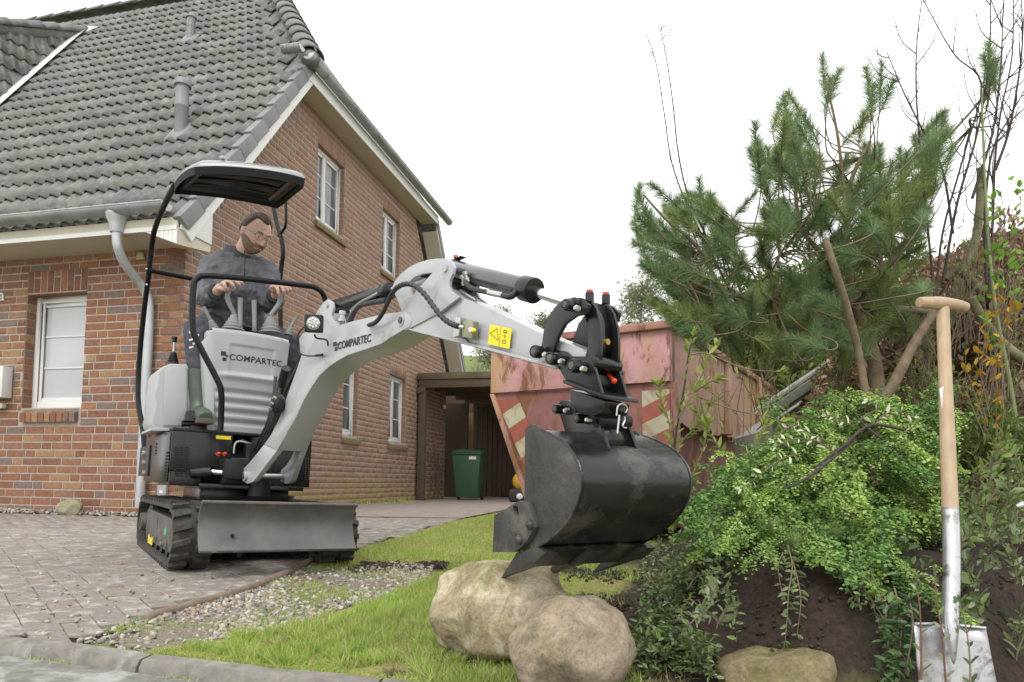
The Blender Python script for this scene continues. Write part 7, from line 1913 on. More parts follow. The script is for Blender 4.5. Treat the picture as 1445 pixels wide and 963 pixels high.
tips = [(903, 262, .15), (897, 322, -.4), (915, 300, -.3), (928, 430, -.9), (935, 352, -.6), (952, 285, .0), (987, 252, -.1), (1003, 275, .2), (1000, 340, 0), (1066, 172, -.1), (1058, 212, -.45), (1106, 137, -.1), (1116, 160, .25), (1160, 78, -.12), (1185, 98, .35), (1172, 110, .1), (1222, 96, -.12), (1244, 88, .05), (1262, 112, .4), (1232, 120, 0), (1330, 165, .1), (1310, 180, 0), (1345, 205, .4), (1290, 190, -.1), (1078, 250, -.2), (1130, 190, .15), (1150, 215, 0), (1396, 60, .05), (1388, 78, -.3), (1408, 84, .4), (1398, 92, 0), (1280, 215, .1), (960, 340, -.3), (1030, 320, .1), (945, 410, -.8), (960, 455, -.9)]
shoots = []
r = np.random.default_rng(77)
for px, py, lean in tips:
    t = r.uniform(2.75, 3.2); p = at3(px, py, t); d = np.array([lean, r.uniform(-.2, .2), 1.]); shoots.append((p, d / np.linalg.norm(d), r.uniform(.15, .20), 0))
cnt = 0
while cnt < 350:
    px, py = r.uniform(888, 1345), r.uniform(120, 510)
    if not pip(SIL, np.array([px]), np.array([py]))[0]: continue
    t = r.uniform(2.6, 3.7); p = at3(px, py, t); hx_ = (px - 1200) / 313; hz_ = (520 - py) / 313
    d = np.array([hx_ * 1.15 + r.normal(0, .35), r.normal(-.35, .4), max(.1, hz_) * .5 + .22 + r.normal(0, .25)])
    shoots.append((p, d / np.linalg.norm(d), r.uniform(.12, .20), 1 if t > 3.05 or r.random() < .3 else 0)); cnt += 1
NT = (np.array([[-.5, 0, 0], [.5, 0, 0], [0, 1, 0.0]]), [(0, 1, 2)])
for kind, mat, nm in ((0, M_needle, 'crown'), (1, M_needleb, 'inner_crown')):
    PP, DD, LL = [], [], []
    for p, d, L, k in shoots:
        if k != kind: continue
        n = 400; s = r.random(n) ** .8; a = r.uniform(0, 6.283, n); e1 = nrm(np.cross(d, [.3, .9, .1])); e2 = np.cross(d, e1)
        rad = (e1[None] * np.cos(a)[:, None] + e2[None] * np.sin(a)[:, None])
        bend = .006 * rad; op = .62 + .85 * (1 - s) ** .6 + r.normal(0, .12, n)
        PP.append(p[None] - d[None] * (L * (1 - s))[:, None] + bend * .3); DD.append(nrm(d[None] + rad * op[:, None] + np.array([0, 0, -.06]))); LL.append(r.uniform(.052, .084, n) * (.65 + .5 * (1 - s)))
    PP, DD, LL = np.concatenate(PP), np.concatenate(DD), np.concatenate(LL)
    X, Y, Z = frames(DD, r.uniform(0, 6.28, len(PP))); V, F = scatter(NT[0], NT[1], PP, X * .0019, Y * LL[:, None], Z)
    np_mesh(nm, V, F, mat, pine)['kind'] = 'stuff'
tw = Twigs()
hubs = [at3(*q) for q in ((1205, 430, 3.05), (1150, 430, 3.0), (1090, 420, 2.95), (1020, 415, 2.9), (960, 390, 2.9), (1180, 350, 3.0), (1130, 320, 3.0), (1240, 330, 3.1), (1200, 260, 3.05), (1280, 300, 3.2), (1100, 360, 2.85), (1020, 350, 2.95), (1230, 220, 3.05), (1300, 260, 3.2), (1370, 180, 3.2))]
for p, d, L, k in shoots:
    b0 = p - d * L; h = min(hubs, key=lambda q: np.linalg.norm(q - b0) + (0 if q[2] < b0[2] + .03 else .4)); mid = b0 - d * .10 + (h - b0) * .25
    c = curve([h, (h + mid) / 2 + r.normal(0, .015, 3), mid, b0, p - d * .01], 4); tw.add(c, .0042, .0020, 5)
tw.build('twigs', M_bark, pine)
for P_, r0, r1 in (([(1232, 500, 3.05), (1205, 430, 3.05), (1195, 350, 3.0), (1200, 260, 3.05), (1228, 200, 3.05)], .024, .007), ([(1215, 470, 3.05), (1150, 432, 3.0), (1090, 420, 2.95), (1020, 415, 2.9), (960, 390, 2.9)], .022, .006),
                   ([(1205, 430, 3.05), (1170, 370, 3.0), (1130, 320, 3.0), (1120, 240, 3.0), (1108, 170, 3.0)], .014, .005), ([(1228, 480, 3.1), (1245, 400, 3.1), (1240, 330, 3.1), (1280, 300, 3.2), (1310, 220, 3.2)], .016, .005),
                   ([(1020, 415, 2.9), (985, 350, 2.9), (940, 310, 2.9), (908, 275, 2.9)], .010, .004), ([(1195, 350, 3.0), (1190, 260, 3.0), (1180, 180, 3.0), (1164, 110, 3.0)], .010, .004), ([(1090, 420, 2.95), (1050, 440, 2.8), (1000, 460, 2.75), (940, 440, 2.8)], .010, .004),
                   ([(1310, 220, 3.2), (1350, 180, 3.2), (1390, 130, 3.2), (1397, 80, 3.2)], .007, .004)):
    limb([at3(*q) for q in P_], r0, r1, 'branch', M_bark, pine, 8)
# ---- cut stems and logs among the undergrowth
def stem(P_, r0, r1, label, cat='branch', mat=M_barkg, name='cut_branch', group='cut boughs in the rockery'):
    return tag(limb([at3(*q) for q in P_], r0, r1, name, mat, None, 12), label, cat, group)
stem([(1164, 337, 2.5), (1180, 385, 2.5), (1197, 440, 2.55), (1212, 500, 2.6), (1222, 560, 2.6)], .012, .015, 'smooth brown cut stem rising in front of the pine', 'cut stem', M_bark)
stem([(1384, 237, 3.3), (1382, 300, 3.3), (1374, 350, 3.3), (1355, 395, 3.3), (1338, 460, 3.3)], .017, .024, 'greenish sawn-off trunk behind the spade, cut level at its top', 'tree stump')
stem([(1180, 452, 3.2), (1240, 438, 3.1), (1295, 438, 3.0), (1320, 442, 3.0)], .015, .019, 'horizontal pale bough behind the spade handle')
stem([(1318, 440, 2.6), (1290, 485, 2.6), (1262, 540, 2.6), (1230, 590, 2.65)], .016, .023, 'slanting bough running down-left from the top of the spade', 'branch', M_bark)
stem([(1370, 420, 3.0), (1400, 470, 3.0), (1440, 505, 3.0), (1480, 520, 3.0)], .018, .026, 'thick bough lying right of the spade shaft')
stem([(1385, 130, 2.9), (1392, 300, 2.9), (1404, 430, 2.9), (1425, 540, 2.9), (1440, 640, 2.9)], .004, .011, 'thin straight green stem standing at the right edge', 'stem', pm('green_stem', (.20, .24, .10), rough=.6))
stem([(1335, 395, 3.2), (1350, 380, 3.2), (1385, 410, 3.2)], .015, .022, 'short dark forked stub beside the sawn trunk')

# ---- bare shrubs with buds against the sky
def bare(paths, name, label, rad=.006, twn=6, seed=1, tl=.25, cat='bare shrub', mat=M_twigd):
    r = np.random.default_rng(seed); b = paths[0][-1]; o = thing(name, at_depth(*b), label, cat, 'bare twiggy shrubs against the sky'); tw = Twigs(); bp_v, bd = [], []
    for k, P_ in enumerate(paths):
        C = curve([at3(*q) for q in P_][::-1], 8); m = len(C)
        limb([at3(*q) for q in P_][::-1], rad, rad * .28, 'stem', mat, o, 6)
        for i in range(int(m * .15), m - 1):
            d = nrm(C[min(i + 1, m - 1)] - C[i - 1]); s_ = nrm(np.cross(d, r.normal(0, 1, 3)))
            bp_v.append(C[i] + s_ * rad * .4); bd.append(nrm(d + s_ * .6))
            if r.random() < twn / m:
                L = tl * r.uniform(.4, 1.2) * (1 - .5 * i / m); e = nrm(d + s_ * np.array([1, .5, .6]) * .9); Q = [C[i], C[i] + e * L * .5 + r.normal(0, .008, 3), C[i] + nrm(e + [0, 0, .4]) * L]
                Q = curve(Q, 5); tw.add(Q, rad * .4, rad * .18)
                for q in Q[2::2]: s2 = nrm(np.cross(e, r.normal(0, 1, 3))); bp_v.append(q); bd.append(nrm(e + s2 * .7))
    if tw.V: tw.build('twigs', mat, o)
    leaves('buds', bp_v, bd, r.uniform(.010, .020, len(bp_v)), mat, o, wid=.3); return o
bare([[(911, 46, 2.9), (926, 90, 2.9), (938, 165, 2.9), (948, 230, 2.9), (970, 290, 2.9), (1000, 350, 2.9), (1040, 430, 2.95)], [(929, 33, 2.9), (940, 80, 2.9), (950, 150, 2.9), (957, 215, 2.9), (972, 280, 2.9), (1002, 345, 2.9)]], 'bare_sapling', 'pair of long bare twigs with buds rising left of the pine into the sky', .0045, 3, 3, .12)
bare([[(1302, -10, 2.8), (1294, 60, 2.8), (1293, 130, 2.8), (1300, 230, 2.85), (1310, 330, 2.9), (1320, 430, 2.9)], [(1300, -5, 2.8), (1345, 75, 2.8), (1385, 120, 2.8), (1360, 220, 2.85), (1330, 330, 2.9), (1320, 430, 2.9)], [(1252, 75, 2.8), (1275, 130, 2.8), (1300, 180, 2.8), (1330, 240, 2.9), (1345, 330, 2.9)]], 'bare_shrub', 'bare budding shrub with crossing stems between the pine and the sawn trunk', .006, 9, 5, .28)
bare([[(1398, -10, 3.0), (1397, 60, 3.0), (1390, 130, 3.0), (1376, 200, 3.0), (1350, 290, 3.0), (1330, 400, 3.0)], [(1430, -10, 3.0), (1428, 80, 3.0), (1412, 160, 3.0), (1404, 230, 3.0), (1400, 330, 3.0), (1395, 420, 3.0)], [(1450, 120, 3.0), (1425, 165, 3.0), (1400, 215, 3.0), (1390, 300, 3.0), (1392, 400, 3.0)], [(1445, 20, 3.0), (1440, 90, 3.0), (1425, 180, 3.0), (1405, 240, 3.0)], [(1415, 20, 3.0), (1412, 100, 3.0), (1400, 190, 3.0), (1372, 280, 3.0)]], 'bare_shrub', 'tallest bare shrub, its dark upright stems filling the top right corner', .0075, 12, 8, .34)
bare([[(1330, 170, 3.1), (1290, 240, 3.1), (1280, 330, 3.1), (1300, 420, 3.1), (1310, 500, 3.1)], [(1250, 330, 3.0), (1270, 400, 3.0), (1300, 460, 3.0), (1330, 520, 3.0)], [(1420, 330, 3.0), (1380, 400, 3.0), (1350, 460, 3.0), (1330, 540, 3.0)]], 'bare_shrub', 'tangled leafless shrub low in front of the brown leaf heap', .0032, 90, 11, .42, mat=M_twig)

# ---- heap of brown leaves on the right
heapc = at3(1490, 620, 4.2)
def heap_z(x, y):
    u = (x - heapc[0]) / 1.75; w_ = (y - heapc[1]) / 1.5; q = np.clip(1 - u * u - w_ * w_, 0, None); return float(gz(heapc[0], heapc[1])) - .1 + 1.78 * q ** .7 + fbm(x, y, 5, 3, 5) * .05 * (q > 0)
hx_, hy_ = np.meshgrid(np.linspace(heapc[0] - 1.75, heapc[0] + 1.75, 70), np.linspace(heapc[1] - 1.5, heapc[1] + 1.5, 60)); hz_ = heap_z(hx_, hy_)
ni, nj = hx_.shape; idx = np.arange(ni * nj).reshape(ni, nj); F = np.stack([idx[:-1, :-1], idx[:-1, 1:], idx[1:, 1:], idx[1:, :-1]], -1).reshape(-1, 4)
heap = thing('leaf_heap', Vector((heapc[0], heapc[1], float(gz(heapc[0], heapc[1])))), 'tall heap of brown dead leaves and twigs sloping up at the right edge', 'leaf heap')
np_mesh('mound', np.stack([hx_, hy_, hz_], -1).reshape(-1, 3), F, pm('heap_core', (.10, .068, .048), rough=.95, var=.3), heap, smooth=True)
n = 24000; x = r.uniform(heapc[0] - 1.7, heapc[0] + 1.0, n); y = r.uniform(heapc[1] - 1.5, heapc[1] + .6, n); k = ((x - heapc[0]) / 1.75) ** 2 + ((y - heapc[1]) / 1.5) ** 2 < 1; x, y = x[k], y[k]
P = np.stack([x, y, heap_z(x, y) + r.uniform(0, .03, len(x))], -1); D = r.normal(0, 1, (len(x), 3)); D[:, 2] *= .5
leaves('dead_leaves', P, D, r.uniform(.035, .07, len(x)), M_brown, heap, seed=3, wid=.8)
# ---- undergrowth: leafy shrubs of small parts, each with stems and foliage
def shrub(name, label, base, blobs, nst, nl, lsize, mat, stemmat, seed, tmpl=LEAF, wid=.6, droop=0.0, cat='shrub', kindleaf='foliage', r0=.004, up=.3, group='bushes growing behind the bank'):
    """stems run from the base through each blob (centre xyz, radius); leaves sit along the stems"""
    r = np.random.default_rng(seed); o = thing(name, Vector(base), label, cat, group); tw = Twigs(); P, D = [], []
    tot = sum(b[1] ** 2 for b in blobs)
    for c, rad in blobs:
        c = np.array(c)
        for _ in range(max(2, int(nst * rad ** 2 / tot))):
            q = r.normal(0, 1, 3); q = q / np.linalg.norm(q) * rad * r.random() ** .4; e = c + q
            s0 = np.array(base) + r.normal(0, .04, 3) * [1, 1, .2]; s0 = s0 * .35 + c * .65 - np.array([0, 0, rad * .5]) + r.normal(0, rad * .3, 3)
            m = (s0 + e) / 2 + r.normal(0, rad * .15, 3) + [0, 0, rad * .25]; e = e - [0, 0, droop * rad]
            C = curve([s0, m, e], 7); tw.add(C, r0, r0 * .3, 4)
            C = np.array(C); k = max(3, int(nl)); f = r.uniform(.15, 1, k) * (len(C) - 1.001); i = f.astype(int); pt = C[i] + (C[i + 1] - C[i]) * (f - i)[:, None]; t_ = nrm(C[i + 1] - C[i])
            s_ = nrm(np.cross(t_, r.normal(0, 1, (k, 3)))); P.append(pt); D.append(nrm(t_ * .7 + s_ * .9 + [0, 0, up]))
    P, D = np.concatenate(P), np.concatenate(D); tw.build('twigs', stemmat, o)
    leaves(kindleaf, P, D, r.uniform(lsize * .6, lsize * 1.2, len(P)), mat, o, tmpl, wid, seed); return o
def B(px, py, t, rad): return (at3(px, py, t), rad)
def gb(px, t, py=640):
    p = at3(px, py, t); p[2] = float(gz(p[0], p[1])); return p
# dense hedge plants filling the back of the bed
shrub('hedge_shrub', 'dense yellow green shrub behind the pine above the skip rim', gb(1120, 10), [B(1130, 520, 10.4, 1.0), B(1060, 470, 10.6, .9), B(1180, 450, 9.4, 1.1), B(1250, 420, 9, 1.1), B(1000, 440, 11.0, .7), B(1130, 430, 9.8, .9), B(1200, 540, 9, 1.0)], 700, 60, .12, M_mid, M_twig, 31, r0=.01)
shrub('bush', 'twiggy half-leafless bush between the shed and the pine trunk', gb(1190, 3.4), [B(1200, 575, 3.3, .18), B(1250, 590, 3.2, .18), B(1280, 540, 3.2, .15), B(1180, 500, 3.3, .12)], 120, 16, .032, M_mid, M_twig, 32, wid=.5, r0=.0028)
shrub('bush', 'olive green bush with narrow leaves just right of the spade shaft', gb(1400, 2.8), [B(1410, 610, 2.8, .12), B(1370, 620, 2.7, .12), B(1440, 640, 2.7, .14), B(1390, 570, 2.8, .08)], 130, 30, .036, M_mid, M_twig, 33, wid=.5, r0=.0026)
shrub('bush', 'sparse bush with amber autumn leaves right of the spade grip', gb(1400, 2.6), [B(1395, 440, 2.6, .10), B(1380, 500, 2.6, .10), B(1405, 540, 2.6, .08), B(1425, 420, 2.6, .08)], 26, 4, .036, M_amber, M_twig, 34, wid=.75, r0=.0022)
shrub('bush', 'bright fresh green leaves on thin stems at the right edge under the bare shrub', gb(1420, 2.7), [B(1420, 225, 2.7, .05), B(1410, 270, 2.7, .06), B(1432, 250, 2.7, .04), B(1385, 375, 2.7, .03), B(1400, 425, 2.7, .04), B(1440, 290, 2.7, .04)], 18, 6, .038, M_fresh, M_twig, 35, wid=.9, r0=.002)
shrub('bush', 'tuft of bright new leaves in front of the skip corner', gb(1140, 2.7), [B(1140, 590, 2.7, .05), B(1115, 590, 2.7, .04), B(1150, 610, 2.7, .04), B(1155, 495, 2.8, .04)], 26, 7, .028, M_fresh, M_twig, 36, wid=.8, r0=.002)
shrub('bush', 'loose scrub of twigs and mixed green leaves low on the leaf heap behind the spade', gb(1330, 3.0), [B(1300, 520, 3.0, .16), B(1340, 570, 2.9, .16), B(1420, 560, 3.0, .18), B(1290, 450, 3.1, .12), B(1440, 470, 3.1, .14), B(1370, 330, 3.2, .12), B(1430, 400, 3.1, .12)], 230, 7, .030, M_mid, M_twig, 38, wid=.5, r0=.0026)
shrub('beech_hedge', 'loose russet-leaved beech hedge rising behind the spade at the right edge', gb(1420, 3.5), [B(1425, 330, 3.4, .20), B(1385, 400, 3.4, .20), B(1440, 400, 3.3, .2), B(1340, 450, 3.5, .18), B(1410, 480, 3.3, .2), B(1300, 490, 3.5, .14), B(1350, 360, 3.5, .10)], 420, 15, .042, M_brown, M_twig, 39, wid=.65, r0=.003, cat='hedge', group=None)
# the sapling with yellow-green leaves in front of the skip
def sapling():
    r = np.random.default_rng(9); o = thing('sapling', at_depth(935, 740, 2.35), 'young sapling with opening yellow green leaves in front of the skip', 'sapling'); P, D = [], []; tw = Twigs()
    T = 2.3
    L = [[(930, 740), (940, 690), (950, 640), (957, 590), (965, 550), (972, 500), (978, 475)], [(950, 640), (945, 600), (935, 570), (930, 545)], [(957, 590), (975, 560), (990, 530), (1000, 505), (1010, 490)], [(965, 560), (985, 550), (1000, 540), (1012, 535)], [(948, 650), (965, 620), (985, 600), (1000, 575)], [(944, 670), (930, 650), (925, 630)], [(940, 690), (970, 680), (990, 640), (1000, 600)],
         [(1010, 720), (1030, 680), (1050, 650), (1070, 620), (1080, 600)], [(1040, 665), (1020, 640), (1000, 610), (985, 585)], [(975, 500), (1000, 500), (1050, 520), (1100, 525)], [(985, 560), (1040, 580), (1090, 590), (1130, 610)]]
    for k, P_ in enumerate(L):
        t0 = T + r.uniform(-.1, .15); C = curve([at3(px, py, t0) for px, py in P_], 8); 
        if k == 0: limb([at3(px, py, t0) for px, py in P_], .006, .0025, 'stem', M_twigd, o, 8)
        else: tw.add(C, .0032, .0014, 5)
        m = len(C)
        for i in range(2 if k else 12, m, 2):
            d = nrm(C[i] - C[i - 1])
            if k > 8 and r.random() < .75: continue
            for _ in range(r.integers(1, 4)):
                s_ = nrm(np.cross(d, r.normal(0, 1, 3))); P.append(C[i]); D.append(nrm(d * .8 + s_ + [0, 0, .3]))
        for _ in range(6): s_ = r.normal(0, 1, 3); P.append(C[-1]); D.append(nrm(d + s_ * .5 + [0, 0, .4]))
    tw.build('twigs', M_twig, o); leaves('foliage', P, D, r.uniform(.024, .046, len(P)), M_yg, o, wid=.5, seed=9)
sapling()
shrub('bush', 'thin willowy bush of pale green sprigs between the sapling and the clipped shrub', gb(1090, 2.9), [B(1010, 520, 2.8, .14), B(1070, 500, 2.9, .16), B(1110, 540, 2.9, .14), B(1060, 480, 3.0, .14), B(1000, 590, 2.6, .09)], 26, 8, .032, M_yg, M_twig, 37, wid=.36, r0=.002)

# ---- arching small-leaved shrub over the bank
def cascade():
    r = np.random.default_rng(41); o = thing('arching_shrub', Vector(gb(1210, 2.35)), 'big arching shrub with tiny green leaves cascading over the cut bank', 'shrub'); tw = Twigs(); PS = [([], [], []) for _ in range(3)]
    OUT = [(1000, 690), (1060, 640), (1110, 600), (1180, 570), (1260, 560), (1330, 570), (1345, 640), (1345, 780), (1350, 850), (1265, 880), (1190, 815), (1130, 795), (1060, 780), (1000, 760), (950, 735)]
    def leafline(P, D, S, C, r_, dens, sz):
        C = np.array(C); L = np.linalg.norm(np.diff(C, axis=0), axis=1).sum(); n = max(4, int(L / dens)) * 2; f_ = np.repeat(np.linspace(.08, .999, n // 2), 2)[:n] * (len(C) - 1.01); i = f_.astype(int)
        pt = C[i] + (C[i + 1] - C[i]) * (f_ - i)[:, None]; t_ = nrm(C[i + 1] - C[i]); s_ = nrm(np.cross(t_, [.05, -.5, 1.])); sg = np.where(np.arange(len(pt)) % 2, 1, -1)[:, None]
        P.append(pt); D.append(nrm(s_ * sg + t_ * .6 + r_.normal(0, .28, pt.shape))); S.append(r_.uniform(sz * .7, sz * 1.25, len(pt)))
    for k in range(215):
        P, D, S = PS[int(r.integers(0, 3))]
        while 1:
            px, py = r.uniform(945, 1350), r.uniform(560, 865)
            if pip(OUT, np.array([px]), np.array([py]))[0]: break
        f = (py - 560) / 290; t = 2.55 - .70 * f + r.uniform(-.20, .32); e = at3(px, py, t)
        bx = px + (1200 - px) * r.uniform(.2, .75) + r.normal(0, 65); by = max(585, py - r.uniform(-5, 85)); b = at3(bx, by, 2.52 - .3 * f + r.uniform(-.1, .12))
        mid = b * .45 + e * .55 + np.array([r.normal(0, .04), r.normal(0, .03), r.uniform(.02, .10)]); C = np.array(curve([b, mid, e, e + (e - mid) * .35 + [r.normal(0, .02), -.02, -.012]], 8)); tw.add(C, .0026, .0010, 3)
        sz = r.uniform(.009, .016); leafline(P, D, S, C, r, .009, sz); m = len(C); ax = nrm(np.array([r.normal(0, .5), -.6, 1.]))
        for i in range(5, m - 1):
            for sg in (1, -1):
                if r.random() < .34: continue
                t_ = nrm(C[i + 1] - C[i]); s_ = nrm(np.cross(t_, ax)) * sg; L = r.uniform(.03, .09) * (1.1 - .8 * i / m); q = C[i] + nrm(t_ * .9 + s_ * .8) * L; q2 = C[i] + nrm(t_ * .9 + s_ * .8 + [0, 0, .12]) * L * .5
                leafline(P, D, S, [C[i], q2, q + [0, 0, -.012]], r, .0075, sz * .9)
    tw.build('twigs', M_twigd, o)
    for q_, m_ in enumerate((M_small, M_smalll, M_smalld)): leaves('foliage', np.concatenate(PS[q_][0]), np.concatenate(PS[q_][1]), np.concatenate(PS[q_][2]), m_, o, LEAF4, 1.35, 4 + q_)
    for P_, r0 in (([(1205, 620, 2.1), (1165, 655, 2.0), (1130, 680, 1.95), (1105, 690, 1.95)], .006), ([(1290, 610, 2.3), (1230, 600, 2.15), (1190, 630, 2.05), (1150, 660, 2.0)], .006), ([(1320, 700, 2.1), (1270, 640, 2.2), (1220, 600, 2.3), (1190, 560, 2.4)], .005)):
        limb([at3(*q) for q in P_], r0, r0 * .5, 'branch', M_twigd, o)
cascade()
def sprigs(name, label, L, mat, size, seed, wid=.6, step=.018, smat=M_twig, cat='trailing plant', up=.2, rr=.0018, double=True, spread=.25, top=3):
    """leafy shoots traced as polylines (px, py, depth)"""
    r = np.random.default_rng(seed); b = L[0][0]; o = thing(name, at_depth(*b), label, cat, 'leafy shoots over the cut bank' if 'shoot' in name else None); P, D, S = [], [], []; 
    for P_ in L:
        C = np.array(curve([at3(*q) for q in P_], 10)); limb([at3(*q) for q in P_], rr * 1.3, rr * .6, 'stem', smat, o, 5)
        Lg = np.linalg.norm(np.diff(C, axis=0), axis=1).sum(); n = max(4, int(Lg / step)); f_ = np.linspace(.06, .999, n) * (len(C) - 1.01)
        for q, f in enumerate(f_):
            i = int(f); pt = C[i] + (C[i + 1] - C[i]) * (f - i); t_ = nrm(C[i + 1] - C[i]); s_ = nrm(np.cross(t_, [0.05, -1., .1]))
            for sg in ((1, -1) if double else ((-1) ** q,)):
                P.append(pt); D.append(nrm(s_ * sg + t_ * .7 + [0, 0, up] + r.normal(0, spread, 3))); S.append(size * r.uniform(.6, 1.15) * (1 - .35 * q / n))
        for _ in range(top): P.append(C[-1]); D.append(nrm(t_ + r.normal(0, .4, 3))); S.append(size * .6)
    leaves('foliage', P, D, S, mat, o, LEAF, wid, seed, roll=r.normal(0, .5, len(P)) + R(50), kind=True); return o
sprigs('trailing_shoot', 'leafy shoot hanging straight down over the dark soil below the arching shrub', [[(1112, 770, 1.85), (1118, 800, 1.82), (1113, 835, 1.78), (1111, 868, 1.75), (1108, 905, 1.73)], [(1118, 790, 1.84), (1126, 820, 1.80), (1130, 850, 1.77), (1125, 895, 1.75)], [(1105, 780, 1.86), (1098, 800, 1.84), (1104, 840, 1.8)]], M_ivy, .032, 51, step=.020)
sprigs('trailing_shoot', 'long arching shoot with large leaves reaching towards the spade blade', [[(1200, 800, 1.85), (1222, 835, 1.78), (1245, 870, 1.72), (1262, 905, 1.66), (1280, 935, 1.62)], [(1228, 840, 1.78), (1240, 880, 1.72), (1262, 930, 1.66), (1270, 960, 1.62)]], M_ivy, .038, 52, step=.030)
sprigs('trailing_shoot', 'upright shoot in front of the left half of the spade blade', [[(1300, 960, 1.40), (1300, 900, 1.42), (1297, 850, 1.44), (1290, 820, 1.46)], [(1335, 970, 1.40), (1330, 900, 1.42), (1322, 850, 1.44), (1319, 806, 1.46)]], M_ivy, .027, 53, step=.026, smat=pm('red_stem', (.14, .06, .035), rough=.6), double=False)
sprigs('trailing_shoot', 'upright shoot in front of the right half of the spade blade', [[(1370, 975, 1.38), (1368, 920, 1.40), (1362, 880, 1.42), (1354, 850, 1.44)]], M_dk, .029, 54, step=.024)
sprigs('pale_sprig', 'sprigs of cream variegated leaves sticking out left over the arching shrub', [[(1180, 640, 2.0), (1150, 622, 1.98), (1120, 620, 1.95), (1095, 630, 1.93)], [(1165, 622, 2.0), (1140, 610, 1.98), (1118, 600, 1.96), (1092, 622, 1.94)], [(1215, 590, 2.1), (1240, 575, 2.08), (1225, 565, 2.08)], [(1200, 600, 2.1), (1180, 590, 2.05), (1165, 585, 2.02)], [(1130, 640, 1.95), (1100, 650, 1.93), (1060, 680, 1.95), (1045, 690, 1.95)], [(1240, 590, 2.1), (1265, 580, 2.1), (1290, 590, 2.12)]], M_pale, .030, 55, step=.022, double=False, cat='variegated sprigs')
sprigs('trailing_shoot', 'short leafy shoots drooping over the soil midway between the hanging shoot and the spade', [[(1185, 800, 1.84), (1196, 830, 1.80), (1212, 852, 1.77)], [(1200, 790, 1.85), (1215, 822, 1.80), (1205, 850, 1.77)], [(1230, 810, 1.80), (1243, 842, 1.76), (1250, 870, 1.73)]], M_ivy, .032, 57, step=.020)
sprigs('trailing_shoot', 'dark leafy shoots hanging just left of the spade blade', [[(1262, 830, 1.72), (1272, 870, 1.66), (1270, 915, 1.62)], [(1282, 840, 1.70), (1288, 880, 1.63), (1280, 940, 1.58)], [(1250, 850, 1.72), (1252, 900, 1.67), (1262, 950, 1.62)]], M_dk, .034, 58, step=.022)
# small pine seedling in the bank
def bristle(name, label, pts, mat, L=.055, seed=2):
    r = np.random.default_rng(seed); o = thing(name, at_depth(*pts[0][:3]), label, 'pine shoot'); PP, DD, LL = [], [], []
    for px, py, t, lean in pts:
        p = at3(px, py, t); d = nrm(np.array([lean, -.35, .8])); n = 420; s = r.random(n); a = r.uniform(0, 6.283, n); e1 = nrm(np.cross(d, [.3, .9, .1])); e2 = np.cross(d, e1); rad = e1[None] * np.cos(a)[:, None] + e2[None] * np.sin(a)[:, None]
        PP.append(p[None] - d[None] * (.07 * (1 - s))[:, None]); DD.append(nrm(d[None] + rad * (.5 + .9 * (1 - s))[:, None])); LL.append(r.uniform(.6, 1.1, n) * L)
        limb([p - d * .12 - [0, 0, .05], p - d * .06, p], .003, .002, 'stem', M_twig, o, 5)
    PP, DD, LL = map(np.concatenate, (PP, DD, LL)); X, Y, Z = frames(DD, r.uniform(0, 6.28, len(PP))); V, F = scatter(NT[0], NT[1], PP, X * .0014, Y * LL[:, None], Z); np_mesh('needles', V, F, mat, o)['kind'] = 'stuff'
bristle('pine_seedling', 'low bristly pine shoots peeping out under the arching shrub', [(1120, 765, 1.88, .1), (1080, 745, 1.95, -.3), (1175, 755, 1.95, .2)], M_needleb)
# ---- ground-cover cotoneaster down the left flank of the bank
def gptv(px, py, n=14):
    d = (CR.T @ np.stack([(px - CX) / FPX, (py - CY) / FPX, np.ones(len(px))])).T; z = np.full(len(px), .1)
    for _ in range(n):
        p = np.array(EYE) + d * ((z - CAM_Z) / d[:, 2])[:, None]; z = z * .4 + .6 * gz(p[:, 0], p[:, 1])
    return np.stack([p[:, 0], p[:, 1], z], -1)
def carpet(name, label, poly, n, size, mat, seed, h=(.0, .07), tdep=None, wid=.62, cat='ground cover'):
    r = np.random.default_rng(seed); P, D = [], []
    pp = np.array(poly); lo, hi = pp.min(0), pp.max(0)
    while len(P) < n:
        q = r.uniform(lo, hi, (n, 2)); q = q[pip(poly, q[:, 0], q[:, 1])]
        G = gptv(q[:, 0], q[:, 1]); G = G[G[:, 1] < 6][:n - len(P)]; G[:, 2] += r.uniform(h[0], h[1], len(G))
        P += list(G); D += list(r.normal(0, 1, (len(G), 3)) * [1, .8, .5] + [0, -.45, .35])
    o = leaves(name, P, D, r.uniform(size * .55, size * 1.25, n), mat, None, LEAF, wid, seed); return tag(o, label, cat, kind='stuff')
CP = [(900, 805), (915, 770), (945, 735), (985, 715), (1040, 700), (1085, 700), (1130, 730), (1125, 775), (1085, 790), (1050, 800), (1035, 840), (1010, 870), (1005, 900), (1010, 960), (905, 965), (890, 920), (905, 870)]
carpet('cotoneaster_carpet', 'blue green creeping cotoneaster on the bank right of the bucket', CP, 5200, .027, M_ivy, 61, (.0, .10))
carpet('cotoneaster_carpet', 'lighter green fine-leaved ground cover above the creeping cotoneaster', [(905, 790), (960, 715), (1010, 690), (1060, 660), (1120, 670), (1130, 730), (1050, 745), (960, 770)], 6000, .018, M_small, 62, (.0, .14))
RP = [(1340, 640), (1450, 620), (1450, 965), (1410, 965), (1395, 890), (1345, 850)]
carpet('leafy_undergrowth', 'dark leafy undergrowth on the bank right of the spade', RP, 7000, .038, M_dk, 63, (.0, .24))
carpet('leafy_undergrowth', 'leafy tangle between the bare soil and the spade blade', [(1225, 870), (1290, 830), (1345, 820), (1345, 880), (1295, 890), (1290, 965), (1245, 965)], 1100, .030, M_dk, 66, (.02, .20))
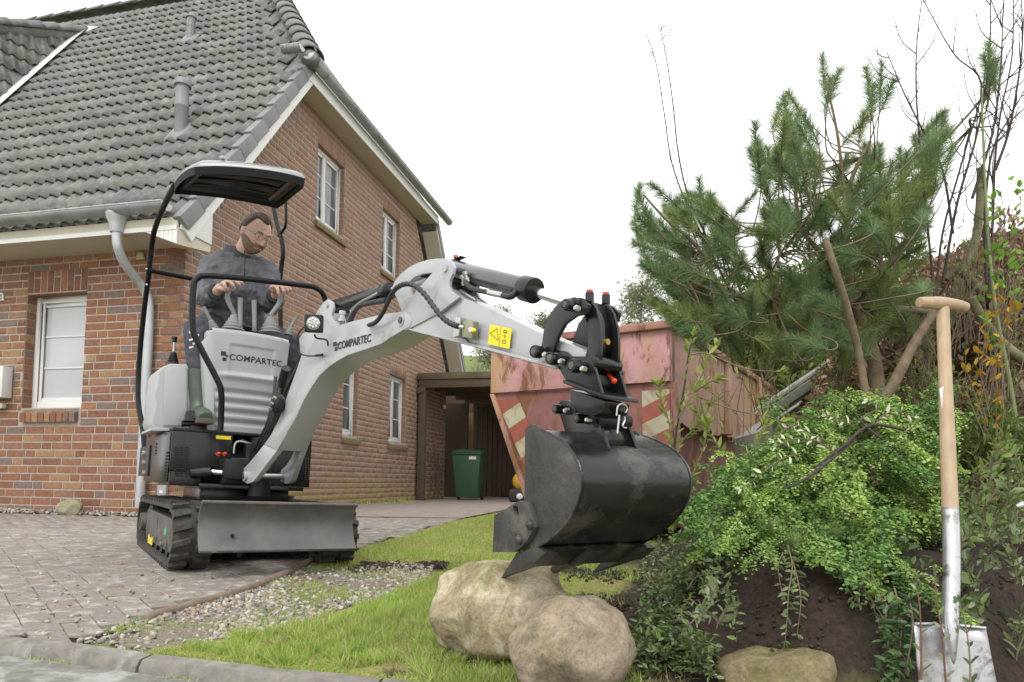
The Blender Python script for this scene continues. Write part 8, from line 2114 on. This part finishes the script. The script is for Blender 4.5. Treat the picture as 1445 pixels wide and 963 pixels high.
carpet('leafy_undergrowth', 'mid green leafy plants behind the spade socket', [(1340, 640), (1450, 590), (1450, 760), (1350, 800)], 2600, .040, M_mid, 64, (.0, .30))
carpet('leafy_undergrowth', 'dim undergrowth on the bed behind the arching shrub', [(1000, 700), (1450, 700), (1450, 688), (1000, 688)], 5000, .05, M_dk, 65, (.0, .5))
r = np.random.default_rng(88); L_ = []
for k in range(60):
    px, py = r.uniform(900, 1015), r.uniform(800, 950); a = gpt(px, py); t = (CR @ (np.array(a) - np.array(EYE)))[2] - .02; dx, dy = r.uniform(-30, 30), r.uniform(-35, 20); L_.append([(px, py, t), (px + dx * .5, py + dy * .5 - 6, t - .015), (px + dx, py + dy, t - .03)])
sprigs('creeping_shoots', 'creeping shoots with round leaves spreading over the soil beside the grey boulder', L_, M_ivy, .026, 71, step=.018, cat='creeping plant')
L_ = []
for k in range(46):
    px, py = r.uniform(1350, 1450), r.uniform(700, 950); t = r.uniform(1.65, 1.95); dx, dy = r.uniform(-30, 30), r.uniform(-60, 0); L_.append([(px, py, t), (px + dx * .5, py + dy * .5, t), (px + dx, py + dy, t - .04)])
sprigs('leafy_shoots', 'glossy large-leaved shoots crowding the bottom right corner', L_, M_ivy, .042, 72, step=.026, cat='leafy shoots')
L_ = []
for k in range(36):
    px, py = r.uniform(1345, 1450), r.uniform(640, 780); t = r.uniform(1.9, 2.3); dx, dy = r.uniform(-30, 30), r.uniform(-60, 0); L_.append([(px, py, t), (px + dx * .5, py + dy * .5, t), (px + dx, py + dy, t - .04)])
sprigs('leafy_shoots', 'light green leafy shoots right of the spade at mid height', L_, M_mid, .036, 73, step=.022, cat='leafy shoots')
# dry tuft, bright bulb leaves, yellow flowers
Qd = np.array([[gpt(925, 832).x, gpt(925, 832).y]]) + r.normal(0, .012, (420, 2))
tag(grass('dry_tuft', Qd, .03, .07, .0022, M_straw, 74, 1.0, dz=.02), 'straw coloured dry grass tuft at the top of the bank beside the bucket', 'dry grass', kind='stuff')
Qd = np.array([[gpt(px, py).x, gpt(px, py).y] for px, py in [(r.uniform(870, 970), r.uniform(925, 990)) for _ in range(900)]])
tag(grass('dry_grass_edge', Qd, .02, .05, .0018, M_straw, 75, 1.1), 'tangled dry grass at the foot of the creeping plants', 'dry grass', kind='stuff')
sprigs('bulb_leaves', 'two bright green upright leaves by the far side of the bucket', [[(944, 752, 2.1), (944, 742, 2.1), (945, 735, 2.1)], [(950, 752, 2.1), (952, 742, 2.1), (955, 736, 2.1)]], M_fresh, .05, 76, step=.03, cat='bulb leaves', up=1.2)
for i, (px, py, lab) in enumerate(((970, 688, 'yellow flower against the skip just right of the bucket rim'), (1017, 711, 'small yellow flower low in front of the skip'))):
    c = at_depth(px, py, 2.6); v = MB(); [v.ball(c + Vector((.010 * math.cos(a), -.004, .010 * math.sin(a))), .008, .004, .008, 8, 5) for a in (0, 1.26, 2.5, 3.8, 5.0)]
    tag(v.build('yellow_flower', pm('petal', (.8, .62, .02), rough=.5) if i == 0 else bpy.data.materials['petal'], None), lab, 'flower', 'small yellow flowers')
# single dead leaves
def deadleaf(px, py, s, lab, mat=None, t=None, rot=0.):
    p = gpt(px, py) if t is None else at_depth(px, py, t); T_, F_ = LEAF; v = MB(Matrix.Translation(p + Vector((0, 0, .010))) @ Matrix.Rotation(rot, 4, 'Z') @ Matrix.Rotation(R(25), 4, 'X') @ Matrix.Rotation(R(15), 4, 'Y'))
    v.add([Vector((q[0] * s * .8, (q[1] - .5) * s, q[2] * s * 4)) for q in T_], F_); tag(v.build('dead_leaf', mat or M_dl, None, smooth=0, solid=.0008), lab, 'leaf', 'fallen leaves lying about')
M_dl = pm('dead_leaf', (.36, .21, .13), rough=.7, var=.25, scale=60, pieces=[(.40, .25, .16), (.34, .18, .10), (.45, .30, .2)])
for q in ((383, 914, .05, 'largest curled dead leaf on the near lawn', 1.0), (402, 908, .035, 'darker dead leaf touching the largest one on the lawn', 2.2), (67, 934, .022, 'pinkish leaf in the road gutter beside the kerb', .4), (172, 797, .030, 'curled brown leaf on the pavers left of the digger track', 1.5), (287, 823, .014, 'pale chip-like leaf on the pavers in front of the left track', 1.), (723, 935, .030, 'tan leaf lying on the grass against the grey boulder', .2), (965, 958, .03, 'orange leaf at the bottom edge beside the creeping plants', .5), (890, 862, .016, 'small brown leaf on the bare soil right of the grey boulder', .9), (868, 862, .014, 'smallest curled leaf on the soil between boulder and bank', 0.3), (95, 787, .02, 'flat pale leaf on the drive at the left edge', 1.2)):
    deadleaf(q[0], q[1], q[2], q[3], rot=q[4])

# ---- spade
M_ash = pm('ash_handle', (.40, .29, .18), rough=.55, var=.14, scale=20, stretch=(3, 3, .25), spots=(.58, .46, .32), sthr=.66, sscale=6)
M_sp = pm('spade_steel', (.52, .52, .52), rough=.32, metal=.75, var=.2, scale=14, rvar=.12, spots=(.13, .11, .095), sthr=.56, sscale=14)
spade = thing('spade', at_depth(1345, 940, 1.45), 'spade with a wooden T handle stuck upright in the soil at the right', 'spade')
A, Bq = at_depth(1330, 432, 1.74), at_depth(1341, 722, 1.54)
v = MB(); v.tube([A, A.lerp(Bq, .3), A.lerp(Bq, .7), Bq], [.0155, .0150, .0168, .0172], 18); v.build('shaft', M_ash, spade, smooth=60)
g = [at_depth(px, py, t) for px, py, t in ((1297, 427, 1.72), (1305, 427.5, 1.725), (1330, 428, 1.735), (1352, 431, 1.745), (1363, 435, 1.75))]
v = MB(); v.tube(smooth_path(g, 1), [.0135, .0140, .0150, .0158, .0168, .0158, .0150, .0145, .0142, .0138][:len(smooth_path(g, 1))] + [.0138] * max(0, len(smooth_path(g, 1)) - 10), 16); v.build('grip', M_ash, spade, smooth=60, bevel=.003)
v = MB(); a, c = on_plane(1326, 549, I4, 1, A.lerp(Bq, .4).y - .017), on_plane(1333, 590, I4, 1, A.lerp(Bq, .5).y - .017)
v.prism([a, Vector((a.x + .009, a.y, a.z + .006)), Vector((a.x + .016, a.y, a.z - .004)), Vector((c.x + .006, c.y, c.z)), Vector((c.x - .004, c.y, c.z + .004))], (0, .002, 0)); v.build('label', M_white, spade)
q = [Bq + Vector((0, 0, .01)), Bq, at_depth(1343, 770, 1.51), at_depth(1343, 830, 1.475), at_depth(1340, 872, 1.45), at_depth(1343, 900, 1.43), at_depth(1346, 938, 1.42)]
v = MB(); v.tube(smooth_path(q, 2), [.0178] * 4 + [.0175] * 100 if False else [.0178 - .0175 * max(0, (i / (len(smooth_path(q, 2)) - 1)) - .70) / .30 for i in range(len(smooth_path(q, 2)))], 16); v.build('socket', M_sp, spade, smooth=60)
n = 9; rows = []
for j in range(n):
    f = j / (n - 1); row = []
    l = at_depth(1290 + 12 * f, 882 + 150 * f, 1.45 - .04 * f); rr_ = at_depth(1392 + 30 * f, 888 + 150 * f, 1.44 - .04 * f)
    for i in range(13):
        u = i / 12; p = l.lerp(rr_, u); p.y += .018 * (1 - (2 * u - 1) ** 2) + .003 * math.sin(u * 9); row.append(p)
    rows.append(row)
v = MB(); v.grid(rows); v.build('blade', M_sp, spade, smooth=60, solid=.004)
v = MB(); v.tube([rows[0][0] + Vector((0, 0, .002)), rows[0][4] + Vector((0, 0, .002))], .003, 8); v.tube([rows[0][8] + Vector((0, 0, .002)), rows[0][12] + Vector((0, 0, .002))], .003, 8); v.build('foot_tread', M_sp, spade)
v = MB(); a = at_depth(1434, 715, 1.6); v.tube([a, a + Vector((.012, 0, .004)), a + Vector((.06, 0, .0))], [.004, .009, .010], 12)
tag(v.build('tool_tip', M_sp, None, smooth=60), 'pale metal tool end poking in at the right edge', 'tool')

# ---- distant trees, hill and hedge seen between house and skip
M_hill = pm('hill_green', (.15, .19, .06), rough=.95, var=.25, scale=.5)
v = MB(); pts = [(-60, 60, 7), (-20, 62, 6.5), (0, 60, 6.6), (20, 62, 6), (60, 60, 7)]
rows = []
for (y, h) in ((44, 0), (47, 6.6), (50, 10.2), (60, 11.6), (80, 12)):
    rows.append([Vector((x, y + 2 * math.sin(x * .2), h * (1 + .06 * math.sin(x * .5)) * 1.0)) for x in np.linspace(-60, 60, 60)])
v.grid(rows); tag(v.build('hill', M_hill, None, smooth=60), kind='structure')
M_fartwig = pm('distant_twig', (.30, .27, .23), rough=.9, var=.2); M_farleaf = LG([(.26, .31, .14), (.30, .34, .17), (.22, .27, .13)], 'distant_leaf', .3, .8, .1)  # paler than near growth: the haze of distance is put into these colours
def fartree(px, py, t, h, w, seed, label, leafy=.25):
    r = np.random.default_rng(seed); top = at3(px, py, t); b = np.array([top[0], top[1], 5.5 if t > 44 else 0]); o = thing('distant_tree', Vector(b), label, 'tree', 'bare trees far beyond the skip'); tw = Twigs(); P, D = [], []
    v = MB(); v.tube([Vector(b), Vector(b * .5 + top * .5), Vector(top - [0, 0, h * .1])], [.16, .10, .03], 8); v.build('trunk', M_fartwig, o)
    for k in range(150):
        f = r.uniform(.25, .95); s0 = b * (1 - f) + (top - [0, 0, h * .1]) * f; a = r.uniform(0, 6.28); L = w * (1.1 - f * .7) * r.uniform(.4, 1); e = s0 + [math.cos(a) * L, math.sin(a) * L, L * r.uniform(.3, 1.0)]; m = (s0 + e) / 2 + r.normal(0, .08, 3) * w * .5
        C = curve([s0, m, e], 5); tw.add(C, .03, .012, 3)
        for c in C[3:]:
            for _ in range(2): e2 = c + r.normal(0, .3, 3) * w * .5; tw.add([c, (c + e2) / 2 + [0, 0, .05], e2], .014, .008, 3)
            if r.random() < leafy * 3:
                for _ in range(5): P.append(c + r.normal(0, .28, 3) * w * .4); D.append(r.normal(0, 1, 3))
    tw.build('branches', M_fartwig, o); leaves('crown', P, D, r.uniform(.12, .26, len(P)), M_farleaf, o, LEAF4, .9, seed)
fartree(700, 405, 40, 12, 2.2, 1, 'pale bare tree far off above the dipper sticker')
fartree(770, 418, 42, 12, 2.0, 2, 'pale bare tree far off behind the bucket links')
fartree(905, 365, 38, 13, 2.8, 3, 'hazy tree far off left of the pine, the tallest beyond the skip', .5)
fartree(850, 420, 40, 12, 2.2, 4, 'hazy tree far off just behind the skip rim', .4)
fartree(980, 400, 36, 13, 2.6, 5, 'hazy green tree far off behind the pine', .8)
